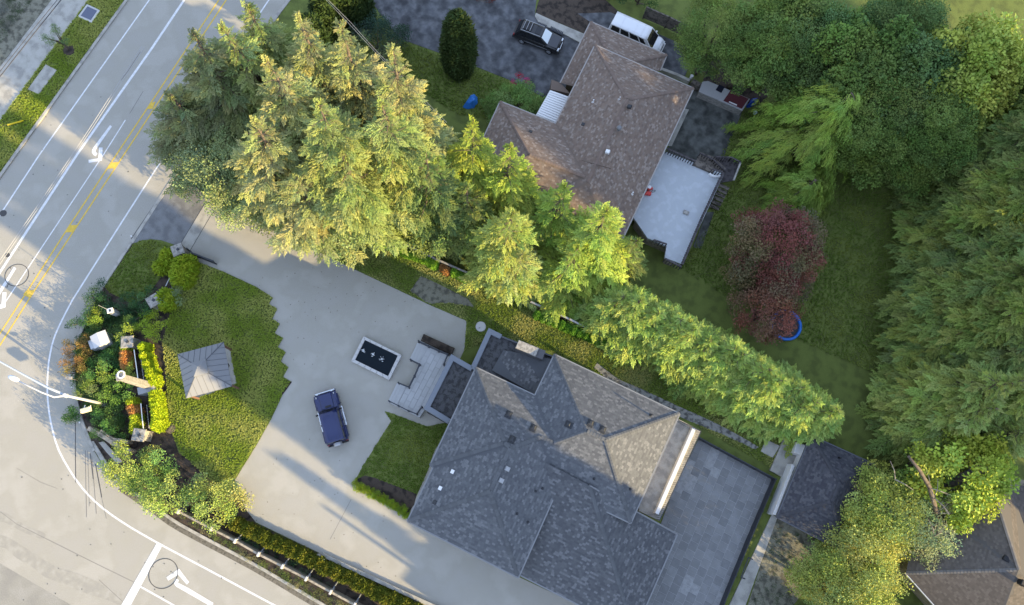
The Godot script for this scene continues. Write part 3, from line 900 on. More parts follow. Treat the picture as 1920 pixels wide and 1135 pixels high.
	s.prism([Vector2(3.83, -11.03), Vector2(5.46, -10.38), Vector2(5.17, -9.69), Vector2(3.55, -10.39)], 5.1, 5.32, 0.04)
	part("chimney_cap", s, M.stone, ch)
	# balcony on the far side
	s = Shape.new()
	s.prism([Vector2(14.96, -4.67), Vector2(17.28, -4.93), Vector2(19, -4.01), Vector2(15.2, 3.1), Vector2(13.55, 2.33)], 2.7, 3.0)
	var bal := part("balcony", s, ground_mat(43, lin(.34, .32, .29), lin(.42, .40, .36), 2.5, 0.85, 5.0, 0.5), house)
	s = Shape.new()
	s.wall([Vector2(18.31, -4.17), Vector2(14.87, 2.56)], 0.32, 2.7, 3.55, 0.03)
	part("balcony_wall", s, M.white_metal, bal)
	var rail := [Vector2(16.94, -4.76), Vector2(18.72, -3.91), Vector2(14.94, 3.05)]
	for i in 2:
		s = Shape.new()
		s.wall([rail[i], rail[i + 1]], 0.06, 3.95, 4.02)
		part("rail", s, M.dark_metal, bal)
		s = Shape.new()
		var n := int(rail[i].distance_to(rail[i + 1]) / 0.16)
		for k in n:
			s.box(v3(rail[i].lerp(rail[i + 1], (k + 0.5) / n), 3.45), Vector3(0.03, 1.0, 0.03))
		tag(part("rail_bars", s, M.dark_metal, bal), "", "", "", "stuff")

	# terrace before the entrance
	var th := 0.75
	var terrace := thing("terrace", "raised stone terrace with dark railings before the grey house's entrance", "terrace")
	var poly := [Vector2(-3.86, -11.25), Vector2(-1.94, -10.51), Vector2(-1.65, -10.31), Vector2(-3.86, -5.8), Vector2(-4.27, -5.17), Vector2(-6.19, -6.1), Vector2(-5.46, -7.76), Vector2(-5.22, -7.65), Vector2(-4.37, -9.72), Vector2(-4.48, -9.78)]
	s = Shape.new()
	s.prism(poly, -0.05, th - 0.05)
	part("base", s, mat(lin(.36, .36, .35), 0.9), terrace)
	var vdir: Vector2 = (Vector2(-3.9, -5.87) - Vector2(-1.68, -10.44)).normalized()
	var udir := Vector2(vdir.y, -vdir.x)
	var rng := RandomNumberGenerator.new()
	rng.seed = 9
	var tiles := []
	for k in 3:
		var q := Shape.new()
		q.box(Vector3(0, 0, 0), Vector3(0.885, 0.06, 0.435), Basis(), 0.012)
		tiles.append([q.done(), mat(lin(.42 + .015 * k, .425 + .015 * k, .42 + .015 * k), 0.85)])
	var pk := PackedVector2Array(poly)
	var org: Vector2 = Vector2(-1.65, -10.31)
	var bs := Basis(v3(vdir), Vector3.UP, v3(vdir).cross(Vector3.UP))
	for i in range(-30, 30):
		for j in range(-12, 40):
			var c := org + udir * (0.45 * (i + 0.5)) + vdir * (0.9 * (j + (0.5 if i % 2 else 0.0)))
			_tile(c, vdir, udir, 0.885, 0.435, pk, th - 0.05, th + rng.randf() * 0.005, tiles[rng.randi() % 3], "paver", terrace, bs)
	for st in [[Vector2(-3.86, -11.28), Vector2(-4.49, -9.8)], [Vector2(-5.48, -7.78), Vector2(-6.21, -6.12)]]:
		for k in 3:
			s = Shape.new()
			var out := -udir if (-udir).dot(Vector2(-1, -0.3)) > 0 else udir
			var a: Vector2 = st[0] + out * (0.16 + 0.3 * k)
			var b: Vector2 = st[1] + out * (0.16 + 0.3 * k)
			s.wall([a, b], 0.31, -0.05, 0.56 - 0.18 * k, 0.01)
			part("step", s, tiles[1][1], terrace)
	for line in [[Vector2(-4.49, -11.58), Vector2(-3.64, -11.16), Vector2(-2.76, -10.76), Vector2(-2, -10.47), Vector2(-2.29, -9.6)], [Vector2(-5.11, -9.97), Vector2(-4.35, -9.58), Vector2(-4.75, -8.58), Vector2(-5.19, -7.63), Vector2(-6.06, -7.99)], [Vector2(-6.78, -6.46), Vector2(-5.99, -6.08), Vector2(-5.16, -5.67), Vector2(-4.45, -5.4), Vector2(-4.05, -5.99)]]:
		for i in line.size():
			s = Shape.new()
			s.box(v3(line[i], 1.2), Vector3(0.12, 0.95, 0.12), bs, 0.02)
			part("railing_post", s, M.dark_metal, terrace)
			if i:
				for y in [1.62, 1.2, 0.92]:
					s = Shape.new()
					s.wall([line[i - 1], line[i]], 0.07 if y > 1.5 else 0.035, y - 0.025, y + 0.025)
					part("rail", s, M.dark_metal, terrace)
	s = Shape.new()
	s.prism([Vector2(-4.16, -12.43), Vector2(-1.44, -11.21), Vector2(-1.71, -10.61), Vector2(-4.38, -11.86)], -0.05, 0.35, 0.03)
	single("planter_bed", s, M.soil, "long bare brown planting bed beside the stone terrace", "planter")
	# patio of square slabs behind the house
	var pat := struct("patio", _patio_base(), mat(lin(.36, .365, .365), 0.9))
	var pp := PackedVector2Array([Vector2(19.82, -3.57), Vector2(26.19, -0.07), Vector2(20.9, 9.96), Vector2(20.03, 11.47), Vector2(13.09, 10.01), Vector2(15.39, 4.99), Vector2(16.83, 1.78), Vector2(17.48, 0.41)])
	var po: Vector2 = Vector2(26.19, -0.07)
	var pv: Vector2 = (Vector2(20.9, 9.96) - po).normalized()
	var pu := Vector2(pv.y, -pv.x)
	var slabs := []
	for k in 4:
		var q := Shape.new()
		q.box(Vector3.ZERO, Vector3(0.722, 0.05, 0.722), Basis(), 0.008)
		var sm := ground_mat(50 + k, lin(.16 + .014 * k, .165 + .014 * k, .17 + .014 * k), lin(.22 + .014 * k, .225 + .014 * k, .23 + .014 * k), 1.6, 0.94, 4.6 + k, 0.5)
		slabs.append([q.done(), sm])
	var chalk := noise(61, .09, 2)
	slabs.append([slabs[0][0], ground_mat(56, lin(.20, .205, .21), lin(.40, .405, .41), 0.7, 0.9, 2.6, 0.5)])
	bs = Basis(v3(pv), Vector3.UP, v3(pv).cross(Vector3.UP))
	for i in range(-3, 22):
		for j in range(-16, 26):
			var c := po + pu * (-0.75 * (i + 0.5)) + pv * (0.75 * (j + 0.5) + (0.375 if i % 2 else 0.0))
			_tile(c, pv, pu, 0.735, 0.735, pp, 0.03, 0.05 + rng.randf() * 0.008, slabs[4] if chalk.get_noise_2d(c.x * 3.0, c.y) > .28 and rng.randf() < .7 else slabs[rng.randi() % 4], "slab", pat, bs)

# one paving stone: a whole one shares its mesh, one at the edge is cut to the outline
func _tile(c: Vector2, v: Vector2, u: Vector2, long: float, wide: float, outline: PackedVector2Array, y0: float, y1: float, kind: Array, called: String, parent: Node, bs: Basis):
	var corner := PackedVector2Array()
	var whole := true
	for w in [Vector2(.5, .5), Vector2(-.5, .5), Vector2(-.5, -.5), Vector2(.5, -.5)]:
		var p: Vector2 = c + v * w.x * long + u * w.y * wide
		corner.append(p)
		if not Geometry2D.is_point_in_polygon(p, outline):
			whole = false
	if whole:
		var tile := part(called, kind[0], kind[1], parent)
		tile.transform = Transform3D(bs, v3(c, y1 - 0.03))
		return
	for piece in Geometry2D.intersect_polygons(corner, outline):
		if absf(_area(piece)) > 0.02:
			var s := Shape.new()
			s.prism(Array(piece), y0, y1 - 0.002)
			part(called, s, kind[1], parent)

func _area(poly: PackedVector2Array) -> float:
	var a := 0.0
	for i in poly.size():
		a += poly[i].cross(poly[(i + 1) % poly.size()])
	return a * 0.5

func _patio_base() -> Shape:
	var s := Shape.new()
	s.flat([Vector2(19.83, -3.64), Vector2(26.3, -0.11), Vector2(20.81, 10.21), Vector2(20.02, 11.59), Vector2(12.81, 10.13), Vector2(15.39, 4.99), Vector2(16.83, 1.78), Vector2(17.48, 0.41)], 0.03)
	return s

func build_neighbour():
	var house := thing("house", "brown shingled house with pale roof deck beside the white van", "house")
	var H := 4.6
	var sl := 0.36
	var NW := Vector2(10.92, -38.69)
	var NE := Vector2(19.84, -34.57)
	var SE := Vector2(14.3, -23.17)
	var SW0 := Vector2(7.16, -30.69)
	var vd := (SW0 - NW).normalized()
	SE = NE + (SE - NE).normalized() * 17.5
	var SW := NW + vd * 19.5
	var m := Vector2(13.77, -30.96)
	var n := eave(NW, NE, H, sl, m)
	var w := eave(NW, SW0, H, sl, m)
	var ee := eave(NE, SE, H, sl, m)
	var p1 := meet(n, w, ee)
	var so := eave(SW, SE, H, sl, m)
	var p2 := meet(so, w, ee)
	var roof := Roof.new()
	roof.rng.seed = 13
	roof.palette = [Color(.165, .12, .092), Color(.18, .132, .102), Color(.2, .148, .115), Color(.15, .11, .087), Color(.19, .15, .122), Color(.255, .205, .168)]
	var ct := Color(.17, .125, .10)
	roof.facet([v3(NW, H), v3(NE, H), p1])
	roof.facet([v3(NE, H), v3(SE, H), p2, p1])
	roof.facet([v3(SE, H), v3(SW, H), p2])
	# west wing
	var wa := Vector2(2.27, -32.69)
	var wdir := (SW0 - wa).normalized()
	var wv := Vector2(-wdir.y, wdir.x)
	if wv.dot(vd) < 0: wv = -wv
	var wn := eave(wa, SW0, H, sl, wa + wv * 4.0)
	var wb := wa + wv * 9.0
	var ws := eave(wb, wb + wdir, H, sl, wa)
	var ww := eave(wa, wb, H, sl, SW0)
	var q1 := meet(wn, ws, ww)
	var q2 := meet(wn, ws, w)
	var q3 := meet(ws, w, Plane(Vector3.UP, H))
	roof.facet([v3(NW, H), v3(SW0, H), q2, q3, v3(SW, H), p2, p1])
	roof.facet([v3(wa, H), v3(SW0, H), q2, q1])
	roof.facet([v3(wa, H), v3(wb, H), q1])
	roof.facet([v3(wb, H), q3, q2, q1])
	for q in [[v3(NW, H), p1], [v3(NE, H), p1], [p1, p2], [v3(wa, H), q1], [q1, q2]]:
		roof.cap(q[0], q[1], ct)
	var brown := mat(lin(.15, .112, .088), 0.9)
	var trim := mat(lin(.30, .28, .26), 0.6)
	finish_roof(roof, house, brown)
	gutters(house, [SW, SW0], H, trim)
	gutters(house, [wa, SW0, NW, NE, SE, SW], H, trim)
	gutters(house, [wa, wb, v2(q3)], H, trim)
	var s := Shape.new()
	s.prism(s.shrink([NW, NE, SE, SW], 0.5), -0.1, H - 0.05)
	part("wall", s, M.tan_wall, house)
	s = Shape.new()
	s.prism(s.shrink([wa, SW0, SW0 + wv * 9.0, wb], 0.5), -0.1, H - 0.06)
	part("wall", s, M.tan_wall, house)
	# small cricket where wing and main roof meet
	s = Shape.new()
	var k0 := Vector2(9.2, -26.56)
	var k1 := Vector2(11.5, -25.43)
	var k2 := Vector2(9.8, -26.53)
	s.loft([[on_plane(w, k0), on_plane(w, k0) + Vector3.UP * .05, on_plane(w, k2)], [on_plane(w, k1), on_plane(w, k1) + Vector3.UP * .1, on_plane(w, k1)]])
	part("roof_cricket", s, brown, house)
	var dark := mat(lin(.03, .032, .036), 0.6)
	roof_bits(house, w, Vector2(12.61, -32.34), "roof_vent", M.cement, "pipe")
	roof_bits(house, w, Vector2(13.4, -31.37), "roof_vent", dark, "box")
	roof_bits(house, w, Vector2(12.38, -29.27), "roof_vent", mat(lin(.16, .165, .17), .5), "turbine")
	roof_bits(house, w, Vector2(9.49, -30.22), "roof_plate", dark, "plate")
	roof_bits(house, w, Vector2(11.36, -27.08), "roof_vent", M.white_metal, "box")
	roof_bits(house, w, Vector2(10.42, -32.41), "vent_pipe", M.white_metal, "pipe")
	roof_bits(house, wn, Vector2(4.88, -29.43), "roof_plate", dark, "plate")
	roof_bits(house, ee, Vector2(13.67, -24), "vent_pipe", M.white_metal, "pipe")
	# lower roof over the garage
	var gh := 2.9
	var ga := Vector2(10.9, -42.33)
	var gb := Vector2(18.07, -39.02)
	var gc := Vector2(17.35, -37.32)
	var gd := Vector2(7.87, -35.72)
	var ge := Vector2(8.98, -38.42)
	var gn := eave(ga, gb, gh, 0.3, Vector2(13.54, -38.03))
	var gw := eave(ga, ge, gh, 0.3, Vector2(13.54, -38.03))
	var gee := eave(gb, gc, gh, 0.3, Vector2(13.54, -38.03))
	var in1 := NW + (NE - NW).normalized() * 0.6 + vd * 0.6
	var in2 := NE + vd * 0.6 - (NE - NW).normalized() * 1.2
	var gr := Roof.new()
	gr.rng.seed = 14
	gr.palette = roof.palette
	var tl := meet(gn, gw, Plane(Vector3.UP, 4.05))
	var tr := meet(gn, gee, Plane(Vector3.UP, 4.05))
	gr.facet([v3(ga, gh), v3(gb, gh), tr, tl])
	gr.facet([v3(ga, gh), tl, meet(gw, Plane(Vector3.UP, 4.05), Plane(v3(vd), v3(gd).dot(v3(vd)))), v3(gd, gh)])
	gr.facet([v3(gb, gh), v3(gc, gh), on_plane(gee, v2(tr) + (gc - gb)), tr])
	gr.cap(v3(ga, gh), tl, ct)
	gr.cap(v3(gb, gh), tr, ct)
	finish_roof(gr, house, brown)
	gutters(house, [gd, ga, gb, gc], gh, trim)
	s = Shape.new()
	s.prism(s.shrink([ga, gb, gc, gd], 0.45), -0.1, gh - 0.02)
	part("garage_wall", s, M.tan_wall, house)
	# slatted white canopy over the entrance
	var cp := [Vector2(6.98, -34.96), Vector2(8.62, -34.38), Vector2(7.32, -31.44), Vector2(5.59, -32.24)]
	s = Shape.new()
	s.prism([Vector2(7.08, -36.08), Vector2(7.95, -35.73), Vector2(8.79, -34.67), Vector2(7, -35.08)], -0.1, 2.85)
	part("porch_roof", s, brown, house)
	s = Shape.new()
	s.prism(cp, 0.1, 2.6)
	var can := part("entrance_canopy", s, mat(lin(.08, .08, .09), .8), house)
	for k in 13:
		var t := (k + 0.5) / 13.0
		s = Shape.new()
		s.wall([cp[0].lerp(cp[3], t), cp[1].lerp(cp[2], t)], 0.2, 2.82, 2.9, 0.015)
		part("slat", s, M.white_metal, can)
	for e in [[cp[0], cp[3]], [cp[1], cp[2]]]:
		s = Shape.new()
		s.wall([e[0], e[1]], 0.12, 2.7, 2.815)
		part("beam", s, M.white_metal, can)
	# roof deck
	var dh := 2.7
	var deck := thing("deck", "pale grey raised deck with dark railing behind the brown house", "deck")
	var dpoly := [Vector2(16.95, -29.36), Vector2(22.75, -27.1), Vector2(18.41, -18.44), Vector2(16.87, -19.03), Vector2(17.09, -20.1), Vector2(15.43, -20.81), Vector2(14.2, -22.78)]
	s = Shape.new()
	s.prism(dpoly, dh - 0.3, dh)
	part("floor", s, ground_mat(60, lin(.42, .45, .475), lin(.45, .48, .505), 2.0, 0.96, 6.0, 0.2), deck)
	s = Shape.new()
	s.prism(s.shrink(dpoly, 0.5), -0.1, dh - 0.3)
	part("base_wall", s, M.tan_wall, deck)
	var wood := ground_mat(61, lin(.05, .045, .05), lin(.11, .095, .095), 1.2, 0.7, 3.0, 1.5)
	var runs := [[Vector2(17.21, -29.11), Vector2(19.87, -27.87)], [Vector2(21.38, -27.14), Vector2(22.31, -26.87)], [Vector2(22.36, -26.81), Vector2(20.32, -22.81), Vector2(18.13, -18.16)], [Vector2(15.72, -20.33), Vector2(16.84, -19.96)], [Vector2(16.66, -18.63), Vector2(18.01, -17.94)]]
	for rr in runs:
		for i in rr.size() - 1:
			s = Shape.new()
			s.wall([rr[i], rr[i + 1]], 0.16, dh + 0.9, dh + 0.96, 0.01)
			part("rail", s, wood, deck)
			var nn := int(rr[i].distance_to(rr[i + 1]) / 0.24)
			for k in nn + 1:
				s = Shape.new()
				s.box(v3(rr[i].lerp(rr[i + 1], float(k) / nn), dh + 0.45), Vector3(0.07, 0.9, 0.07))
				part("baluster", s, wood, deck)
	# landing and stairs down to the lawn
	s = Shape.new()
	s.prism([Vector2(20.93, -29.57), Vector2(22.22, -29.11), Vector2(23.23, -27.98), Vector2(22.97, -27.54), Vector2(20.4, -28.45)], 1.9, 2.0)
	part("landing", s, M.weathered, deck)
	s = Shape.new()
	s.prism([Vector2(22.43, -29.31), Vector2(24.05, -29.23), Vector2(24.88, -28.76), Vector2(23.99, -26.96), Vector2(22.83, -26.75), Vector2(23.26, -27.98)], 1.5, 1.6)
	part("landing", s, wood, deck)
	for rr in [[Vector2(20.76, -29.18), Vector2(21.92, -28.6), Vector2(22.92, -27.54)], [Vector2(22.09, -28.87), Vector2(23.64, -28.85), Vector2(24.48, -28.39)]]:
		for i in rr.size() - 1:
			s = Shape.new()
			s.wall([rr[i], rr[i + 1]], 0.14, 2.5, 2.58, 0.01)
			part("rail", s, wood, deck)
			var nn := int(rr[i].distance_to(rr[i + 1]) / 0.24)
			for k in nn + 1:
				s = Shape.new()
				s.box(v3(rr[i].lerp(rr[i + 1], float(k) / nn), 2.05), Vector3(0.07, 0.95, 0.07))
				part("baluster", s, wood, deck)
	s = Shape.new()
	s.wall([Vector2(24.48, -28.39), Vector2(23.7, -26.62)], 0.16, 2.42, 2.52, 0.01)
	part("rail", s, M.stone, deck, "pale weathered rail")
	for k in 6:
		var a: Vector2 = Vector2(22.77, -26.65).lerp(Vector2(22.1, -25.02), k / 5.0)
		var b: Vector2 = Vector2(23.6, -26.18).lerp(Vector2(22.95, -24.67), k / 5.0)
		s = Shape.new()
		s.wall([a, b], 0.34, 1.35 - 0.22 * k, 1.41 - 0.22 * k, 0.01)
		part("tread", s, M.weathered, deck)
	s = Shape.new()
	s.prism([Vector2(21.84, -24.42), Vector2(22.54, -24.44), Vector2(21.08, -20.81), Vector2(20.29, -20.91)], -0.05, 0.08)
	part("lower_slab", s, M.mossy, deck)
	# on the deck
	var wh := thing("wheelbarrow", "red tool cart with black handle on the pale deck by the roof edge", "cart", Vector3(16, 2.7, -25.35))
	s = Shape.new()
	s.prism([Vector2(15.27, -24.84), Vector2(15.84, -24.77), Vector2(15.91, -25.09), Vector2(15.44, -25.13)], 2.75, 3.05, 0.04)
	var red := mat(lin(.55, .04, .03), .45)
	var pos := wh.position
	for b in [["tray", s, red]]:
		part(b[0], b[1], b[2], wh).position = -pos
	s = Shape.new()
	s.tube([Vector3(15.86, 3.1, -25.08), Vector3(15.98, 3.3, -25.11), Vector3(16.17, 3.3, -25.09), Vector3(16.16, 3.2, -25.01), Vector3(15.92, 3.05, -25.01)], [.03, .03, .03, .03, .03], 5)
	part("handle", s, M.black, wh).position = -pos
	s = Shape.new()
	s.box(Vector3(15.8, 2.95, -25.37), Vector3(.45, .3, .2), Basis(Vector3.UP, .3), .04)
	part("toolbox", s, red, wh).position = -pos
	s = Shape.new()
	s.lathe(Vector3(15.72, 2.7, -25.48), [Vector2(.16, 0), Vector2(.16, .45), Vector2(.001, .45)], 10)
	part("canister", s, M.white_metal, wh).position = -pos
	s = Shape.new()
	var arc := []
	for k in 9:
		var a := PI * (0.05 + 0.9 * k / 8.0)
		arc.append(Vector2(21.96, -27.1) + Vector2(cos(a) * .62, sin(a) * .34))
	s.wall(arc, 0.16, 2.71, 3.0, 0.03)
	single("planter_trough", s, M.white_metal, "white curved trough in the far corner of the pale deck", "planter")
	s = Shape.new()
	s.box(Vector3(19, 2.78, -23.26), Vector3(.5, .16, .36), Basis(Vector3.UP, -.4), .05)
	single("storage_box", s, M.stone, "small pale lidded box standing alone in the middle of the pale deck", "box")
	s = Shape.new()
	s.wall([Vector2(19.98, -28.08), Vector2(21.74, -27.29)], 0.5, 2.705, 2.95, 0.02)
	single("bench", s, M.weathered, "weathered grey bench along the deck railing by the stairs", "bench")

func v2(p: Vector3) -> Vector2:
	return Vector2(p.x, p.z)

func build_other_buildings():
	# pool house
	var ph := thing("pool_house", "small outbuilding with dark hipped shingle roof beside the slab patio", "outbuilding")
	var H := 2.7
	var c := [Vector2(28.47, -3.68), Vector2(33.77, -1.28), Vector2(30.2, 5.54), Vector2(24.92, 2.86)]
	var m: Vector2 = (c[0] + c[2]) * 0.5
	var e0 := eave(c[0], c[1], H, 0.5, m)
	var e1 := eave(c[1], c[2], H, 0.5, m)
	var e2 := eave(c[2], c[3], H, 0.5, m)
	var e3 := eave(c[3], c[0], H, 0.5, m)
	var pa := meet(e0, e1, e3)
	var pb := meet(e2, e1, e3)
	var roof := Roof.new()
	roof.rng.seed = 21
	roof.palette = [Color(.045, .045, .055), Color(.055, .055, .064), Color(.065, .066, .075), Color(.085, .085, .092)]
	roof.facet([v3(c[0], H), v3(c[1], H), pa])
	roof.facet([v3(c[1], H), v3(c[2], H), pb, pa])
	roof.facet([v3(c[2], H), v3(c[3], H), pb])
	roof.facet([v3(c[3], H), v3(c[0], H), pa, pb])
	for q in [[v3(c[0], H), pa], [v3(c[1], H), pa], [pa, pb], [v3(c[2], H), pb], [v3(c[3], H), pb]]:
		roof.cap(q[0], q[1], Color(.055, .055, .062))
	finish_roof(roof, ph, mat(lin(.045, .045, .055), .9))
	gutters(ph, [c[0], c[1], c[2], c[3], c[0]], H, mat(lin(.08, .085, .1), .5), 0.12)
	var s := Shape.new()
	s.prism(s.shrink(c, 0.5), -0.1, H - 0.05)
	part("wall", s, M.white_metal, ph)
	s = Shape.new()
	s.wall([Vector2(27.39, -1.34), Vector2(25.34, 2.72)], 0.25, -0.1, 1.3, 0.03)
	part("white_wall", s, M.white_metal, ph)
	s = Shape.new()
	s.wall([Vector2(28.31, -3.07), Vector2(27.96, -2.18)], 0.9, -0.1, 1.2, 0.03)
	part("white_wall", s, M.white_metal, ph)
	roof_bits(ph, e0, Vector2(30.42, -1.83), "roof_vent", M.black, "pipe")
	# house at the corner of the picture
	var nh := thing("house", "house with dark brown shingle roof beyond the bushy tree, next to the white ladder", "house")
	var A := Vector3(42.02, 6.2, 6.6)
	var B := Vector3(40.62, 6.2, -1.58)
	var C := Vector3(34.64, 3.6, 7.1)
	var D := Vector3(40.1, 3.6, 13.61)
	var E := Vector3(48.18, 3.8, 11.73)
	var F := Vector3(36.76, 3.4, 1.22)
	var V1 := Vector3(43.39, 5, 0.56)
	var V2 := Vector3(45.07, 5, 8.58)
	var X := Vector3(48.28, 6.5, -0.41)
	roof = Roof.new()
	roof.rng.seed = 22
	roof.palette = [Color(.092, .079, .068), Color(.103, .088, .076), Color(.114, .097, .084), Color(.13, .112, .097)]
	roof.facet([A, C, D])
	roof.facet([A, D, E])
	var dark := Roof.new()
	dark.rng.seed = 23
	dark.palette = roof.palette
	dark.facet([A, F, C])
	dark.facet([A, B, F])
	roof.facet([A, V2, V1, B])
	roof.facet([A, E, V2])
	dark.facet([V1, V2, X])
	for q in [[C, A], [A, B]]:
		roof.cap(q[0], q[1], Color(.15, .14, .13))
	finish_roof(roof, nh, mat(lin(.092, .085, .08), .9))
	finish_roof(dark, nh, mat(lin(.092, .085, .08), .9))
	s = Shape.new()
	s.wall([v2(C), v2(D)], 0.14, 3.42, 3.58, 0.02)
	part("gutter", s, M.white_metal, nh)
	s = Shape.new()
	s.prism(s.shrink([v2(C), v2(F), v2(B), v2(X), v2(E), v2(D)], 0.7), -0.1, 3.3)
	part("wall", s, M.tan_wall, nh)
	s = Shape.new()
	s.lathe(Vector3(41.23, 4.6, 2.75), [Vector2(.05, 0), Vector2(.05, .5), Vector2(.001, .5)], 8)
	s.tube([Vector3(40.75, 4.55, 2.72), Vector3(41.1, 4.7, 2.76)], [.06, .06], 6)
	part("vent_pipe", s, M.black, nh)
	s = Shape.new()
	s.box(Vector3(41.42, 5.9, 5.82), Vector3(.5, .18, .4), Basis(Vector3.UP, -.6), .04)
	part("roof_vent", s, M.black, nh)
	s = Shape.new()
	s.box(Vector3(42.13, 6.2, 7.54), Vector3(.4, .5, .4), Basis(Vector3.UP, -.6), .04)
	part("roof_vent", s, M.black, nh)
	# garden shed
	var sd := thing("shed", "long low pale shed with dark red panel on half its roof behind the brown house", "shed")
	s = Shape.new()
	s.prism([Vector2(22.02, -37.49), Vector2(22.54, -37.55), Vector2(26.47, -35.71), Vector2(25.68, -34.52), Vector2(21.58, -36.39)], 0, 1.05)
	part("wall", s, M.stone, sd)
	s = Shape.new()
	s.prism([Vector2(21.91, -37.35), Vector2(22.47, -37.5), Vector2(26.47, -35.69), Vector2(25.63, -34.42), Vector2(21.51, -36.31)], 1.05, 1.18, 0.03)
	var rf := part("roof", s, mat(lin(.36, .36, .36), .7), sd)
	s = Shape.new()
	s.prism([Vector2(24.58, -36.49), Vector2(26.32, -35.68), Vector2(25.57, -34.6), Vector2(23.82, -35.38)], 1.18, 1.21, 0.01)
	part("red_panel", s, mat(lin(.085, .012, .018), .6), rf)
	s = Shape.new()
	s.prism([Vector2(23.52, -37.12), Vector2(24.07, -36.86), Vector2(23.69, -36.22), Vector2(23.14, -36.5)], 1.18, 1.20, 0.005)
	part("skylight", s, mat(lin(.02, .022, .035), .1), rf)
	s = Shape.new()
	s.wall([Vector2(24.34, -35.26), Vector2(25.08, -34.92)], 0.08, 1.212, 1.3)
	part("batten", s, M.white_metal, rf)
	# garden gazebo
	var gz := thing("gazebo", "square gazebo with two tier grey metal roof on the front lawn", "gazebo")
	var gh := 2.5
	var g := [Vector2(-24.01, -10.07), Vector2(-20.41, -11.12), Vector2(-19.39, -7.48), Vector2(-22.94, -6.47)]
	var mid: Vector2 = (g[0] + g[1] + g[2] + g[3]) / 4.0
	var top := 3.55
	s = Shape.new()
	s.prism([Vector2(-24.61, -10.4), Vector2(-20.67, -11.11), Vector2(-19.82, -7.97), Vector2(-23.02, -6.73), Vector2(-23.44, -6.87)], -0.05, 0.06, 0.01)
	part("floor", s, M.concrete, gz)
	var sheet := mat(lin(.23, .235, .245), .55)
	var ridge := mat(lin(.10, .11, .13), .5, .2)
	for i in 4:
		var a: Vector2 = g[i]
		var b: Vector2 = g[(i + 1) % 4]
		var ta := mid + (a - mid) * 0.25
		var tb := mid + (b - mid) * 0.25
		var n := 8
		var at := func(f, g): return v3(a.lerp(b, f) + (mid - (a + b) * .5) * .75 * g, lerpf(gh, top, g))
		for k in n:
			var f0 := float(k) / n
			var f1 := float(k + 1) / n
			var r0 := minf(1.0, minf(f0, 1.0 - f0) / .375)
			var r1 := minf(1.0, minf(f1, 1.0 - f1) / .375)
			var q := Shape.new()
			var d := Vector3.UP * .05
			q.face_up(at.call(f0, 0.0), at.call(f1, 0.0), at.call(f1, r1))
			q.face_up(at.call(f0, 0.0), at.call(f1, r1), at.call(f0, r0))
			q.quad(at.call(f0, 0.0), at.call(f1, 0.0), at.call(f1, 0.0) - d, at.call(f0, 0.0) - d)
			q.face_up(at.call(f0, 0.0) - d, at.call(f1, 0.0) - d, at.call(f1, r1) - d)
			q.face_up(at.call(f0, 0.0) - d, at.call(f1, r1) - d, at.call(f0, r0) - d)
			part("roof_panel", q, sheet, gz)
		s = Shape.new()
		for k in range(1, n):
			var f := float(k) / n
			s.tube([at.call(f, 0.0) + Vector3.UP * .012, at.call(f, minf(1.0, minf(f, 1.0 - f) / .375)) + Vector3.UP * .012], [.014, .014], 4)
		tag(part("seams", s, ridge, gz), "", "", "", "stuff")
		s = Shape.new()
		s.tube([v3(a, gh + .02), v3(ta, top + .02)], [.035, .035], 6)
		part("hip_trim", s, ridge, gz)
		var ua := mid + (a - mid) * 0.31
		var ub := mid + (b - mid) * 0.31
		s = Shape.new()
		s.tri(v3(ub, top + .12), v3(ua, top + .12), v3(mid, top + .62))
		s.tri(v3(ua, top + .07), v3(ub, top + .07), v3(mid, top + .56))
		s.quad(v3(ua, top + .12), v3(ub, top + .12), v3(ub, top + .05), v3(ua, top + .05))
		part("upper_roof", s, sheet, gz)
		s = Shape.new()
		var pc := mid + (a - mid) * 0.9
		s.box(v3(pc, 1.25), Vector3(.14, 2.5, .14), Basis(), .02)
		part("post", s, mat(lin(.20, .11, .08), .7), gz)
		s = Shape.new()
		s.wall([mid + (a - mid) * 0.9, mid + (b - mid) * 0.9], .1, 2.34, 2.46)
		part("beam", s, mat(lin(.20, .11, .08), .7), gz)
	s = Shape.new()
	s.tube([Vector3(-20.73, 0.45, -9.59), Vector3(-20.54, 0.5, -9.64), Vector3(-20.44, 0.5, -9.46), Vector3(-20.5, 0.45, -9.29), Vector3(-20.68, 0.45, -9.35), Vector3(-20.73, 0.45, -9.59)], [.04, .04, .04, .04, .04, .04], 6)
	s.tube([Vector3(-20.73, 0.06, -9.53), Vector3(-20.58, 0.5, -9.46)], [.05, .05], 6)
	single("garden_stool", s, M.black, "black round metal stool on the gazebo floor", "stool")
	# fountain
	var ft := thing("fountain", "rectangular stone edged fountain basin with three jets on the driveway", "fountain")
	var fo := [Vector2(-9.3, -12.15), Vector2(-5.97, -10.52), Vector2(-6.94, -8.36), Vector2(-10.26, -9.96)]
	var fi := [Vector2(-9.18, -11.82), Vector2(-6.3, -10.47), Vector2(-7.06, -8.69), Vector2(-9.93, -10.07)]
	for i in 4:
		var n := 6 if i % 2 == 0 else 4
		for k in n:
			var j := (i + 1) % 4
			var f0 := float(k) / n + 0.004
			var f1 := float(k + 1) / n - 0.004
			s = Shape.new()
			s.prism([fo[i].lerp(fo[j], f0), fo[i].lerp(fo[j], f1), fi[i].lerp(fi[j], f1), fi[i].lerp(fi[j], f0)], 0.0, 0.5, 0.015)
			part("coping_stone", s, M.cement, ft)
	var wat := mat(lin(.008, .014, .02), .12)
	wat.metallic_specular = 0.2
	wat.normal_enabled = true
	wat.normal_texture = relief(noise(71, .03, 3), 2.0, 256)
	wat.normal_scale = 0.5
	wat.uv1_triplanar = true
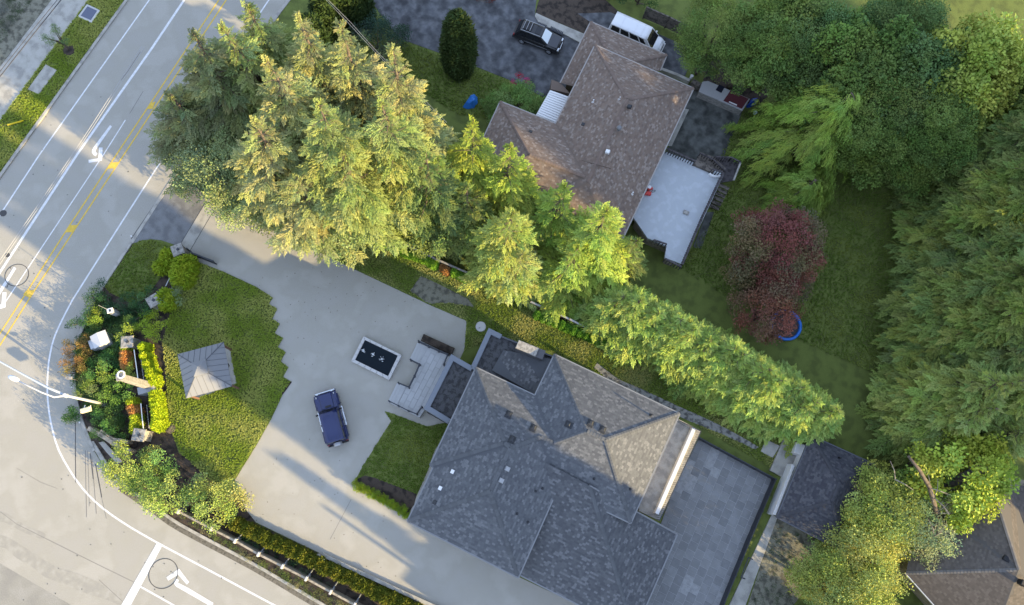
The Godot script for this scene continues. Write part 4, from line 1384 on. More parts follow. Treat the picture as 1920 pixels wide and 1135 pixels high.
	wat.uv1_world_triplanar = true
	wat.uv1_scale = Vector3.ONE * 0.7
	s = Shape.new()
	s.flat(fi, 0.38)
	part("water", s, wat, ft)
	var r := RandomNumberGenerator.new()
	r.seed = 8
	for p in [Vector3(-9.26, 0, -10.84), Vector3(-8.4, 0, -10.54), Vector3(-7.63, 0, -10.13)]:
		s = Shape.new()
		for k in 40:
			var a := r.randf() * TAU
			var d := r.randf() * r.randf() * .28
			s.lathe(p + Vector3(cos(a) * d, .38 + r.randf() * (.5 - d), sin(a) * d), [Vector2(.001, -.035), Vector2(.035, 0), Vector2(.001, .04)], 5)
		part("jet", s, mat(lin(.75, .78, .8), .3), ft)

# the wing below the picture's edge whose shadow, with its tall mast, lies over the driveway
func build_wing_outside():
	var t := thing("house_wing", "house wing with a tall mast below the picture's lower edge", "house")
	var at := func(q, a): return Vector2(.838 * a - .545 * q, .545 * a + .838 * q)
	var s := Shape.new()
	s.prism([at.call(5.4, 28.0), at.call(9.2, 28.0), at.call(9.2, 36.0), at.call(5.4, 36.0)], -.1, 7.4)
	part("wall", s, M.tan_wall, t)
	s = Shape.new()
	s.prism([at.call(5.2, 27.7), at.call(9.4, 27.7), at.call(9.4, 36.3), at.call(5.2, 36.3)], 7.4, 7.8, .05)
	part("roof", s, mat(lin(.1, .105, .11), .9), t)
	s = Shape.new()
	s.tube([v3(at.call(8.2, 28.5), 7.6), v3(at.call(8.2, 28.5), 10.4)], [.16, .12], 8)
	part("mast", s, M.grey_metal, t)

# ---------------------------------------------------------------- foliage
var leaf := {}

func _diamond(s: Shape, at: Vector3, along: Vector3, across: Vector3, fold: Vector3):
	s.tri(at, at + along * 0.5 + across + fold, at + along)
	s.tri(at, at + along, at + along * 0.5 - across + fold)

func make_leaves():
	var r := RandomNumberGenerator.new()
	r.seed = 77
	leaf.broad = []
	leaf.small = []
	leaf.frond = []
	leaf.fan = []
	leaf.strand = []
	for v in 3:
		var s := Shape.new()
		for k in 34:   # a clump of broad leaves half a metre wide
			var d := Vector3(r.randfn(), r.randfn() * .7 + .3, r.randfn()).normalized()
			var at := d * r.randf_range(.18, .5) * Vector3(1, .8, 1)
			var al := (d + Vector3(r.randfn(), r.randfn() - .3, r.randfn()) * .6).normalized() * r.randf_range(.16, .26)
			var ac := al.cross(Vector3(r.randfn(), 1.5, r.randfn())).normalized() * al.length() * .36
			_diamond(s, at, al, ac, Vector3.UP * .02)
		leaf.broad.append(s.done())
		s = Shape.new()
		for k in 46:   # a clump of small leaves
			var d := Vector3(r.randfn(), r.randfn() * .7 + .3, r.randfn()).normalized()
			var at := d * r.randf_range(.2, .5)
			var al := (d + Vector3(r.randfn(), r.randfn(), r.randfn()) * .6).normalized() * r.randf_range(.09, .15)
			var ac := al.cross(Vector3(r.randfn(), 1.5, r.randfn())).normalized() * al.length() * .4
			_diamond(s, at, al, ac, Vector3.UP * .01)
		leaf.small.append(s.done())
		s = Shape.new()
		for k in 9:    # a flat conifer spray one metre long, along x, side twigs both ways
			var t := k / 9.0
			for side in [-1, 1]:
				var len := (.46 * (1.0 - t) + .12) * r.randf_range(.8, 1.15)
				var dir := Vector3(.75, r.randf_range(-.3, .05), side * .8).normalized()
				var root := Vector3(t * .95, -.12 * t * t, 0)
				for j in 3:
					var at := root + dir * len * j * .3
					var al := (dir + Vector3(r.randfn() * .25, r.randfn() * .22, r.randfn() * .25)).normalized() * len * r.randf_range(.5, .7)
					var ac := al.cross(Vector3(r.randfn() * .5, 1, r.randfn() * .5)).normalized() * (.04 + .012 * r.randf())
					_diamond(s, at, al, ac, Vector3.UP * .01)
		_diamond(s, Vector3(.8, -.08, 0), Vector3(.35, -.05, 0), Vector3(0, 0, .05), Vector3.ZERO)
		leaf.frond.append(s.done())
		s = Shape.new()
		for k in 22:   # upright scaly fans
			var a := r.randf() * TAU
			var d := Vector3(cos(a), r.randf_range(.3, 1.4), sin(a)).normalized()
			var at := Vector3(r.randfn() * .14, r.randf_range(-.2, .15), r.randfn() * .14)
			var al := d * r.randf_range(.26, .48)
			var ac := al.cross(Vector3(r.randfn(), r.randfn(), r.randfn())).normalized() * r.randf_range(.05, .085)
			_diamond(s, at, al, ac, Vector3.ZERO)
		leaf.fan.append(s.done())
		s = Shape.new()
		for k in 14:   # hanging strands, the spray leads along x
			var at := Vector3(r.randf_range(0, .9), r.randf_range(-.1, .1), r.randfn() * .16)
			var d := Vector3(.75, -.45, r.randfn() * .25).normalized()
			for j in 4:
				var al := d * r.randf_range(.2, .3)
				var ac := al.cross(Vector3(r.randfn() * .6, 1, r.randfn() * .6)).normalized() * .032
				_diamond(s, at, al, ac, Vector3.ZERO)
				at += al * .8
				d = (d + Vector3(.03, -.16, r.randfn() * .1)).normalized()
		leaf.strand.append(s.done())
	var s := Shape.new()
	for k in 8:
		var a := k * TAU / 8 + r.randf() * .5
		var d := Vector3(cos(a) * .55, r.randf_range(.75, 1.1), sin(a) * .55)
		s.tri(Vector3(cos(a + 1.6) * .16, 0, sin(a + 1.6) * .16), Vector3(cos(a - 1.6) * .16, 0, sin(a - 1.6) * .16), d)
	leaf.tuft = s.done()

# adds foliage as one part for each of the three clump variants
class Crown:
	var places := [[], [], []]
	var tints := [[], [], []]
	var r := RandomNumberGenerator.new()
	func add(t: Transform3D, c: Color):
		var k := r.randi() % 3
		places[k].append(t)
		tints[k].append(c)

func crown_parts(c: Crown, meshes: Array, m: Material, parent: Node):
	for k in 3:
		if c.places[k]:
			many("foliage", meshes[k], m, c.places[k], c.tints[k], parent)

func tilt(r: RandomNumberGenerator, size: float) -> Basis:
	return Basis.from_euler(Vector3(r.randf_range(-.5, .5), r.randf() * TAU, r.randf_range(-.5, .5))).scaled(Vector3.ONE * size)

func toned(base: Color, r: RandomNumberGenerator, spread := 0.22) -> Color:
	var k := 1.12 + r.randf_range(-spread, spread)
	return Color(base.r * k * (1 + r.randf_range(-.1, .12)), base.g * k, base.b * k * (1 + r.randf_range(-.15, .15)))

func conifer(called: String, base: Vector3, h: float, rad: float, tint: Color, sd: int, label: String, group := "", bare := 0.12, droop := 0.22, thick := 1.0) -> Node3D:
	var t := thing(called, label, "tree", base, 0, group)
	var r := RandomNumberGenerator.new()
	r.seed = sd
	var lean := Vector3(r.randfn() * .02, 1, r.randfn() * .02)
	var s := Shape.new()
	s.soft()
	s.tube([Vector3.ZERO, lean * h * .4, lean * h * .8, lean * h], [rad * .09, rad * .065, rad * .03, .02], 7)
	part("trunk", s, M.bark, t)
	var c := Crown.new()
	c.r.seed = sd + 1
	var twigs := Shape.new()
	var y := h * bare
	while y < h * .985:
		var f := (y - h * bare) / (h * (1 - bare))
		var reach := rad * pow(1.0 - f, .92) * (1.0 if f > .1 else .75 + f * 2.5)
		var n := int((3 + reach * .95) * thick)
		for k in n:
			var az := r.randf() * TAU
			var len := maxf(reach * r.randf_range(.5, 1.3), .35)
			var rise := r.randf_range(-.12, .16) + f * .45
			var out := Vector3(cos(az), 0, sin(az))
			var root := lean * y + Vector3.UP * r.randf_range(-.3, .3)
			var tone := toned(tint, r, .2)
			var pts := []
			var steps := 3
			for q in steps + 1:
				var x := float(q) / steps
				pts.append(root + out * len * x + Vector3.UP * (rise * len * x - droop * len * x * x))
			twigs.tube(pts, [.035 + .012 * len, .03 + .008 * len, .022, .01], 4, false)
			var x := .28
			while x <= 1.0:
				var at := root + out * len * x + Vector3.UP * (rise * len * x - droop * len * x * x)
				var slope := rise - 2.0 * droop * x
				for side in ([0] if x > .93 else [-1, 1]):
					var yaw: float = az + side * r.randf_range(.35, .95)
					var d := Vector3(cos(yaw), slope + r.randf_range(-.28, .12), sin(yaw)).normalized()
					var z := d.cross(Vector3(r.randfn() * .3, 1, r.randfn() * .3)).normalized()
					var size := r.randf_range(.62, 1.0) * (1.0 if len > 1.2 else .62) * clampf(.5 + len * (1.15 - x) * .5, .5, 1.25)
					c.add(Transform3D(Basis(d * size * 1.3, z.cross(d) * size, z * size * .78), at), toned(tone, r, .14))
				x += .37 / maxf(len, .5) * r.randf_range(.8, 1.2)
		y += r.randf_range(.4, .6) * (1.0 + .012 * h) * (1.0 - .45 * f) / thick
	var top := lean * h
	for k in 5:
		var d := Vector3(r.randfn() * .35, 1, r.randfn() * .35).normalized()
		var z := d.cross(Vector3(1, 0, .3)).normalized()
		c.add(Transform3D(Basis(d, z.cross(d), z).scaled(Vector3.ONE * .7), top - Vector3.UP * (.3 + .2 * k)), toned(tint, r))
	tag(part("branches", twigs, M.bark, t), "", "", "", "stuff")
	crown_parts(c, leaf.frond, M.needle, t)
	return t

# spreading trees: limbs end in blobs, each blob a shell of leaf clumps with gaps between
func spreading(called: String, base: Vector3, h: float, rad: float, tint: Color, sd: int, label: String, group := "", meshes: Array = [], size := 1.0, low := 0.3, density := 1.0, m: Material = null, tint2 := Color(0, 0, 0, 0)) -> Node3D:
	var t := thing(called, label, "tree" if h > 3.2 else "shrub", base, 0, group)
	var r := RandomNumberGenerator.new()
	r.seed = sd
	if meshes.is_empty(): meshes = leaf.broad
	if m == null: m = M.leaf
	var s := Shape.new()
	s.soft()
	var fork := Vector3(r.randfn() * .05, low * .7, r.randfn() * .05) * Vector3(rad, h, rad)
	s.tube([Vector3.ZERO, fork * .5, fork], [.045 * h * .6 + .03, .035 * h * .6 + .03, .03 * h * .6 + .02], 7)
	part("trunk", s, M.bark, t)
	var c := Crown.new()
	c.r.seed = sd + 1
	var area := rad * rad + rad * h * (1 - low) * .6
	var blobs := int(clampf(area * .85 * density, 5, 130))
	var cy := h * (low + (1 - low) * .45)
	var ry := h * (1 - low) * .55
	for k in blobs:
		var u := 1.0 - (k + .5) / blobs * 1.55
		var az := k * 2.39996 + r.randfn() * .35
		var q := sqrt(maxf(0, 1 - u * u))
		var k2 := r.randf_range(.62, 1.0)
		var at := Vector3(cos(az) * q * rad * k2, cy + u * ry * k2, sin(az) * q * rad * k2)
		var br := clampf(rad * r.randf_range(.22, .36), .35 * size, 1.7)
		if k < 9:
			s = Shape.new()
			s.soft()
			s.tube([fork * .8, fork.lerp(at, .5) + Vector3(r.randfn(), r.randfn() * .5, r.randfn()) * rad * .06, at], [.05 + .008 * h, .035 + .004 * h, .02], 5)
			part("limb", s, M.bark, t)
		var tone := toned(tint if tint2.a < .5 or r.randf() < .55 else tint2, r, .18)
		var n := int(clampf(20.0 * br * br / (size * size), 7, 80))
		for j in n:
			var d := Vector3(r.randfn(), r.randfn() * .8 + .25, r.randfn()).normalized()
			var p := at + d * br * r.randf_range(.55, 1.0)
			if p.y < .1: continue
			c.add(Transform3D(tilt(r, size * r.randf_range(.7, 1.25)), p), toned(tone, r, .15))
	crown_parts(c, meshes, m, t)
	return t

# narrow scaly columns: cypress, cedar, thuja; lobes run up the sides
func column(called: String, base: Vector3, h: float, rad: float, tint: Color, sd: int, label: String, group := "", cat := "tree", size := 1.0, blunt := 0.5, lobes := 9, m: Material = null) -> Node3D:
	var t := thing(called, label, cat, base, 0, group)
	var r := RandomNumberGenerator.new()
	r.seed = sd
	if m == null: m = M.shade_leaf
	var s := Shape.new()
	s.tube([Vector3.ZERO, Vector3(0, h * .5, 0), Vector3(0, h * .92, 0)], [rad * .1 + .02, rad * .07 + .01, .01], 6)
	part("trunk", s, M.bark, t)
	var c := Crown.new()
	c.r.seed = sd + 1
	var phase := []
	for k in lobes:
		phase.append(Vector3(TAU * k / lobes + r.randfn() * .25, r.randf_range(.75, 1.1), r.randf_range(.8, 1.0)))
	var step := .2 * size
	var y := .12
	while y < h:
		var f := y / h
		var prof := pow(maxf(0, 1 - pow(f, 2.2)), blunt) * (0.78 + .3 * sin(minf(f * 3.0, 1.57)))
		var ring := TAU * rad * prof
		var n := maxi(2, int(ring / (.24 * size)))
		for k in n:
			var az := TAU * k / n + r.randfn() * .2
			var lobe := 0.0
			for q in phase:
				var da := absf(angle_difference(az, q.x))
				lobe = maxf(lobe, (1.0 - da * lobes / TAU * .9) * q.y * (1.0 if f < q.z else .6))
			var rr := rad * prof * (.68 + .36 * lobe) * r.randf_range(.92, 1.06)
			var out := Vector3(cos(az), 0, sin(az))
			var up := (Vector3.UP + out * .45).normalized()
			var x := up.cross(out).normalized()
			var b := Basis(x, up, x.cross(up)).rotated(up, r.randf() * TAU).scaled(Vector3.ONE * size * r.randf_range(.75, 1.2))
			c.add(Transform3D(b, out * rr + Vector3.UP * y), toned(tint, r, .2))
		y += step * r.randf_range(.85, 1.15)
	for k in 4:
		c.add(Transform3D(tilt(r, size * .8), Vector3(r.randfn() * .08, h - .12, r.randfn() * .08)), toned(tint, r))
	crown_parts(c, leaf.fan, m, t)
	return t

# arching limbs hung with strands
func weeping(base: Vector3, h: float, rad: float, tint: Color, sd: int, label: String) -> Node3D:
	var t := thing("weeping_tree", label, "tree", base)
	var r := RandomNumberGenerator.new()
	r.seed = sd
	var s := Shape.new()
	s.soft()
	s.tube([Vector3.ZERO, Vector3(.1, h * .5, 0), Vector3(0, h * .97, .1)], [.26, .17, .03], 7)
	part("trunk", s, M.bark, t)
	var c := Crown.new()
	c.r.seed = sd + 1
	for k in 46:
		var f := (k + r.randf()) / 46.0
		var y := h * (.22 + .76 * f)
		var len := rad * pow(1.02 - f, .55) * r.randf_range(.7, 1.15)
		var az := k * 2.39996 + r.randfn() * .3
		var out := Vector3(cos(az), 0, sin(az))
		var pts := []
		for q in 5:
			var x := q / 4.0
			pts.append(Vector3(0, y, 0) + out * len * x + Vector3.UP * (len * (.35 * x - .75 * x * x)))
		if k % 3 == 0:
			s = Shape.new()
			s.tube(pts, [.07, .05, .04, .03, .015], 5, false)
			part("limb", s, M.bark, t)
		var tone := toned(tint, r, .2)
		var n := int(len * 11)
		for j in n:
			var x := .2 + .8 * (j + r.randf()) / n
			var at := Vector3(0, y, 0) + out * len * x + Vector3.UP * (len * (.35 * x - .75 * x * x)) + Vector3(r.randfn(), r.randfn() * .4, r.randfn()) * .22
			var yaw := az + r.randfn() * .5
			var d := Vector3(cos(yaw), .25 - .8 * x, sin(yaw)).normalized()
			var z := d.cross(Vector3.UP).normalized()
			c.add(Transform3D(Basis(d, z.cross(d), z).scaled(Vector3.ONE * r.randf_range(.55, .95)), at), toned(tone, r, .15))
	crown_parts(c, leaf.strand, M.shade_leaf, t)
	return t

func build_trees():
	var lime := Color(.215, .265, .08)
	var gold := Color(.265, .285, .105)
	var fir := Color(.112, .165, .05)
	var olive := Color(.175, .205, .085)
	# the stand of tall conifers between the road and the brown house
	var big := "tall conifers between the road and the two houses"
	var k := 0
	for q in [
		[Vector3(-20.04, 0, -30.45), 17.0, 5.2, olive, "tall conifer reaching furthest out over the road, at the stand's top left"],
		[Vector3(-16.48, 0, -30.73), 18.0, 4.2, lime, "tall conifer at the upper edge of the stand beside the road lane lines"],
		[Vector3(-23.31, 0, -28.89), 11.0, 4.8, olive, "shorter dark conifer whose boughs overhang the yellow centre lines"],
		[Vector3(-15.91, 0, -33.19), 17.0, 4.2, lime, "conifer at the picture's upper edge between the road and the tall stand"],
		[Vector3(-11.93, 0, -30.61), 19.0, 4.2, gold, "tall pale conifer at the upper edge, left of the pointed one by the service cable"],
		[Vector3(-12.57, 0, -26.12), 20.0, 4.8, gold, "very tall conifer in the upper middle of the stand, with bare twig tips"],
		[Vector3(-8.82, 0, -28.94), 20.0, 4.0, gold, "tall pointed conifer whose tip stands beside the overhead service cable"],
		[Vector3(-9.64, 0, -23.16), 21.0, 4.6, lime, "very tall bright conifer in the centre of the stand", 0.3],
		[Vector3(-15.09, 0, -23.67), 17.0, 4.8, gold, "broad pale conifer in the left half of the stand", 0.3],
		[Vector3(-5.73, 0, -27.55), 20.0, 3.8, gold, "tall conifer with a pinkish dry tip at the stand's upper right"],
		[Vector3(-5.3, 0, -23.69), 20.0, 4.0, lime, "tall bright pyramid conifer at the stand's right edge above the dark lawn", 0.28],
		[Vector3(-8.38, 0, -21.51), 17.0, 4.4, lime, "bright conifer at the lower middle of the stand", 0.42],
		[Vector3(-12.6, 0, -21.4), 14.0, 4.6, gold, "pale broad conifer above the wheeled bins", 0.4],
		[Vector3(-3.64, 0, -22.13), 16.0, 3.6, fir, "dark green conifer between the stand and the brown roof's corner", 0.2]]:
		conifer("conifer_tree", q[0], q[1], q[2], q[3], 100 + k, q[4], big, q[5] if q.size() > 5 else .2)
		k += 1
	for q in [
		[Vector3(-20.38, 0, -24.81), 9.0, 3.6, Color(.186, .237, .1), "pale broadleaf tree by the kerb where the driveway meets the road"],
		[Vector3(-18.08, 0, -23.29), 8.0, 3.2, Color(.205, .259, .106), "pale leafy tree leaning over the wheeled bins"],
		[Vector3(-14.86, 0, -22.01), 8.0, 3.0, Color(.205, .264, .106), "pale leafy tree at the driveway's edge, left of its pair"],
		[Vector3(-10.42, 0, -20.98), 8.0, 2.9, Color(.195, .253, .1), "pale leafy tree overhanging the driveway lawn beside the white fence rail's end"],
		[Vector3(-6.05, 0, -21.76), 8.0, 3.0, Color(.13, .18, .05), "leafy tree standing behind the white fence rail"],
		[Vector3(-2.43, 0, -21.39), 8.0, 3.0, Color(.13, .18, .05), "leafy tree between the fence rail and the yellow conifers"]]:
		spreading("leafy_tree", q[0], q[1], q[2], q[3], 140 + k, q[4], "leafy trees under the conifer stand", leaf.small, 1.15, .25, 1.1)
		k += 1
	for q in [
		[Vector3(0.03, 0, -24.92), 15.0, 3.2, Color(.27, .33, .05), "yellow topped conifer by the blue tarpaulin"],
		[Vector3(2.97, 0, -23.7), 14.0, 3.3, Color(.251, .319, .05), "yellow green conifer overhanging the brown house's west wing"],
		[Vector3(-2.88, 0, -22.96), 13.0, 3.2, Color(.186, .253, .05), "green conifer with a yellow tip left of the brown house's wing"],
		[Vector3(6.77, 0, -21.3), 13.0, 2.8, Color(.195, .286, .05), "small crowned green conifer before the brown house's lower roof edge"],
		[Vector3(9.69, 0, -18.88), 14.0, 4.4, Color(.242, .319, .056), "broad yellow green conifer before the pale deck"],
		[Vector3(2.77, 0, -18.52), 14.0, 3.6, Color(.251, .308, .069), "tall golden conifer in the middle of the row along the fence"],
		[Vector3(8.12, 0, -17.13), 10.0, 3.6, Color(.223, .308, .056), "bright green conifer in front of the broad one, over the fence"],
		[Vector3(3.56, 0, -17.03), 9.0, 3.3, Color(.279, .33, .1), "drooping pale gold conifer hanging over the side lawn"],
		[Vector3(-0.31, 0, -21.76), 11.0, 3.2, Color(.15, .20, .05), "shaded conifer just below the yellow topped one"],
		[Vector3(12.95, 0, -18.43), 9.0, 2.4, Color(.15, .20, .05), "green conifer touching the pale deck's near corner"]]:
		conifer("conifer_tree", q[0], q[1], q[2], q[3], 100 + k, q[4], "yellow green conifers along the fence", .14, .28)
		k += 1
	# hedge of tall cedars
	var p0 := Vector2(12.15, -14.41)
	var p1 := Vector2(28.56, -5.44)
	for j in 13:
		var p := p0.lerp(p1, j / 12.0)
		var words = ["first cedar of the tall clipped row, beside the bright conifers", "second cedar of the tall row", "third cedar of the tall row", "fourth cedar of the tall row", "fifth cedar of the tall row", "sixth cedar of the tall row", "middle cedar of the tall row", "eighth cedar of the tall row", "ninth cedar of the tall row", "tenth cedar of the tall row", "eleventh cedar of the tall row", "second to last cedar of the tall row", "last cedar of the tall row, nearest the dark roofed outbuilding"][j]
		var rr := RandomNumberGenerator.new()
		rr.seed = 300 + j
		conifer("cedar_tree", v3(p + Vector2(rr.randfn(), rr.randfn()) * .25), rr.randf_range(7.0, 8.4), rr.randf_range(2.9, 3.3), Color(.25, .34, .075), 310 + j, words, "tall green cedar row behind the side lawn", .03, .25, 1.6)
	# clipped column by the neighbour's driveway, and dark thujas at the top
	column("cypress_tree", Vector3(-1.58, 0, -38.48), 8.6, 1.35, Color(.047, .072, .02), 330, "single dark columnar cypress beside the neighbour's driveway", "", "tree", 1.0, .42, 11)
	for q in [[Vector3(-13.89, 0, -41.86), 6.5, 1.1], [Vector3(-12.51, 0, -42.85), 7.0, 1.2], [Vector3(-10.98, 0, -43.03), 7.0, 1.2], [Vector3(-14.88, 0, -39.84), 5.5, 1.1]]:
		column("thuja_tree", q[0], q[1], q[2], Color(.037, .064, .019), 340 + k, ["dark thuja column nearest the overhead service cable", "dark thuja column in the middle of the upper clump", "dark thuja column nearest the neighbour's driveway mouth", "lowest dark thuja column beside the conifer stand"][k % 4], "dark thuja columns at the driveway mouth", "tree", 1.0, .45, 7)
		k += 1
	spreading("shrub_tree", Vector3(-9.16, 0, -39.88), 4.2, 2.6, Color(.033, .061, .04), 350, "dark bluish green bush at the neighbour's driveway corner", "", leaf.small, 1.0, .08, 1.6, M.shade_leaf)
	spreading("round_shrub", Vector3(3.82, 0, -33.95), 2.6, 2.5, Color(.13, .215, .055), 351, "large round clipped shrub beside the white slatted canopy", "", leaf.small, .7, .02, 3.0, M.shade_leaf)
	spreading("azalea", Vector3(4.35, 0, -36.91), 1.3, 1.0, Color(.40, .015, .05), 352, "azalea with pink and crimson flowers behind the round shrub", "", leaf.small, .42, .05, 3.0, M.leaf, Color(.5, .03, .14, 1))
	spreading("red_shrub", Vector3(0.81, 0, -46.66), 1.6, 1.2, Color(.1, .035, .025), 353, "low reddish brown shrub at the neighbour's driveway's far edge", "", leaf.small, .8, .05, 1.4, M.shade_leaf)
	spreading("shrub", Vector3(16.22, 0, -46.58), 3.0, 1.5, Color(.047, .088, .022), 354, "green shrub right beside the wooden fence's end, above the white van", "", leaf.small, 1.0, .08, 1.6, M.shade_leaf)
	spreading("shrub", Vector3(13.25, 0, -46.95), 2.4, 1.6, Color(.037, .072, .025), 355, "dark shrub left of the fence, above the van's rear", "", leaf.small, 1.0, .08, 1.6, M.shade_leaf)
	# the wood at the upper right
	var shade := "shaded leafy trees behind the shed"
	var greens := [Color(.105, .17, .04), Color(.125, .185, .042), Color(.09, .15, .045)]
	for q in [
		[Vector3(21.77, 0, -39.26), 9.0, 3.4, "leafy tree with small white blossom beside the wooden fence"],
		[Vector3(21.75, 0, -38.89), 4.0, 1.3, "low leafy tree between the van and the shed"],
		[Vector3(25.03, 0, -37.69), 11.0, 3.2, "leafy tree above the shed, left of the weeping tree"],
		[Vector3(27.09, 0, -37.78), 11.0, 4.0, "leafy tree at the picture's upper edge, above the weeping tree"],
		[Vector3(30.06, 0, -36.18), 12.0, 4.0, "leafy tree with a bare patch in the middle of the upper wood"],
		[Vector3(32.38, 0, -34.11), 13.0, 4.4, "tall rounded leafy tree in the middle of the upper wood"],
		[Vector3(34.39, 0, -31.44), 12.0, 4.2, "dark leafy tree right of the weeping tree's crown"],
		[Vector3(37.44, 0, -32.38), 13.0, 4.6, "broad leafy tree near the sunlit yellow one"],
		[Vector3(38.48, 0, -28.96), 12.0, 4.2, "dark leafy tree above the tall evergreen wall"],
		[Vector3(36.55, 0, -29.6), 8.0, 3.4, "low dark leafy tree at the lawn's upper end"],
		[Vector3(36.89, 0, -37.74), 13.0, 4.0, "leafy tree with dark twigs at the upper edge, left of the sunlit one"]]:
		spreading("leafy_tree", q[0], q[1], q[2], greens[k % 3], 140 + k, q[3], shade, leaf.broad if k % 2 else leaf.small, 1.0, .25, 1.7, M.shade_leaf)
		k += 1
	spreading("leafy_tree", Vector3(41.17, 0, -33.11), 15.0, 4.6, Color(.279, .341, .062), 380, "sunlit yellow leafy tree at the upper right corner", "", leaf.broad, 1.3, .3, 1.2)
	weeping(Vector3(30.27, 0, -30.35), 12.0, 5.9, Color(.20, .29, .05), 390, "large weeping evergreen with feathery hanging boughs by the shed's end")
	weeping(Vector3(29.56, 0, -25.38), 6.0, 2.9, Color(.18, .26, .045), 391, "small weeping evergreen between the big one and the red maple")
	# red maple
	spreading("maple_tree", Vector3(26.27, 0, -19.29), 7.0, 3.9, Color(.155, .06, .045), 395, "dark red leafed maple with greenish crown top on the back lawn", "", leaf.small, 1.1, .25, 1.9, M.shade_leaf, Color(.13, .105, .055, 1))
	spreading("maple_tree", Vector3(25.22, 0, -14.06), 5.8, 2.6, Color(.16, .068, .045), 396, "smaller reddish brown maple beside the blue rimmed pool", "", leaf.small, 1.05, .2, 1.9, M.shade_leaf, Color(.13, .075, .045, 1))
	spreading("shrub", Vector3(29.85, 0, -25.31), 2.2, 1.5, Color(.028, .094, .027), 397, "bright green shrub half hidden above the red maple", "", leaf.small, 1.0, .06, 1.6, M.shade_leaf)
	spreading("shrub", Vector3(25.65, 0, -16.89), 2.4, 1.4, Color(.033, .072, .025), 398, "dark green shrub at the left foot of the smaller maple", "", leaf.small, 1.0, .06, 1.6, M.shade_leaf)
	# the wall of tall evergreens at the right
	var row := "wall of tall dark evergreens beside the back lawn"
	var at := [[1800,255,19], [1790,315,18], [1745,372,19], [1738,430,20], [1728,490,20], [1718,545,20], [1708,600,20], [1700,652,19], [1722,705,17], [1690,748,15], [1690,800,12], [1775,760,16], [1780,832,10]]
	var spots := [Vector3(47.81, 0, -33.01), Vector3(46.73, 0, -29.57), Vector3(43.84, 0, -26.34), Vector3(43.02, 0, -23.18), Vector3(42.04, 0, -19.99), Vector3(41.12, 0, -17.13), Vector3(40.22, 0, -14.33), Vector3(39.46, 0, -11.74), Vector3(40.2, 0, -9.17), Vector3(38.33, 0, -7.1), Vector3(38.03, 0, -4.89), Vector3(42.44, 0, -6.56), Vector3(42.22, 0, -3.52)]
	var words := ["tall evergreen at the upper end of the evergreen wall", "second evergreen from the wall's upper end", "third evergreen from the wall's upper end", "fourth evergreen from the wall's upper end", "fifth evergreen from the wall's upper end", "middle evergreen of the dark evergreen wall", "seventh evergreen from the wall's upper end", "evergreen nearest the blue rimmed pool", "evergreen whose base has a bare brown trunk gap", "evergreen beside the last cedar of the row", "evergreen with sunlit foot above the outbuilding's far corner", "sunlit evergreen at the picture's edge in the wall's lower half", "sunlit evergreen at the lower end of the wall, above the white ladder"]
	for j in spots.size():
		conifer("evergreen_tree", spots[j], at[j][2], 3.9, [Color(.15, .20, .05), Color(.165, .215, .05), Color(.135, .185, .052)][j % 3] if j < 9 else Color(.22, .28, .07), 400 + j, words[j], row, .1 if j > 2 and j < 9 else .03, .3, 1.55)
	# lower right
	spreading("bushy_tree", Vector3(33.17, 0, 2.72), 6.5, 3.6, Color(.27, .32, .07), 430, "bushy bright green tree between the outbuilding and the dark brown roof", "", leaf.small, 1.1, .1, 1.7)
	spreading("bushy_tree", Vector3(29.01, 0, 8.42), 5.5, 3.5, Color(.235, .29, .07), 431, "lower bushy green tree at the picture's foot beside the overgrown yard", "", leaf.small, 1.1, .1, 1.7)
	spreading("bushy_tree", Vector3(31.23, 0, 6.29), 6.5, 3.0, Color(.30, .33, .08), 432, "bushy yellow green tree at the dark brown roof's left corner", "", leaf.small, 1.1, .1, 1.7)
	var pine := spreading("pine_tree", Vector3(35.86, 0, 3.32), 6.4, 2.9, Color(.242, .303, .138), 433, "pale needled pine with a long curved bare trunk over the dark brown roof", "", leaf.small, 1.0, .35, 1.5)
	var pb := pine.position
	var s := Shape.new()
	s.soft()
	s.tube([Vector3(37.31, 4.2, 3.13) - pb, Vector3(36.23, 6, 2.11) - pb, Vector3(35.07, 7.4, 0.43) - pb, Vector3(33.86, 8.3, -0.85) - pb, Vector3(32.75, 9, -1.79) - pb], [.2, .19, .17, .14, .1], 7)
	part("curved_trunk", s, M.bark, pine)
	var r := RandomNumberGenerator.new()
	r.seed = 6
	for j in 16:
		s = Shape.new()
		var a: Vector3 = [Vector3(36.44, 5.6, 2.44), Vector3(35.72, 6.8, 1.26), Vector3(36.88, 5, 2.88), Vector3(35.17, 7.3, 0.53), Vector3(35.69, 6.2, 4.15), Vector3(32.7, 7, -0.09)][j % 6] - pb
		var d := Vector3(r.randfn(), r.randf() * .6, r.randfn()).normalized()
		s.tube([a, a + d * .7 + Vector3.UP * .2, a + d * 1.5], [.045, .035, .02], 5)
		part("dry_branch", s, M.pale_bark, pine)
	spreading("leafy_tree", Vector3(38.66, 0, -0.85), 9.0, 3.6, Color(.279, .352, .05), 434, "yellow green leafy tree overhanging the dark brown roof", "", leaf.broad, 1.2, .3, 1.3)
	spreading("leafy_tree", Vector3(37.35, 0, -0.9), 6.0, 2.2, Color(.177, .286, .056), 435, "small green leafy tree left of the white ladder", "", leaf.broad, 1.0, .25, 1.3)
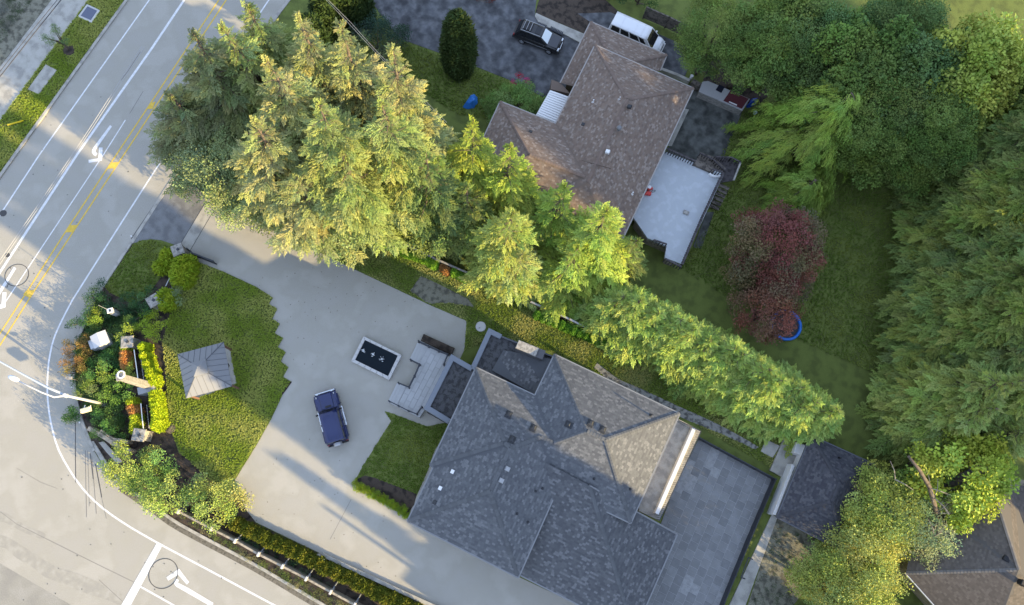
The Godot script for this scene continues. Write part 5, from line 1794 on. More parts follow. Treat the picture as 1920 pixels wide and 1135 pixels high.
	# trees outside the picture that throw the long shadows: placed by distance across (q) and along (a) the sun's path
	for q in [[-27, 64, 26, 5.0], [-31, 58, 32, 4.6], [-33.5, 66, 30, 3.0], [-41.6, 57, 31, 3.6], [-46, 62, 32, 5.0], [-51, 64, 30, 5.0], [-57, 66, 30, 5.0]]:
		var near: bool = q[1] < 50
		var spot := Vector3(.838 * q[1] - .545 * q[0], 0, .545 * q[1] + .838 * q[0])
		spreading("leafy_tree", spot, q[2], q[3], Color(.047, .077, .03), 460 + k, "tall leafy tree below the picture's lower right edge" if near else "tall leafy tree beyond the picture's right edge", "tall trees below the picture's edge" if near else "tall trees beyond the picture's right edge", leaf.broad, 1.9, .08, 1.0, M.shade_leaf)
		k += 1
	for q in [[-4.6, 33, 23, 2.4], [-3.5, 38, 32, 2.8], [-1.7, 34, 30, 3.4], [-.4, 40, 34, 3.0], [1.2, 35, 31, 3.4], [2.7, 37, 30, 2.8], [3.6, 31, 23, 2.1], [6.9, 36, 14, 2.4]]:
		conifer("conifer_tree", Vector3(.838 * q[1] - .545 * q[0], 0, .545 * q[1] + .838 * q[0]), q[2], q[3], Color(.05, .07, .024), 460 + k, "tall conifer below the picture's lower right edge", "conifers below the picture's edge", .03, .2, 3.6)
		k += 1

func build_grass():
	var r := RandomNumberGenerator.new()
	r.seed = 55
	var dry := noise(90, .12, 3)
	var cols := [[Color(.27, .36, .05), Color(.46, .48, .14)], [Color(0.155, 0.232, 0.040), Color(0.248, 0.295, 0.062)], [Color(0.202, 0.279, 0.046), Color(0.434, 0.434, 0.155)], [Color(0.155, 0.232, 0.040), Color(0.248, 0.295, 0.062)], [Color(0.155, 0.232, 0.040), Color(0.248, 0.295, 0.062)]]
	var names := ["grass"]
	for lawn in lawns:
		var pk := PackedVector2Array(lawn[0])
		var lo := Vector2(1e9, 1e9)
		var hi := -lo
		for p in pk:
			lo = lo.min(p)
			hi = hi.max(p)
		var places := []
		var tints := []
		var n := int((hi.x - lo.x) * (hi.y - lo.y) * [125.0, 70.0, 95.0, 40.0, 50.0][lawn[1]])
		for i in n:
			var p := Vector2(r.randf_range(lo.x, hi.x), r.randf_range(lo.y, hi.y))
			if not Geometry2D.is_point_in_polygon(p, pk):
				continue
			var bare := false
			for h in bare_spots:
				if Geometry2D.is_point_in_polygon(p, h):
					bare = true
					break
			if bare:
				continue
			var d := clampf(dry.get_noise_2d(p.x * 1.6, p.y * 1.6) * 1.6 + .35 + r.randf_range(-.25, .25), 0, 1)
			var c: Color = cols[lawn[1]][0].lerp(cols[lawn[1]][1], d)
			places.append(Transform3D(Basis.from_euler(Vector3(0, r.randf() * TAU, 0)).scaled(Vector3(1, r.randf_range(.7, 1.3), 1) * r.randf_range(.11, .18)), v3(p, .05 if lawn[1] == 0 else .02)))
			tints.append(c * r.randf_range(.85, 1.15))
		many("grass", leaf.tuft, M.grass, places, tints, self)

# ---------------------------------------------------------------- the planted corner by the road
func pillar(at: Vector3, yaw: float, label: String) -> Node3D:
	var t := thing("stone_pillar", label, "pillar", at, yaw, "stone pillars of the roadside fence")
	var s := Shape.new()
	s.box(Vector3(0, .75, 0), Vector3(.82, 1.5, .82), Basis(), .02)
	part("shaft", s, M.stone, t)
	s = Shape.new()
	s.box(Vector3(0, 1.56, 0), Vector3(1.0, .14, 1.0), Basis(), .04)
	part("cap", s, M.stone, t)
	s = Shape.new()
	s.box(Vector3(.05, 1.66, 0), Vector3(.22, .1, .22), Basis(Vector3.UP, .5), .02)
	part("lamp_mount", s, M.dark_metal, t)
	return t

func metal_fence(path: Array, label: String, m: Material, h := 1.35):
	var t := thing("metal_fence", label, "fence", Vector3.ZERO, 0, "light metal fences between the stone pillars")
	for i in path.size() - 1:
		var s := Shape.new()
		s.wall([path[i], path[i + 1]], .06, h - .05, h)
		part("rail", s, m, t)
		s = Shape.new()
		s.wall([path[i], path[i + 1]], .04, .2, .24)
		part("rail", s, m, t)
		var n := int(path[i].distance_to(path[i + 1]) / .15)
		s = Shape.new()
		for k in n:
			s.box(v3(path[i].lerp(path[i + 1], (k + .5) / n), h * .5), Vector3(.022, h - .06, .022))
		tag(part("bars", s, M.dark_metal, t), "", "", "", "stuff")

func clumps(called: String, poly: Array, tints: Array, sd: int, meshes: Array, size: float, per_m2: float, height: float, m: Material):
	var r := RandomNumberGenerator.new()
	r.seed = sd
	var pk := PackedVector2Array(poly)
	var lo := Vector2(1e9, 1e9)
	var hi := -lo
	for p in pk:
		lo = lo.min(p)
		hi = hi.max(p)
	var area := (hi.x - lo.x) * (hi.y - lo.y)
	var hum := noise(sd, .35, 2)
	var holder := Node3D.new()
	holder.name = called
	add_child(holder, true)
	tag(holder, "", "", "", "stuff")
	var c := Crown.new()
	c.r.seed = sd
	for i in int(area * per_m2):
		var p := Vector2(r.randf_range(lo.x, hi.x), r.randf_range(lo.y, hi.y))
		if not Geometry2D.is_point_in_polygon(p, pk): continue
		var k := hum.get_noise_2d(p.x, p.y)
		var tint: Color = tints[int(clampf((k + .5) * tints.size(), 0, tints.size() - 1))]
		var y := height * clampf(.55 + k * 1.3, .12, 1.3)
		c.add(Transform3D(tilt(r, size * r.randf_range(.7, 1.3)), v3(p, y * r.randf_range(.45, 1.0))), toned(tint, r, .25))
	for k in 3:
		many("foliage", meshes[k], m, c.places[k], c.tints[k], holder)

func build_garden_corner():
	pillar(Vector3(-25.38, 0, -19.33), .43, "stone gate pillar beside the open black gate leaf")
	pillar(Vector3(-26.89, 0, -14.79), .6, "stone pillar beside the lime green bush above the gazebo")
	pillar(Vector3(-28.59, 0, -11.22), .1, "stone pillar between the grey cabinet and the gazebo")
	pillar(Vector3(-26.71, 0, -3.6), -.12, "stone pillar at the fence's lower end beside the tree stump")
	metal_fence([Vector2(-25.22, -18.52), Vector2(-25.76, -17.14), Vector2(-26.12, -16.13)], "light metal fence rail running from the gate pillar past the golden shrubs", M.grey_metal)
	metal_fence([Vector2(-28.06, -10.62), Vector2(-27.72, -9.3), Vector2(-27.38, -7.95)], "light metal fence between the yellow thuja rows, above the scroll column", M.white_metal)
	metal_fence([Vector2(-26.96, -6.15), Vector2(-26.74, -5.1), Vector2(-26.52, -4.13)], "light metal fence between the yellow thuja rows, below the scroll column", M.white_metal)
	# tall column with a ring on its top
	var b := Vector3(-26.53, 0, -7.63)
	var col := thing("ring_column", "tall pale square column with a white ring on top among the roadside hedges", "column", b, .28)
	var s := Shape.new()
	var rings := []
	for q in [[0.0, .30], [.5, .30], [.52, .25], [6.2, .2], [6.22, .26], [6.4, .26]]:
		rings.append([Vector3(-q[1], q[0], q[1]), Vector3(q[1], q[0], q[1]), Vector3(q[1], q[0], -q[1]), Vector3(-q[1], q[0], -q[1])])
	s.loft(rings)
	part("shaft", s, M.stone, col)
	s = Shape.new()
	s.soft()
	var pts := []
	var rad := []
	for k in 17:
		pts.append(Vector3(.18 + .26 * cos(TAU * k / 16), 6.5, -.12 + .26 * sin(TAU * k / 16)))
		rad.append(.065)
	s.tube(pts, rad, 6)
	part("ring", s, M.white_metal, col)
	s = Shape.new()
	s.box(Vector3(-.25, .7, .25), Vector3(1.3, 1.4, .6), Basis(), .03)
	part("pedestal", s, mat(lin(.30, .31, .33), .8), col)
	# utility boxes
	var cab := thing("utility_cabinet", "light grey utility cabinet with sloped lid among the roadside shrubs", "cabinet", Vector3(-30.93, 0, -11.45), .47)
	s = Shape.new()
	s.box(Vector3(0, .65, 0), Vector3(1.15, 1.3, 1.0), Basis(), .02)
	part("body", s, M.lamp_white, cab)
	s = Shape.new()
	s.loft([[Vector3(-.65, 1.3, .58), Vector3(.65, 1.3, .58), Vector3(.65, 1.36, .58), Vector3(0, 1.52, .58), Vector3(-.65, 1.36, .58)], [Vector3(-.65, 1.3, -.58), Vector3(.65, 1.3, -.58), Vector3(.65, 1.36, -.58), Vector3(0, 1.52, -.58), Vector3(-.65, 1.36, -.58)]])
	part("lid", s, M.lamp_white, cab)
	s = Shape.new()
	s.box(Vector3(-.82, .5, -.05), Vector3(.5, 1.0, .8), Basis(), .02)
	part("side_box", s, mat(lin(.55, .58, .62), .5), cab)
	s = Shape.new()
	for x in [-.28, .28]:
		s.box(Vector3(x, .68, .505), Vector3(.5, 1.1, .02))
	part("door", s, mat(lin(.62, .62, .62), .5), cab)
	var ped := thing("meter_pedestal", "slim white meter pedestal standing in the dark roadside shrubs", "meter box", Vector3(-30.35, 0, -13.89), .3)
	s = Shape.new()
	s.box(Vector3(0, .75, 0), Vector3(.42, 1.5, .34), Basis(), .03)
	part("body", s, M.lamp_white, ped)
	s = Shape.new()
	s.box(Vector3(0, 1.52, 0), Vector3(.5, .06, .42), Basis(), .02)
	part("lid", s, M.white_metal, ped)
	s = Shape.new()
	s.box(Vector3(0.02, 1.56, .02), Vector3(.16, .03, .2))
	part("hatch", s, M.dark_metal, ped)
	s = Shape.new()
	s.tube([Vector3(-.2, 0, -.16), Vector3(-.2, 3.0, -.16)], [.025, .02], 6)
	part("mast", s, M.grey_metal, ped)
	# curved tan retaining wall
	s = Shape.new()
	s.wall(bend([Vector2(-31.01, -4.16), Vector2(-30.3, -3.8), Vector2(-29.45, -3.34), Vector2(-28.38, -2.67), Vector2(-27.44, -2.28)], 4), .34, -.1, 1.15, .03)
	var w := single("retaining_wall", s, M.tan_wall, "curved tan retaining wall beside the road corner, in front of the big bushes", "wall")
	s = Shape.new()
	s.wall(bend([Vector2(-30.06, -3.97), Vector2(-29.05, -3.3), Vector2(-28.38, -3.21), Vector2(-27.8, -3.05)], 3), .26, -.1, 1.05, .03)
	part("spur_wall", s, M.tan_wall, w)
	s = Shape.new()
	s.prism([Vector2(-31.26, -3.83), Vector2(-29.89, -3.09), Vector2(-28.74, -2.41), Vector2(-28.15, -1.95), Vector2(-28.65, -1.21), Vector2(-29.79, -2.28), Vector2(-30.86, -3.35)], -.05, .03)
	struct("mulch_bed", s, M.soil)
	s = Shape.new()
	s.prism([Vector2(-30.53, -3.08), Vector2(-30.1, -3.15), Vector2(-29.11, -2.21), Vector2(-28.43, -1.54), Vector2(-28.8, -1.34), Vector2(-29.79, -2.28)], -.05, .08, .01)
	single("stone_slab", s, M.concrete, "pale stone slab lying in the mulch below the tan retaining wall", "slab")
	s = Shape.new()
	s.prism([Vector2(-28.45, -2.65), Vector2(-27.83, -2.32), Vector2(-28.15, -1.93), Vector2(-28.81, -2.2)], -.05, .12, .02)
	single("vault_lid", s, mat(lin(.13, .14, .19), .5), "dark blue grey vault lid below the tan retaining wall", "vault lid")
	# stump in a ring of dead grass
	s = Shape.new()
	s.lathe(Vector3(-24.87, 0, -4.23), [Vector2(.46, -.05), Vector2(.42, .16), Vector2(.001, .18)], 14)
	var st := single("tree_stump", s, M.bark, "round brown tree stump on the lit lawn beside the yellow thujas", "stump")
	s = Shape.new()
	for q in [[-.1, .12], [.08, -.1]]:
		s.box(Vector3(-24.87, 0, -4.23) + Vector3(q[0], .19, q[1]), Vector3(.3, .04, .16), Basis(Vector3.UP, .6), .01)
	part("bark_piece", s, M.weathered, st)
	# plants
	var g := "yellow thujas along the inner side of the roadside fence"
	var k := 0
	for p in [Vector3(-27.33, 0, -10.84), Vector3(-27.12, 0, -10.08), Vector3(-26.82, 0, -9.41), Vector3(-26.47, 0, -8.77), Vector3(-26.4, 0, -8.43), Vector3(-26.23, 0, -7.9), Vector3(-25.98, 0, -6.88), Vector3(-25.88, 0, -6.46), Vector3(-25.78, 0, -6.05), Vector3(-25.66, 0, -5.63), Vector3(-25.58, 0, -5.22), Vector3(-25.52, 0, -4.81), Vector3(-25.56, 0, -4.39), Vector3(-25.34, 0, -4.6)]:
		column("thuja", p, 1.9, .36, Color(.353, .44, .019), 500 + k, "small bright yellow thuja in the row on the lawn side of the roadside fence", g, "shrub", .5, .75, 5, M.leaf)
		k += 1
	g = "young thujas along the road side of the roadside fence"
	for q in [[Vector3(-28.89, 0, -10.82), 0], [Vector3(-28.86, 0, -10.32), 1], [Vector3(-28.83, 0, -9.82), 1], [Vector3(-28.74, 0, -9.39), 1], [Vector3(-27.87, 0, -6.23), 0], [Vector3(-27.79, 0, -5.86), 1], [Vector3(-27.51, 0, -5.47), 1], [Vector3(-27.39, 0, -5.04), 0], [Vector3(-27.37, 0, -4.58), 0], [Vector3(-27.34, 0, -4.11), 0]]:
		column("thuja", q[0], 1.5, .36, [Color(.307, .374, .025), Color(.42, .21, .07)][q[1]], 500 + k, ["small yellow thuja in the row on the road side of the fence", "small dying orange thuja in the row on the road side of the fence"][q[1]], g, "shrub", .5, .75, 5, M.leaf)
		k += 1
	for q in [[Vector3(-24.75, 0, -17.96), 2.1, .85, "golden cypress shrub right behind the gate pillar"], [Vector3(-24.98, 0, -17.1), 2.0, .85, "golden cypress shrub second from the gate pillar, at the lawn's edge"], [Vector3(-26.36, 0, -19.01), 1.5, .5, "small golden cypress on the corner lawn side of the gate pillar"], [Vector3(-26.52, 0, -18.45), 1.2, .45, "small reddish gold cypress in front of the light fence rail"], [Vector3(-26.97, 0, -18.01), 1.2, .45, "small golden cypress at the corner lawn's inner edge"], [Vector3(-26.07, 0, -15.06), 1.7, .75, "golden cypress shrub beside the second stone pillar"]]:
		column("golden_cypress", q[0], q[1], q[2], Color(.223, .297, .019), 500 + k, q[3], "golden cypresses near the gate", "shrub", .8, .4, 6, M.leaf)
		k += 1
	var lime := Color(.205, .286, .025)
	for q in [[Vector3(-26.8, 0, -12.77), 2.0, 1.15, lime, "bright lime green bush with a hollow middle beside the gazebo lawn"], [Vector3(-27.72, 0, -12.9), 1.6, .7, lime, "smaller lime bush joined to the bright lime one"], [Vector3(-28.89, 0, -12.27), 1.7, .85, Color(0.212, 0.277, 0.044), "yellowish bush above the middle stone pillar"], [Vector3(-25.65, 0, -15.67), 1.7, 1.0, Color(0.145, 0.211, 0.090), "pale leaved bush with dry twigs at the upper corner of the gazebo lawn"], [Vector3(-31.81, 0, -13.36), 1.4, .75, Color(0.190, 0.264, 0.037), "yellow green bush in the dark shrubs, left of the meter pedestal"], [Vector3(-32.73, 0, -12.99), 1.6, .9, Color(0.034, 0.086, 0.030), "dark green bush at the kerb beside the white edge line"], [Vector3(-31.53, 0, -15.43), 1.7, 1.0, Color(0.034, 0.086, 0.037), "dark green bush at the corner lawn's lower tip"], [Vector3(-30.06, 0, -14.34), 1.5, 1.0, Color(0.028, 0.073, 0.032), "dark bush right of the meter pedestal"], [Vector3(-28.27, 0, -15.18), 1.7, 1.1, Color(0.056, 0.126, 0.044), "green bush between the corner lawn and the second pillar"], [Vector3(-28.11, 0, -13.85), 1.5, .9, Color(0.034, 0.079, 0.030), "shaded dark bush under the lime one"],
		[Vector3(-32.88, 0, -11.1), 1.5, .95, Color(0.204, 0.132, 0.036), "orange tipped barberry at the kerb, uppermost of its group"], [Vector3(-32.86, 0, -9.96), 1.5, .95, Color(0.216, 0.120, 0.036), "orange red barberry at the kerb, middle of its group"], [Vector3(-32.64, 0, -8.9), 1.5, .95, Color(0.192, 0.144, 0.036), "orange green barberry at the kerb, lowest of its group"], [Vector3(-30.72, 0, -9.34), 1.7, 1.1, Color(0.067, 0.158, 0.037), "mid green bush between the barberries and the thuja row"], [Vector3(-30.15, 0, -10.2), 1.4, .9, Color(0.034, 0.092, 0.032), "dark green bush below the utility cabinet"], [Vector3(-30.69, 0, -8.04), 1.7, 1.1, Color(0.168, 0.251, 0.044), "light green bush above the street lamp's foot"], [Vector3(-31.52, 0, -7.19), 1.5, 1.0, Color(0.122, 0.172, 0.053), "olive green bush at the kerb above the street lamp"], [Vector3(-29.47, 0, -7.56), 1.6, 1.0, Color(0.112, 0.224, 0.037), "green bush right of the ring column's top"], [Vector3(-28.45, 0, -7.08), 1.5, .9, Color(0.101, 0.198, 0.037), "green bush touching the fence under the ring column"], [Vector3(-28.58, 0, -9.14), 1.3, .6, Color(0.212, 0.290, 0.044), "small yellow green bush against the fence above the ring column"], [Vector3(-30.07, 0, -4.37), 1.5, .9, Color(0.089, 0.185, 0.044), "green bush behind the tan retaining wall"], [Vector3(-29.39, 0, -3.83), 1.3, .8, Color(0.067, 0.145, 0.037), "smaller green bush where the tan wall forks"], [Vector3(-32.73, 0, -5.25), .9, .5, Color(0.056, 0.132, 0.030), "low weed bush growing over the kerb below the street lamp"]]:
		spreading("bush", q[0], q[1] * 1.1, q[2] * 1.2, q[3], 500 + k, q[4], "bushes in the roadside bed", leaf.small, .62, .06, 2.2, M.leaf)
		k += 1
	clumps("ground_cover", [Vector2(-32.2, -16.24), Vector2(-31.6, -15.95), Vector2(-30.84, -14.4), Vector2(-29.6, -14.57), Vector2(-27.65, -14.67), Vector2(-27.41, -13.86), Vector2(-29.3, -12.15), Vector2(-29.42, -10.42), Vector2(-29.36, -8.29), Vector2(-28.92, -8.08), Vector2(-28.8, -5.51), Vector2(-27.62, -4.14), Vector2(-28.3, -3.12), Vector2(-30.03, -4.13), Vector2(-31.4, -4.81), Vector2(-32.74, -7.21), Vector2(-33.26, -8.96), Vector2(-33.43, -11.1), Vector2(-32.84, -13.79)], [Color(.035, .075, .025), Color(.05, .10, .03), Color(.075, .135, .035)], 91, leaf.small, .55, 26.0, .9, M.leaf)
	for q in [[Vector3(-27.18, 0, -1.23), 3.0, 2.0, Color(0.263, 0.328, 0.070), "large light green bush behind the tan wall, at the lawn's lower left"], [Vector3(-25.27, 0, -0.68), 2.8, 1.7, Color(0.155, 0.250, 0.058), "large mid green bush in the middle of the lower clump"], [Vector3(-24.12, 0, 0.83), 2.7, 1.8, Color(0.233, 0.313, 0.070), "large light green bush beside the concrete wall's upper end"], [Vector3(-25.67, 0, 0.51), 2.4, 1.3, Color(0.201, 0.281, 0.070), "green bush leaning over the kerb beside the weeds"], [Vector3(-20.22, 0, 1.8), 2.9, 1.9, Color(0.248, 0.313, 0.070), "large leafy bush at the driveway's lower left corner"], [Vector3(-18.96, 0, 1.26), 2.2, 1.2, Color(0.263, 0.297, 0.094), "leafy bush reaching over the driveway with a bare twig"], [Vector3(-21.84, 0, 0.83), 2.2, 1.2, Color(0.170, 0.250, 0.070), "green bush between the two large lower clumps"]]:
		spreading("large_bush", q[0], q[1], q[2], q[3], 500 + k, q[4], "large bushes at the garden's lower corner", leaf.small, .95, .06, 2.0, M.leaf)
		k += 1

func build_street_furniture():
	# street lamp with two arms
	var b := Vector3(-30.48, 0, -6.22)
	var lamp := thing("street_lamp", "white street lamp with a curved lamp arm and a long signal arm over the road", "street lamp", b)
	var s := Shape.new()
	s.soft()
	var top: Vector3 = Vector3(-30.46, 6, -6.24) - b
	s.tube([Vector3.ZERO, top * .5, top], [.13, .11, .09], 10)
	part("pole", s, M.lamp_white, lamp)
	s = Shape.new()
	s.lathe(Vector3.ZERO, [Vector2(.24, -.02), Vector2(.24, .25), Vector2(.16, .4), Vector2(.001, .4)], 12)
	part("pole_base", s, M.grey_metal, lamp)
	s = Shape.new()
	s.tube([top + Vector3(0, -.15, 0), top + Vector3(0, .2, 0)], [.16, .16], 10)
	part("collar", s, M.lamp_white, lamp)
	s = Shape.new()
	s.soft()
	s.tube([top, Vector3(-31.06, 6.4, -6.07) - b, Vector3(-31.74, 6.8, -6.35) - b, Vector3(-32.49, 7.1, -6.73) - b, Vector3(-33.25, 7.3, -7.14) - b], [.075, .065, .06, .05, .045], 8)
	part("lamp_arm", s, M.lamp_white, lamp)
	s = Shape.new()
	s.soft()
	var ha: Vector3 = Vector3(-33.25, 7.3, -7.17) - b
	var hb: Vector3 = Vector3(-34.08, 7.3, -7.5) - b
	var d := (hb - ha).normalized()
	var x := d.cross(Vector3.UP)
	var rings := []
	for q in [[0.0, .08, .05], [.12, .16, .09], [.5, .2, .11], [.85, .16, .09], [1.0, .05, .04]]:
		var ring := []
		for k in 10:
			var a := TAU * k / 10
			ring.append(ha.lerp(hb, q[0]) + x * cos(a) * q[1] + Vector3.UP * sin(a) * q[2])
		rings.append(ring)
	s.loft(rings)
	part("lamp_head", s, M.white_metal, lamp)
	s = Shape.new()
	s.soft()
	s.tube([top, Vector3(-31.77, 6.1, -6.8) - b, Vector3(-33.66, 6.3, -7.78) - b, Vector3(-35.32, 6.5, -8.68) - b, Vector3(-38.16, 6.7, -10.13) - b], [.1, .09, .08, .07, .06], 8)
	part("signal_arm", s, mat(lin(.48, .54, .60), .45), lamp)
	s = Shape.new()
	for q in [[Vector3(-30.71, 2.6, -5.87), Vector3(-30.79, 2.6, -5.42)], [Vector3(-30.27, 2.6, -5.84), Vector3(-30.36, 2.6, -5.46)]]:
		s.tube([q[0] - b, q[1] - b], [.035, .035], 6)
	var br := part("signal_bracket", s, M.white_metal, lamp)
	s = Shape.new()
	s.box(Vector3(-30.66, 2.5, -5.49) - b, Vector3(.72, .42, .34), Basis(Vector3.UP, .3), .05)
	part("pedestrian_signal", s, mat(lin(.62, .60, .42), .5), br)
	# small sign post at the kerb
	var sg := thing("sign_post", "small pale sign post with a pointed plate at the kerb above the street lamp", "sign", Vector3(-32.64, 0, -8.1))
	s = Shape.new()
	s.tube([Vector3.ZERO, Vector3(0, 2.1, 0)], [.035, .035], 6)
	part("post", s, M.stone, sg)
	s = Shape.new()
	s.prism([Vector2(-.32, 0), Vector2(-.05, -.13), Vector2(.3, -.1), Vector2(.3, .1), Vector2(-.05, .13)], 2.0, 2.08, .01)
	part("plate", s, M.stone, sg)
	# cables high over the street
	for q in [[[Vector3(-33.6, 8.5, -39.8), Vector3(-34.3, 8.4, -38.61), Vector3(-36.15, 8.2, -35.41), Vector3(-38.01, 8.3, -31.49), Vector3(-40.1, 8.6, -26.71)], "dark overhead cable over the pavement, nearer the road", .035], [[Vector3(-33.61, 8.9, -39.82), Vector3(-34.34, 8.8, -38.31), Vector3(-36.15, 8.6, -35.2), Vector3(-37.88, 8.7, -31.55), Vector3(-40.05, 9, -26.74)], "thin dark overhead cable over the pavement's outer edge", .022]]:
		s = Shape.new()
		s.tube(q[0], [q[2], q[2], q[2], q[2], q[2]], 5)
		single("overhead_cable", s, M.wire, q[1], "cable", "overhead cables along the road")
	for q in [[[Vector3(-27.69, 7.6, -35.06), Vector3(-29.04, 7.5, -31.98), Vector3(-30.62, 7.4, -28.41), Vector3(-31.78, 7.4, -25.73), Vector3(-33.94, 7.4, -20.97), Vector3(-35.99, 7.5, -16.4), Vector3(-37.67, 7.7, -12.48)], "pale overhead cable beside the thick lane line, outer of the pair"], [[Vector3(-27.46, 7.6, -35.01), Vector3(-28.87, 7.5, -31.92), Vector3(-30.45, 7.4, -28.36), Vector3(-31.6, 7.4, -25.73), Vector3(-33.77, 7.4, -20.98), Vector3(-35.82, 7.5, -16.34), Vector3(-37.46, 7.7, -12.43)], "pale overhead cable beside the thick lane line, inner of the pair"]]:
		s = Shape.new()
		s.tube(q[0], [.016, .016, .016, .016, .016, .016, .016], 5)
		single("overhead_cable", s, M.pale_wire, q[1], "cable", "overhead cables along the road")
	for q in [[[Vector3(-13.86, 7.4, -41.47), Vector3(-12.78, 7.2, -40.44), Vector3(-10.92, 6.6, -38.78), Vector3(-8.72, 6.4, -36.32), Vector3(-2.35, 6.2, -29.62)], "grey service cable crossing the dark bush, upper of two"], [[Vector3(-14.02, 7.2, -41.54), Vector3(-12.94, 7, -40.51), Vector3(-11.1, 6.4, -38.78), Vector3(-8.93, 6.2, -36.42), Vector3(-2.47, 6, -29.59)], "grey service cable crossing the dark bush, lower of two"]]:
		s = Shape.new()
		s.tube(q[0], [.013, .013, .013, .013, .013], 5)
		single("service_cable", s, M.pale_wire, q[1], "cable", "service cables to the brown house")
	# verge
	var v := thing("utility_vault", "square utility vault with blue grey lid and white frame in the grass verge", "vault", Vector3.ZERO)
	s = Shape.new()
	s.prism([Vector2(-37.16, -44.28), Vector2(-35.84, -43.63), Vector2(-36.44, -42.24), Vector2(-37.82, -42.86)], .0, .10, .015)
	part("frame", s, M.cement, v)
	s = Shape.new()
	s.prism([Vector2(-37.06, -44), Vector2(-36.11, -43.56), Vector2(-36.56, -42.51), Vector2(-37.54, -42.96)], .1, .13, .01)
	part("lid", s, mat(lin(.10, .115, .17), .45), v)
	s = Shape.new()
	s.prism([Vector2(-39.94, -37.66), Vector2(-38.85, -37.1), Vector2(-40.11, -34.56), Vector2(-41.16, -35.04)], .0, .14, .02)
	single("concrete_pad", s, M.concrete, "bare rectangular concrete pad in the grass verge below the young tree", "slab")
	s = Shape.new()
	s.lathe(Vector3(-38.1, 0, -39.25) + Vector3.UP * .04, [Vector2(.56, 0), Vector2(.5, .06), Vector2(.001, .08)], 16)
	single("mulch_ring", s, M.soil, "round brown mulch ring round the young tree's foot", "mulch")
	spreading("young_tree", Vector3(-38.14, 0, -39.28), 3.3, .95, Color(.112, .176, .062), 600, "thin young tree with sparse pale leaves in the mulch ring on the verge", "", leaf.small, .55, .45, .32)
	var gw := thing("guy_wire", "guy wire with bright yellow guard at the verge's lower edge", "guy wire", Vector3(-41.08, 0, -31.86))
	var o := gw.position
	s = Shape.new()
	s.tube([Vector3(0, .1, 0), Vector3(-41.05, 2, -30.44) - o], [.07, .07], 8)
	part("guard", s, M.yellow_plastic, gw)
	s = Shape.new()
	s.tube([Vector3.ZERO, Vector3(-41.05, 2, -30.44) - o, Vector3(-40.63, 9, -25.51) - o], [.015, .015, .015], 5)
	part("wire", s, M.wire, gw)
	clumps("bank_weeds", [Vector2(-41.9, -45.15), Vector2(-44.42, -39.57), Vector2(-47.52, -40.87), Vector2(-47.77, -47.86)], [Color(.047, .083, .031), Color(.084, .11, .062), Color(.112, .121, .1)], 95, leaf.small, .45, 11.0, .35, M.grass)
	# bins by the driveway mouth
	for q in [[Vector3(-20.54, 0, -25.53), lin(.03, .05, .22), lin(.05, .09, .36), .15, "blue wheeled bin under the pale trees by the driveway"], [Vector3(-19.96, 0, -25.12), lin(.06, .06, .065), lin(.12, .12, .12), .15, "dark grey bin right beside the blue one"], [Vector3(-19.09, 0, -24.66), lin(.03, .14, .06), lin(.60, .66, .60), .2, "green bin with a whitish lid beside the driveway trees"]]:
		var t := thing("wheeled_bin", q[4], "bin", q[0], q[3] + .4, "wheeled bins")
		s = Shape.new()
		s.loft([[Vector3(-.24, .05, .26), Vector3(.24, .05, .26), Vector3(.24, .05, -.26), Vector3(-.24, .05, -.26)], [Vector3(-.29, .98, .34), Vector3(.29, .98, .34), Vector3(.29, .98, -.34), Vector3(-.29, .98, -.34)]])
		part("body", s, mat(q[1], .5), t)
		s = Shape.new()
		s.box(Vector3(0, 1.03, .02), Vector3(.64, .1, .78), Basis(), .05)
		part("lid", s, mat(q[2], .45), t)
		for sx in [-.26, .26]:
			s = Shape.new()
			s.tube([Vector3(sx - .03, .1, -.3), Vector3(sx + .03, .1, -.3)], [.1, .1], 10)
			part("wheel", s, M.black, t)
	s = Shape.new()
	s.prism([Vector2(-23.2, -25.78), Vector2(-22.79, -25.59), Vector2(-23.21, -24.78), Vector2(-23.57, -24.92)], -.05, .5, .03)
	single("stone_block", s, M.stone, "pale stone block at the driveway mouth, half under the leaning tree", "stone block")
	s = Shape.new()
	s.prism([Vector2(-22.2, -24.69), Vector2(-21.86, -24.5), Vector2(-22.04, -24.03), Vector2(-22.45, -24.27)], -.05, .6, .03)
	single("stone_block", s, M.white_metal, "white block at the upper end of the dark gate leaf", "stone block")
	# litter on the road edge
	var k := 0
	for p in [Vector3(-33.33, 0, -7.62), Vector3(-32.27, 0, -4.7), Vector3(-30.13, 0, -20.99)]:
		s = Shape.new()
		s.box(p + Vector3.UP * .06, Vector3(.16, .1, .12), Basis(Vector3.UP, k * 1.1), .03)
		single("litter", s, M.white_metal, ["scrap of white litter at the kerb above the street lamp", "scrap of white litter at the kerb below the street lamp", "scrap of white litter in the gutter by the corner lawn"][k], "litter", "white litter along the kerb")
		k += 1

func wheel(parent: Node, at: Vector3, r: float, w: float, rim_mat: Material):
	var s := Shape.new()
	s.soft()
	var side := signf(at.x)
	var b := Basis(Vector3.BACK, -PI / 2)
	s.lathe(at, [Vector2(r * .6, -w * .5), Vector2(r * .96, -w * .5), Vector2(r, -w * .3), Vector2(r, w * .3), Vector2(r * .96, w * .5), Vector2(r * .6, w * .5)], 18, b)
	var t := part("wheel", s, M.black, parent)
	s = Shape.new()
	s.lathe(at + Vector3(side * w * .44, 0, 0), [Vector2(r * .64, -.02), Vector2(r * .64, .02), Vector2(r * .5, .03), Vector2(r * .16, .015), Vector2(.001, .03)], 14, b if side > 0 else Basis(Vector3.BACK, PI / 2))
	part("rim", s, rim_mat, t)

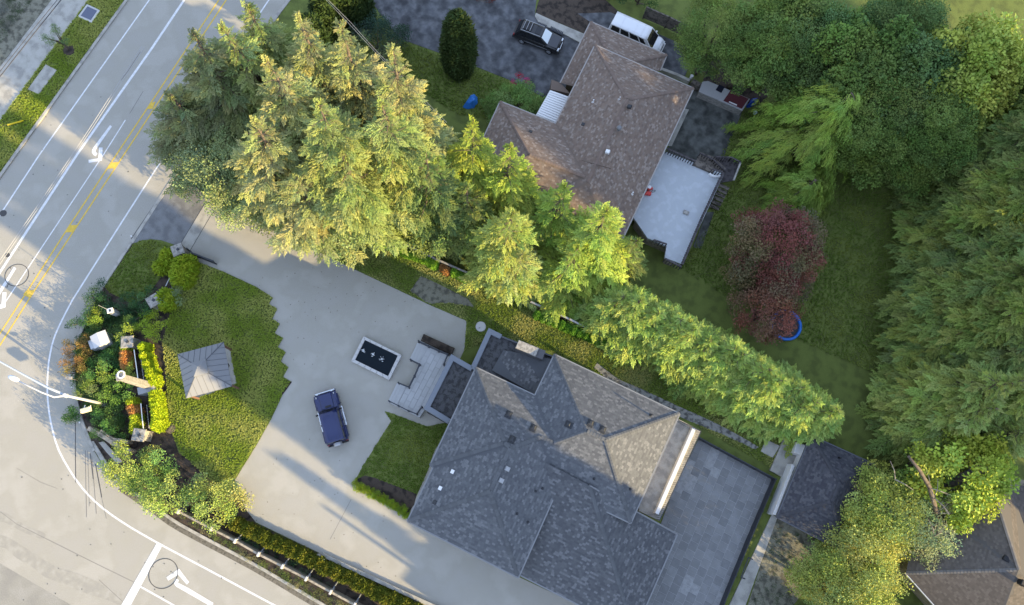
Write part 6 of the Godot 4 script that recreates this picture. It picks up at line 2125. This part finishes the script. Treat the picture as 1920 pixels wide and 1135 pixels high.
# body: [z, top height, half width] along the car, the front towards -z
func car_shell(parent: Node, stations: Array, low: float, paint: Material, tuck := .9) -> void:
	var s := Shape.new()
	s.soft()
	var rings := []
	for q in stations:
		var w: float = q[2]
		var t: float = q[1]
		rings.append([Vector3(-w * .9, low, q[0]), Vector3(w * .9, low, q[0]), Vector3(w, low + .15, q[0]), Vector3(w, lerpf(low, t, .62), q[0]), Vector3(w * .97, t - .06, q[0]), Vector3(w * tuck, t, q[0]), Vector3(0, t + .03, q[0]), Vector3(-w * tuck, t, q[0]), Vector3(-w * .97, t - .06, q[0]), Vector3(-w, lerpf(low, t, .62), q[0]), Vector3(-w, low + .15, q[0])])
	rings.reverse()
	s.loft(rings)
	part("body", s, paint, parent)

func cabin(parent: Node, z0: float, z1: float, t0: float, t1: float, wb: float, wt: float, yb: float, yt: float, paint: Material, glass: Material, side_cuts: Array, edge := .05):
	var lo := [Vector3(-wb, yb, z0), Vector3(wb, yb, z0), Vector3(wb, yb, z1), Vector3(-wb, yb, z1)]
	var hi := [Vector3(-wt, yt, t0), Vector3(wt, yt, t0), Vector3(wt, yt, t1), Vector3(-wt, yt, t1)]
	var s := Shape.new()
	for i in 4:
		var j := (i + 1) % 4
		s.quad(lo[j], lo[i], hi[i], hi[j])
	part("cabin", s, paint, parent)
	s = Shape.new()
	s.soft()
	var rings := []
	for f in [0.0, .12, .5, .88, 1.0]:
		var z := lerpf(t1 + .04, t0 - .02, f)
		var rise: float = .07 * sin(f * PI) + .02
		rings.append([Vector3(-wt - .02, yt - .03, z), Vector3(wt + .02, yt - .03, z), Vector3(wt, yt + rise * .5, z), Vector3(wt * .5, yt + rise, z), Vector3(-wt * .5, yt + rise, z), Vector3(-wt, yt + rise * .5, z)])
	s.loft(rings)
	part("roof", s, paint, parent)
	var pane := func(called: String, a, b, c, d):   # corners: bottom, bottom, top, top
		var mid: Vector3 = (a + b + c + d) / 4.0
		var n: Vector3 = (b - a).cross(d - a).normalized()
		if n.dot(mid - Vector3(0, mid.y, (z0 + z1) * .5)) < 0:
			n = -n
		var q := Shape.new()
		var pts := []
		for p in [a, b, c, d]:
			pts.append(p + (mid - p).normalized() * edge * 1.4 + n * .012)
		if (pts[1] - pts[0]).cross(pts[3] - pts[0]).dot(n) < 0:
			pts.reverse()
		q.quad(pts[0], pts[1], pts[2], pts[3])
		return part(called, q, glass, parent)
	pane.call("windscreen", lo[0], lo[1], hi[1], hi[0])
	pane.call("rear_window", lo[3], lo[2], hi[2], hi[3])
	for i in side_cuts.size() - 1:
		var f0: float = side_cuts[i]
		var f1: float = side_cuts[i + 1]
		pane.call("side_window", lo[1].lerp(lo[2], f0), lo[1].lerp(lo[2], f1), hi[1].lerp(hi[2], f1), hi[1].lerp(hi[2], f0))
		pane.call("side_window", lo[0].lerp(lo[3], f0), lo[0].lerp(lo[3], f1), hi[0].lerp(hi[3], f1), hi[0].lerp(hi[3], f0))

func bx(parent: Node, called: String, c: Vector3, size: Vector3, m: Material, bevel := .02, yaw := 0.0):
	var s := Shape.new()
	s.box(c, size, Basis(Vector3.UP, yaw), bevel)
	return part(called, s, m, parent)

func facing(from: Vector3, to: Vector3) -> float:
	return atan2(-(to.x - from.x), -(to.z - from.z))

func paint(c: Color) -> StandardMaterial3D:
	var m := mat(c, .35, .1)
	m.clearcoat_enabled = true
	m.clearcoat = .45
	m.clearcoat_roughness = .08
	return m

func build_vehicles():
	var glass := mat(lin(.012, .014, .018), .06)
	var chrome := mat(lin(.62, .64, .66), .22, .8)
	var silver := mat(lin(.42, .43, .45), .35, .5)
	var red := mat(lin(.22, .012, .015), .3)
	# boxy blue off-roader
	var c := Vector3(-11.56, 0, -5.06)
	var t := thing("off_roader", "boxy dark blue off-road car with a silver spare wheel cover parked on the driveway", "car", c, facing(Vector3(-45.22, 0, -44.42), Vector3(-45.22, 0, -44.42)))
	t.rotation.y = facing(Vector3(-11.08, 1.9, -3.47), Vector3(-11.82, 1.9, -5.74))
	var blue := paint(lin(.007, .016, .085))
	car_shell(t, [[-2.2, .92, .78], [-2.12, 1.08, .84], [-1.9, 1.12, .88], [-.75, 1.2, .89], [.2, 1.22, .9], [2.0, 1.22, .9], [2.08, 1.15, .88]], .42, blue, .86)
	cabin(t, -.78, 2.05, -.42, 2.0, .80, .72, 1.2, 1.93, blue, glass, [.06, .36, .66, .97])
	bx(t, "bonnet", Vector3(0, 1.2, -1.45), Vector3(1.06, .1, 1.25), blue, .04)
	bx(t, "bonnet_vent", Vector3(0.05, 1.245, -.98), Vector3(.5, .05, .16), M.black, .01)
	for sx in [-1, 1]:
		bx(t, "wing", Vector3(sx * .76, 1.06, -1.5), Vector3(.34, .12, 1.2), blue, .04)
		bx(t, "wheel_arch", Vector3(sx * .93, .82, -1.42), Vector3(.16, .32, .98), blue, .05)
		bx(t, "wheel_arch", Vector3(sx * .93, .82, 1.38), Vector3(.16, .32, .98), blue, .05)
		bx(t, "indicator", Vector3(sx * .74, 1.16, -1.95), Vector3(.1, .09, .16), chrome, .03)
		bx(t, "side_step", Vector3(sx * .99, .44, 0), Vector3(.16, .07, 1.7), chrome, .02)
		bx(t, "door_seam", Vector3(sx * .902, .95, .18), Vector3(.012, .5, .02), M.black, 0)
		bx(t, "door_handle", Vector3(sx * .91, 1.08, .4), Vector3(.04, .04, .18), M.black, .01)
		bx(t, "mirror", Vector3(sx * 1.0, 1.28, -.5), Vector3(.2, .2, .12), M.black, .04)
		bx(t, "tail_light", Vector3(sx * .78, .8, 2.1), Vector3(.2, .14, .06), red, .01)
		var h := Shape.new()
		h.lathe(Vector3(sx * .62, .92, -2.2), [Vector2(.15, -.03), Vector2(.15, .02), Vector2(.001, .05)], 12, Basis(Vector3.RIGHT, -PI / 2))
		part("headlight", h, chrome, t)
		for z in [-1.42, 1.38]:
			wheel(t, Vector3(sx * .84, .40, z), .40, .27, silver)
	for x in [-.45, -.3, -.15, 0, .15, .3, .45]:
		bx(t, "roof_rib", Vector3(x, 1.985, .85), Vector3(.03, .025, 2.1), blue, .008)
	bx(t, "front_bumper", Vector3(0, .58, -2.28), Vector3(1.76, .26, .2), blue, .05)
	bx(t, "bumper_trim", Vector3(0, .73, -2.32), Vector3(1.7, .04, .1), chrome, .01)
	bx(t, "grille", Vector3(0, .88, -2.2), Vector3(.8, .26, .06), M.black, .01)
	bx(t, "rear_bumper", Vector3(0, .55, 2.14), Vector3(1.7, .22, .2), M.black, .04)
	var s := Shape.new()
	s.lathe(Vector3(.02, 1.05, 2.22), [Vector2(.36, -.12), Vector2(.38, .1), Vector2(.33, .16), Vector2(.001, .17)], 20, Basis(Vector3.RIGHT, PI / 2))
	var sp := part("spare_wheel", s, silver, t)
	bx(t, "wiper", Vector3(-.25, 1.3, -.78), Vector3(.6, .02, .02), M.black, 0)
	# dark estate car with a roof box
	c = Vector3(6.14, 0, -41.97)
	t = thing("estate_car", "black estate car with roof box and pale windscreen sky reflection on the neighbour's driveway", "car", c)
	t.rotation.y = facing(Vector3(4.55, 1.6, -42.33), Vector3(8.15, 1.1, -40.9))
	var black := paint(lin(.014, .015, .018))
	var hood := paint(lin(.03, .033, .04))
	car_shell(t, [[-2.36, .62, .62], [-2.3, .78, .74], [-2.0, .92, .86], [-1.05, 1.02, .91], [0, 1.04, .92], [1.9, 1.06, .91], [2.3, 1.0, .84], [2.38, .8, .8]], .32, black, .86)
	cabin(t, -1.15, 2.25, -.35, 1.75, .84, .64, 1.02, 1.62, black, glass, [.12, .38, .66, .95])
	bx(t, "bonnet", Vector3(0, 1.0, -1.62), Vector3(1.4, .07, 1.0), hood, .03)
	bx(t, "sunroof", Vector3(0, 1.695, .1), Vector3(.85, .03, .5), glass, .01)
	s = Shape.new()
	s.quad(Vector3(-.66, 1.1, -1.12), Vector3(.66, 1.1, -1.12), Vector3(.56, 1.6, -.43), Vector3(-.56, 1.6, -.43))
	part("sky_reflection", s, mat(lin(.66, .72, .74), .35, .3), t)  # pale panel that paints the sky's reflection on the windscreen
	bx(t, "roof_carrier", Vector3(0.02, 1.76, 1.15), Vector3(.9, .12, .85), M.black, .05)
	for z in [.85, 1.2, 1.55]:
		bx(t, "carrier_bar", Vector3(0, 1.87, z), Vector3(1.05, .03, .04), silver, .01)
	for sx in [-1, 1]:
		bx(t, "roof_rail", Vector3(sx * .6, 1.72, .7), Vector3(.05, .06, 2.0), silver, .015)
		bx(t, "mirror", Vector3(sx * 1.0, 1.1, -.85), Vector3(.2, .15, .12), black, .04)
		bx(t, "headlight", Vector3(sx * .6, .78, -2.25), Vector3(.36, .16, .2), chrome, .05)
		bx(t, "tail_light", Vector3(sx * .78, .9, 2.3), Vector3(.22, .2, .12), red, .03)
		bx(t, "side_trim", Vector3(sx * .925, .62, .1), Vector3(.02, .05, 3.0), silver, .005)
		for z in [-1.42, 1.4]:
			wheel(t, Vector3(sx * .84, .36, z), .36, .24, chrome)
	bx(t, "grille", Vector3(0, .62, -2.36), Vector3(.9, .16, .06), chrome, .01)
	bx(t, "front_bumper", Vector3(0, .45, -2.36), Vector3(1.5, .2, .16), black, .05)
	bx(t, "rear_bumper", Vector3(0, .5, 2.38), Vector3(1.6, .24, .14), black, .05)
	# white van
	c = Vector3(15.73, 0, -42.27)
	t = thing("van", "white passenger van with dark windows parked behind the brown garage roof", "van", c)
	t.rotation.y = facing(Vector3(13.65, 2.1, -43.15), Vector3(16.72, 2.1, -41.67))
	var white := paint(lin(.70, .71, .72))
	car_shell(t, [[-2.75, .8, .72], [-2.68, .98, .86], [-2.35, 1.14, .94], [-1.75, 1.2, .97], [0, 1.22, .99], [2.6, 1.22, .98], [2.72, 1.1, .95]], .36, white, .88)
	cabin(t, -1.95, 2.7, -1.1, 2.6, .94, .78, 1.2, 2.12, white, glass, [.08, .24, .5, .74, .98], .07)
	for sx in [-1, 1]:
		bx(t, "mirror", Vector3(sx * 1.12, 1.3, -1.6), Vector3(.2, .26, .14), white, .05)
		bx(t, "headlight", Vector3(sx * .68, .82, -2.72), Vector3(.34, .2, .1), chrome, .03)
		bx(t, "tail_light", Vector3(sx * .9, 1.1, 2.7), Vector3(.12, .4, .08), red, .02)
		bx(t, "sill_trim", Vector3(sx * .995, .5, 0), Vector3(.02, .08, 3.2), M.grey_metal, .005)
		for z in [-1.75, 1.65]:
			wheel(t, Vector3(sx * .9, .37, z), .37, .25, silver)
	for z in [-.4, .3, 1.0, 1.7]:
		bx(t, "roof_rib", Vector3(0, 2.2, z), Vector3(1.3, .02, .05), white, .008)
	bx(t, "bonnet_line", Vector3(0, 1.17, -2.5), Vector3(1.3, .02, .03), M.grey_metal, 0)
	bx(t, "grille", Vector3(0, .8, -2.77), Vector3(.9, .24, .06), M.black, .01)
	bx(t, "front_bumper", Vector3(0, .5, -2.8), Vector3(1.8, .22, .18), M.white_metal, .05)
	bx(t, "rear_bumper", Vector3(0, .5, 2.78), Vector3(1.8, .2, .16), M.grey_metal, .04)

func build_fences():
	# concrete wall with steel posts along the lower road
	var t := thing("roadside_wall", "long tan concrete wall with white steel posts along the lower road", "wall")
	var posts := [Vector2(-23.07, 2.37), Vector2(-20.39, 3.69), Vector2(-18.44, 4.62), Vector2(-16.55, 5.63), Vector2(-14.62, 6.55), Vector2(-12.7, 7.47), Vector2(-10.74, 8.47), Vector2(-8.84, 9.42), Vector2(-6.81, 10.41), Vector2(-4.53, 11.56)]
	for i in posts.size():
		var s := Shape.new()
		if i < posts.size() - 1:
			s.wall([posts[i].lerp(posts[i + 1], .02), posts[i].lerp(posts[i + 1], .98)], .16, -.1, 1.2, .02)
			part("panel", s, M.tan_wall, t)
		var d: Vector2 = (posts[mini(i + 1, posts.size() - 1)] - posts[maxi(i - 1, 0)]).normalized()
		var n := Vector2(d.y, -d.x)
		s = Shape.new()
		s.wall([posts[i] - n * .18, posts[i] + n * .18], .16, -.1, 1.32, .015)
		var p := part("post", s, M.cement, t)
		s = Shape.new()
		s.tube([v3(posts[i] + n * .2, .75), v3(posts[i] + n * .75, .1)], [.05, .05], 6)
		part("brace", s, M.grey_metal, p)
	# low kerb wall between hedge and driveway
	var s := Shape.new()
	s.wall([Vector2(-11.76, 5.76), Vector2(-8.82, 7.05), Vector2(-6.12, 8.24), Vector2(-3.26, 9.47), Vector2(0.12, 10.94)], .3, -.05, .42, .02)
	single("kerb_wall", s, M.concrete, "low pale concrete wall between the clipped hedge and the driveway", "wall")
	s = Shape.new()
	s.lathe(Vector3(-12.01, 0, 5.89), [Vector2(.22, 0), Vector2(.22, .5), Vector2(.12, .6), Vector2(.001, .6)], 10)
	single("wall_finial", s, M.stone, "round stone bollard at the upper end of the low concrete wall", "bollard")
	s = Shape.new()
	s.tube([Vector3(-11.77, 0.3, 6.56), Vector3(-11.47, 0.9, 6.06)], [.06, .06], 8)
	single("standpipe", s, M.white_metal, "short white pipe rising from the clipped hedge", "pipe")
	var k := 0
	for p in [Vector3(-15.52, 0, 4.42), Vector3(-14.79, 0, 4.7), Vector3(-14.1, 0, 5.03)]:
		s = Shape.new()
		s.lathe(p, [Vector2(.16, 0), Vector2(.22, .36), Vector2(.17, .36), Vector2(.15, .26), Vector2(.001, .26)], 12)
		single("plant_pot", s, M.dark_metal, ["dark round pot beside the clipped hedge, upper of three", "dark round pot beside the clipped hedge, middle of three", "dark round pot beside the clipped hedge, lower of three"][k], "plant pot", "three dark pots by the driveway")
		k += 1
	# open gate
	var gate := thing("driveway_gate", "open black driveway gate leaf beside the gate pillar", "gate")
	var a := Vector2(-24.59, -19.33)
	var b := Vector2(-22.46, -18.51)
	s = Shape.new()
	s.wall([a, b], .12, .98, 1.1, .01)
	part("top_rail", s, M.dark_metal, gate)
	s = Shape.new()
	s.wall([a, b], .1, .1, .22, .01)
	part("bottom_rail", s, M.dark_metal, gate)
	for j in 15:
		s = Shape.new()
		s.wall([a.lerp(b, j / 15.0 + .004), a.lerp(b, (j + 1) / 15.0 - .006)], .05, .22, .98)
		part("board", s, M.dark_metal, gate)
	s = Shape.new()
	s.box(Vector3(-24.72, 0.7, -19.53), Vector3(.1, 1.4, .1))
	part("hinge_post", s, M.dark_metal, gate)
	gate = thing("driveway_gate", "dark grey gate leaf standing along the driveway's other side, by the bins", "gate")
	a = Vector2(-22.76, -24.25)
	b = Vector2(-20.22, -22.87)
	for y in [[.06, .16], [1.0, 1.1]]:
		s = Shape.new()
		s.wall([a, b], .1, y[0], y[1], .01)
		part("rail", s, mat(lin(.06, .06, .07), .5), gate)
	for j in 15:
		s = Shape.new()
		s.wall([a.lerp(b, j / 15.0 + .004), a.lerp(b, (j + 1) / 15.0 - .006)], .05, .16, 1.0)
		part("board", s, mat(lin(.065, .06, .07), .5) if j == 0 else gate.get_child(2).material_override, gate)
	# rail fence along the side lawn
	t = thing("garden_fence", "white capped wooden fence along the side lawn, below the tall conifers", "fence")
	_panel_fence(t, [Vector2(-9.08, -21.52), Vector2(-6.11, -20.32), Vector2(-3.21, -18.93), Vector2(-0.08, -17.57)], 1.5, M.stone)
	t = thing("garden_fence", "grey capped wooden fence along the side lawn, beside the cedar row", "fence")
	_panel_fence(t, [Vector2(5.12, -15.18), Vector2(8.5, -13.67), Vector2(10.85, -12.49), Vector2(13.79, -11.18)], 1.5, M.grey_metal)
	t = thing("block_wall", "low grey block wall with dark caps at the foot of the cedar row", "wall")
	var line := [Vector2(20.72, -6.92), Vector2(22.69, -5.94), Vector2(24.77, -4.95), Vector2(26.74, -3.98), Vector2(29.15, -2.83)]
	for i in line.size() - 1:
		var n := int(line[i].distance_to(line[i + 1]) / .6)
		for j in n:
			s = Shape.new()
			s.wall([line[i].lerp(line[i + 1], (j + .02) / n), line[i].lerp(line[i + 1], (j + .98) / n)], .34, -.05, .7, .02)
			part("block", s, M.concrete, t)
	for q in [Vector2(21.66, -6.58), Vector2(22.72, -6.23), Vector2(23.87, -5.59), Vector2(24.68, -5.25)]:
		s = Shape.new()
		s.lathe(v3(q, .68), [Vector2(.17, 0), Vector2(.17, .1), Vector2(.001, .14)], 10)
		part("cap", s, M.dark_metal, t)
	# black guard round the slab patio
	t = thing("patio_guard", "black metal guard along the outer edges of the slab patio", "fence")
	line = [Vector2(19.54, -3.59), Vector2(22.81, -1.82), Vector2(25.92, -0.14), Vector2(23.12, 5.08), Vector2(20.59, 9.94), Vector2(19.8, 11.43)]
	for i in line.size() - 1:
		var n := maxi(2, int(line[i].distance_to(line[i + 1]) / 1.3))
		for j in n:
			s = Shape.new()
			s.wall([line[i].lerp(line[i + 1], (j + .01) / n), line[i].lerp(line[i + 1], (j + .99) / n)], .07, .05, .95, .01)
			part("panel", s, M.dark_metal, t)
			s = Shape.new()
			s.box(v3(line[i].lerp(line[i + 1], float(j) / n), .5), Vector3(.1, 1.05, .1), Basis(), .01)
			part("post", s, M.dark_metal, t)
	s = Shape.new()
	s.prism([Vector2(25.65, 2.72), Vector2(26.08, 3.04), Vector2(22.79, 9.91), Vector2(22.1, 11.62), Vector2(20.72, 11.47), Vector2(21.42, 9.9)], -.05, .10, .01)
	struct("walkway", s, M.concrete)
	s = Shape.new()
	s.prism([Vector2(27.33, -3.78), Vector2(29.04, -3.07), Vector2(26.99, -0.2), Vector2(25.73, -0.86)], -.05, .22, .02)
	struct("landing", s, M.concrete)
	s = Shape.new()
	s.prism([Vector2(25.64, -3.49), Vector2(26.85, -2.95), Vector2(26.12, -1.93), Vector2(25.11, -2.47)], -.05, .12, .02)
	struct("landing", s, M.concrete)
	s = Shape.new()
	s.flat([Vector2(26.01, 3.04), Vector2(28.83, 4.51), Vector2(30.3, 5.59), Vector2(29.58, 6.91), Vector2(26.86, 9.95), Vector2(24.89, 11.52), Vector2(22.41, 11.24)], .004)
	struct("overgrown_yard", s, M.weeds)
	clumps("yard_weeds", [Vector2(26.19, 3.42), Vector2(28.8, 4.78), Vector2(30.12, 5.99), Vector2(29.3, 6.91), Vector2(26.86, 9.95), Vector2(23.84, 10.75), Vector2(23.41, 9.21)], [Color(.028, .061, .019), Color(.037, .083, .022), Color(.056, .099, .037)], 97, leaf.small, .4, 4.0, .2, M.grass)
	t = thing("handrail", "black handrail on the walkway beside the slab patio", "handrail")
	for q in [[Vector3(22.99, 1, 6.11), Vector3(22.24, 1, 7.65)], [Vector3(22.99, 1, 6.11), Vector3(23.33, 1, 6.27)], [Vector3(22.24, 1, 7.65), Vector3(22.58, 1, 7.76)], [Vector3(23.37, 0, 6.21), Vector3(22.99, 1, 6.11)], [Vector3(22.61, 0, 7.78), Vector3(22.24, 1, 7.65)]]:
		s = Shape.new()
		s.tube(q, [.05, .05], 6)
		part("rail", s, M.dark_metal, t)
	# board fence above the white van
	t = thing("board_fence", "weathered brown board fence behind the white van", "fence")
	line = [Vector2(16.73, -44.98), Vector2(18.87, -44), Vector2(21.26, -42.74), Vector2(22.37, -42.07)]
	for i in line.size():
		s = Shape.new()
		s.box(v3(line[i], .9), Vector3(.14, 1.8, .14), Basis(), .02)
		part("post", s, M.weathered, t)
		if i:
			for j in 8:
				s = Shape.new()
				s.wall([line[i - 1], line[i]], .035, .1 + .2 * j, .28 + .2 * j)
				part("board", s, M.weathered, t)
			s = Shape.new()
			s.wall([line[i - 1], line[i]], .14, 1.72, 1.76)
			part("cap_rail", s, M.weathered, t)
	# low retaining edge and grating beside the black car
	t = thing("slotted_edge", "dark slotted metal edge beside the black estate car", "grating")
	for q in [Vector2(6.24, -43.73), Vector2(6.38, -43.67), Vector2(6.52, -43.61), Vector2(6.66, -43.55), Vector2(6.8, -43.5), Vector2(6.93, -43.43), Vector2(7.45, -43.3), Vector2(7.59, -43.23), Vector2(7.73, -43.16), Vector2(7.86, -43.09), Vector2(8, -43.03), Vector2(8.14, -42.96), Vector2(8.28, -42.89), Vector2(8.42, -42.82), Vector2(8.56, -42.74)]:
		s = Shape.new()
		s.wall([q + Vector2(.02, -.2), q + Vector2(-.1, .2)], .1, .1, .3)
		part("bar", s, M.dark_metal, t)
	s = Shape.new()
	s.wall([Vector2(18.23, -39.06), Vector2(19.68, -38.51), Vector2(20.93, -37.89)], .3, -.05, .5, .02)
	single("low_wall", s, M.concrete, "low pale concrete wall from the brown house corner to the van pad", "wall")
	s = Shape.new()
	s.lathe(Vector3(21.05, 0, -38.2), [Vector2(.14, 0), Vector2(.16, .85), Vector2(.001, .9)], 10)
	single("gate_bollard", s, M.white_metal, "white bollard at the end of the low concrete wall near the shed", "bollard")
	s = Shape.new()
	s.wall([Vector2(21.02, -37.66), Vector2(21.63, -37.27), Vector2(22.06, -37.09)], .5, -.05, .9, .03)
	single("wood_stack", s, M.weathered, "brown wood stack between the white bollard and the shed", "wood stack")

func _panel_fence(t: Node, line: Array, h: float, cap: Material):
	for i in line.size() - 1:
		var n := maxi(1, int(line[i].distance_to(line[i + 1]) / 1.9))
		for j in n:
			var a: Vector2 = line[i].lerp(line[i + 1], float(j) / n)
			var b: Vector2 = line[i].lerp(line[i + 1], float(j + 1) / n)
			for k in 9:
				var s := Shape.new()
				s.wall([a.lerp(b, k / 9.0 + .004), a.lerp(b, (k + 1) / 9.0 - .004)], .03, .05, h - .12)
				part("board", s, M.weathered, t)
			var s := Shape.new()
			s.wall([a, b], .16, h - .06, h, .01)
			part("cap", s, cap, t)
			s = Shape.new()
			s.box(v3(a, h * .5), Vector3(.11, h + .1, .11), Basis(), .015)
			part("post", s, M.weathered, t)

func build_small_plants():
	var k := 0
	var r := RandomNumberGenerator.new()
	r.seed = 12
	var a := Vector2(-8.96, -21.09)
	var b := Vector2(-0.5, -17.4)
	for i in 25:
		if i in [7, 17, 20]: continue
		var p := a.lerp(b, i / 24.0) + Vector2(r.randfn(), r.randfn()) * .05
		var dying := i in [18, 19]
		column("thuja_sapling", v3(p), r.randf_range(1.1, 1.5), .26, Color(.3, .15, .05) if dying else Color(.14, .275, .025), 700 + k, "small dying orange thuja sapling in front of the white capped fence" if dying else "small bright green thuja sapling in the row before the white capped fence", "thuja saplings along the white capped fence", "shrub", .42, .4, 5, M.leaf)
		k += 1
	a = Vector2(5.81, -14.16)
	b = Vector2(12.72, -11.28)
	for i in 14:
		column("thuja_sapling", v3(a.lerp(b, i / 13.0)), r.randf_range(1.1, 1.4), .27, Color(.102, .231, .025), 700 + k, "small green thuja sapling in the row before the grey capped fence", "thuja saplings along the grey capped fence", "shrub", .42, .4, 5, M.leaf)
		k += 1
	spreading("dry_shrub", Vector3(13.57, 0, -11.17), .9, .6, Color(.25, .12, .07), 760, "dry reddish brown shrub at the end of the sapling row", "", leaf.small, .5, .05, 1.6, M.leaf)
	a = Vector2(-9.25, 0.35)
	b = Vector2(-5.02, 2.6)
	for i in 11:
		spreading("box_shrub", v3(a.lerp(b, i / 10.0)), .75, .36, Color(.186, .253, .015) if i < 8 else Color(.149, .22, .015), 770 + i, "small clipped yellow green shrub in the row by the house lawn's mulch", "clipped shrubs by the house lawn", leaf.small, .36, .03, 5.0, M.leaf)
	a = Vector2(-18.6, 3.36)
	b = Vector2(-3.69, 10.17)
	for i in 34:
		var p := a.lerp(b, i / 33.0) + Vector2(r.randfn(), r.randfn()) * .05
		column("hedge_shrub", v3(p), r.randf_range(1.0, 1.25), .37, Color(.079, .094, .01) if i % 3 else Color(.112, .121, .013), 800 + i, "clipped olive green shrub in the hedge between the tan concrete wall and the driveway", "clipped shrubs behind the tan concrete wall", "shrub", .6, .3, 6, M.leaf)
	clumps("ivy", [Vector2(-19.26, 4.15), Vector2(-16.77, 5.44), Vector2(-14.22, 6.56), Vector2(-11.47, 8.09), Vector2(-10.31, 8.35), Vector2(-11.94, 7.67), Vector2(-14.06, 6.31), Vector2(-16.71, 5.02), Vector2(-18.38, 4.07)], [Color(.028, .077, .031), Color(.042, .099, .037), Color(.056, .121, .05)], 98, leaf.small, .42, 14.0, .4, M.leaf)
	clumps("roadside_weeds", [Vector2(-23.92, 2.42), Vector2(-20.58, 4.1), Vector2(-16.89, 6.04), Vector2(-12.89, 7.91), Vector2(-9.18, 9.85), Vector2(-6.04, 11.28), Vector2(-6.92, 11.35), Vector2(-11.57, 9.42), Vector2(-14.64, 7.98), Vector2(-17.76, 6.12), Vector2(-20.54, 4.49)], [Color(.149, .165, .062), Color(.13, .187, .05), Color(.195, .198, .1)], 99, leaf.small, .34, 34.0, .2, M.grass)
	# tarpaulins, pool, table, ladder
	var s := Shape.new()
	var rim := [Vector2(-0.08, -36.01), Vector2(0.28, -35.61), Vector2(0.3, -35.02), Vector2(-0.06, -34.48), Vector2(-0.64, -34.35), Vector2(-1.17, -34.51), Vector2(-0.86, -35.04), Vector2(-0.45, -35.59)]
	var mid := Vector2(-0.28, -35.18)
	var inner := []
	for i in rim.size():
		inner.append(rim[i].lerp(mid, .45))
	for i in rim.size():
		var j := (i + 1) % rim.size()
		var hi: float = [.5, .75, .62, .8, .55, .7, .6, .8][i]
		var hj: float = [.5, .75, .62, .8, .55, .7, .6, .8][j]
		s.face_up(v3(rim[i], .03), v3(rim[j], .03), v3(inner[j], hj))
		s.face_up(v3(rim[i], .03), v3(inner[j], hj), v3(inner[i], hi))
		s.face_up(v3(inner[i], hi), v3(inner[j], hj), v3(mid, .9))
	var tarp := mat(lin(.03, .19, .58), .45)
	single("tarpaulin", s, tarp, "crumpled bright blue tarpaulin over a heap on the dark lawn", "tarpaulin")
	s = Shape.new()
	rim = [Vector2(27.06, -36.31), Vector2(27.69, -36.21), Vector2(27.44, -35.88), Vector2(27.5, -35.76), Vector2(26.95, -35.45), Vector2(26.49, -35.32), Vector2(26.47, -35.56), Vector2(26.84, -35.9)]
	mid = Vector2(27.06, -35.82)
	for i in rim.size():
		var j := (i + 1) % rim.size()
		s.face_up(v3(rim[i], .05), v3(rim[j], .05), v3(rim[i].lerp(mid, .4), .6 + .15 * (i % 2)))
		s.face_up(v3(rim[j], .05), v3(rim[j].lerp(mid, .4), .6 + .15 * (j % 2)), v3(rim[i].lerp(mid, .4), .6 + .15 * (i % 2)))
		s.face_up(v3(rim[i].lerp(mid, .4), .6 + .15 * (i % 2)), v3(rim[j].lerp(mid, .4), .6 + .15 * (j % 2)), v3(mid, .8))
	single("tarpaulin", s, mat(lin(.012, .07, .40), .45), "dark blue tarpaulin bundle at the red end of the shed", "tarpaulin")
	s = Shape.new()
	s.lathe(Vector3(27.26, 0, -34.77), [Vector2(.14, 0), Vector2(.18, .36), Vector2(.15, .36), Vector2(.13, .1), Vector2(.001, .1)], 12)
	single("bucket", s, mat(lin(.55, .66, .72), .4), "pale bucket on the lawn below the blue tarpaulin bundle", "bucket")
	var pool := thing("garden_pool", "round garden pool with bright blue rim half under the red maples", "pool", Vector3(28.29, 0, -13.64))
	s = Shape.new()
	s.soft()
	s.lathe(Vector3.ZERO, [Vector2(1.42, 0), Vector2(1.46, .38), Vector2(1.40, .46), Vector2(1.26, .46), Vector2(1.2, .38), Vector2(1.2, .2)], 28)
	part("rim", s, mat(lin(.02, .17, .62), .4), pool)
	s = Shape.new()
	s.lathe(Vector3.ZERO, [Vector2(1.21, .2), Vector2(1.2, .25), Vector2(.001, .25)], 28)
	part("cover", s, mat(lin(.035, .03, .03), .7), pool)
	var tb := thing("stone_disc", "round white stone disc on the grass beside the grey house's rear wing", "disc", Vector3(0.82, 0, -13.2))
	s = Shape.new()
	s.lathe(Vector3.ZERO, [Vector2(.46, 0), Vector2(.46, .12), Vector2(.42, .16), Vector2(.001, .17)], 24)
	part("disc", s, M.cement, tb)
	s = Shape.new()
	s.box(Vector3(-.12, .18, .14), Vector3(.14, .02, .05), Basis(Vector3.UP, .4))
	part("grip", s, M.dark_metal, tb)
	var ld := thing("ladder", "white metal ladder frame standing under the yellow green tree", "ladder")
	for q in [[Vector3(39.98, 2.4, -1.51), Vector3(41.26, 0.9, -0.07)], [Vector3(40.61, 1.8, -0.76), Vector3(40.69, 1.6, -0.04)], [Vector3(41.16, 1.8, -0.78), Vector3(41.75, 1.2, -0.15)], [Vector3(40.38, 1.4, -0.3), Vector3(41.65, 1.4, -0.38)], [Vector3(40.24, 1.8, -0.76), Vector3(41.23, 1.8, -0.69)], [Vector3(40.93, 1.1, -0.16), Vector3(41.85, 1.1, -0.19)], [Vector3(40.78, 1.5, -0.55), Vector3(41.51, 1.5, -0.53)]]:
		s = Shape.new()
		s.tube([q[0], q[1]], [.05, .05], 6)
		part("bar", s, M.white_metal, ld)
	for p in [Vector3(41.26, 0.9, -0.07), Vector3(41.75, 1.2, -0.15), Vector3(39.98, 2.4, -1.51)]:
		s = Shape.new()
		s.tube([p, Vector3(p.x, 0, p.z)], [.045, .045], 6)
		part("leg", s, M.white_metal, ld)
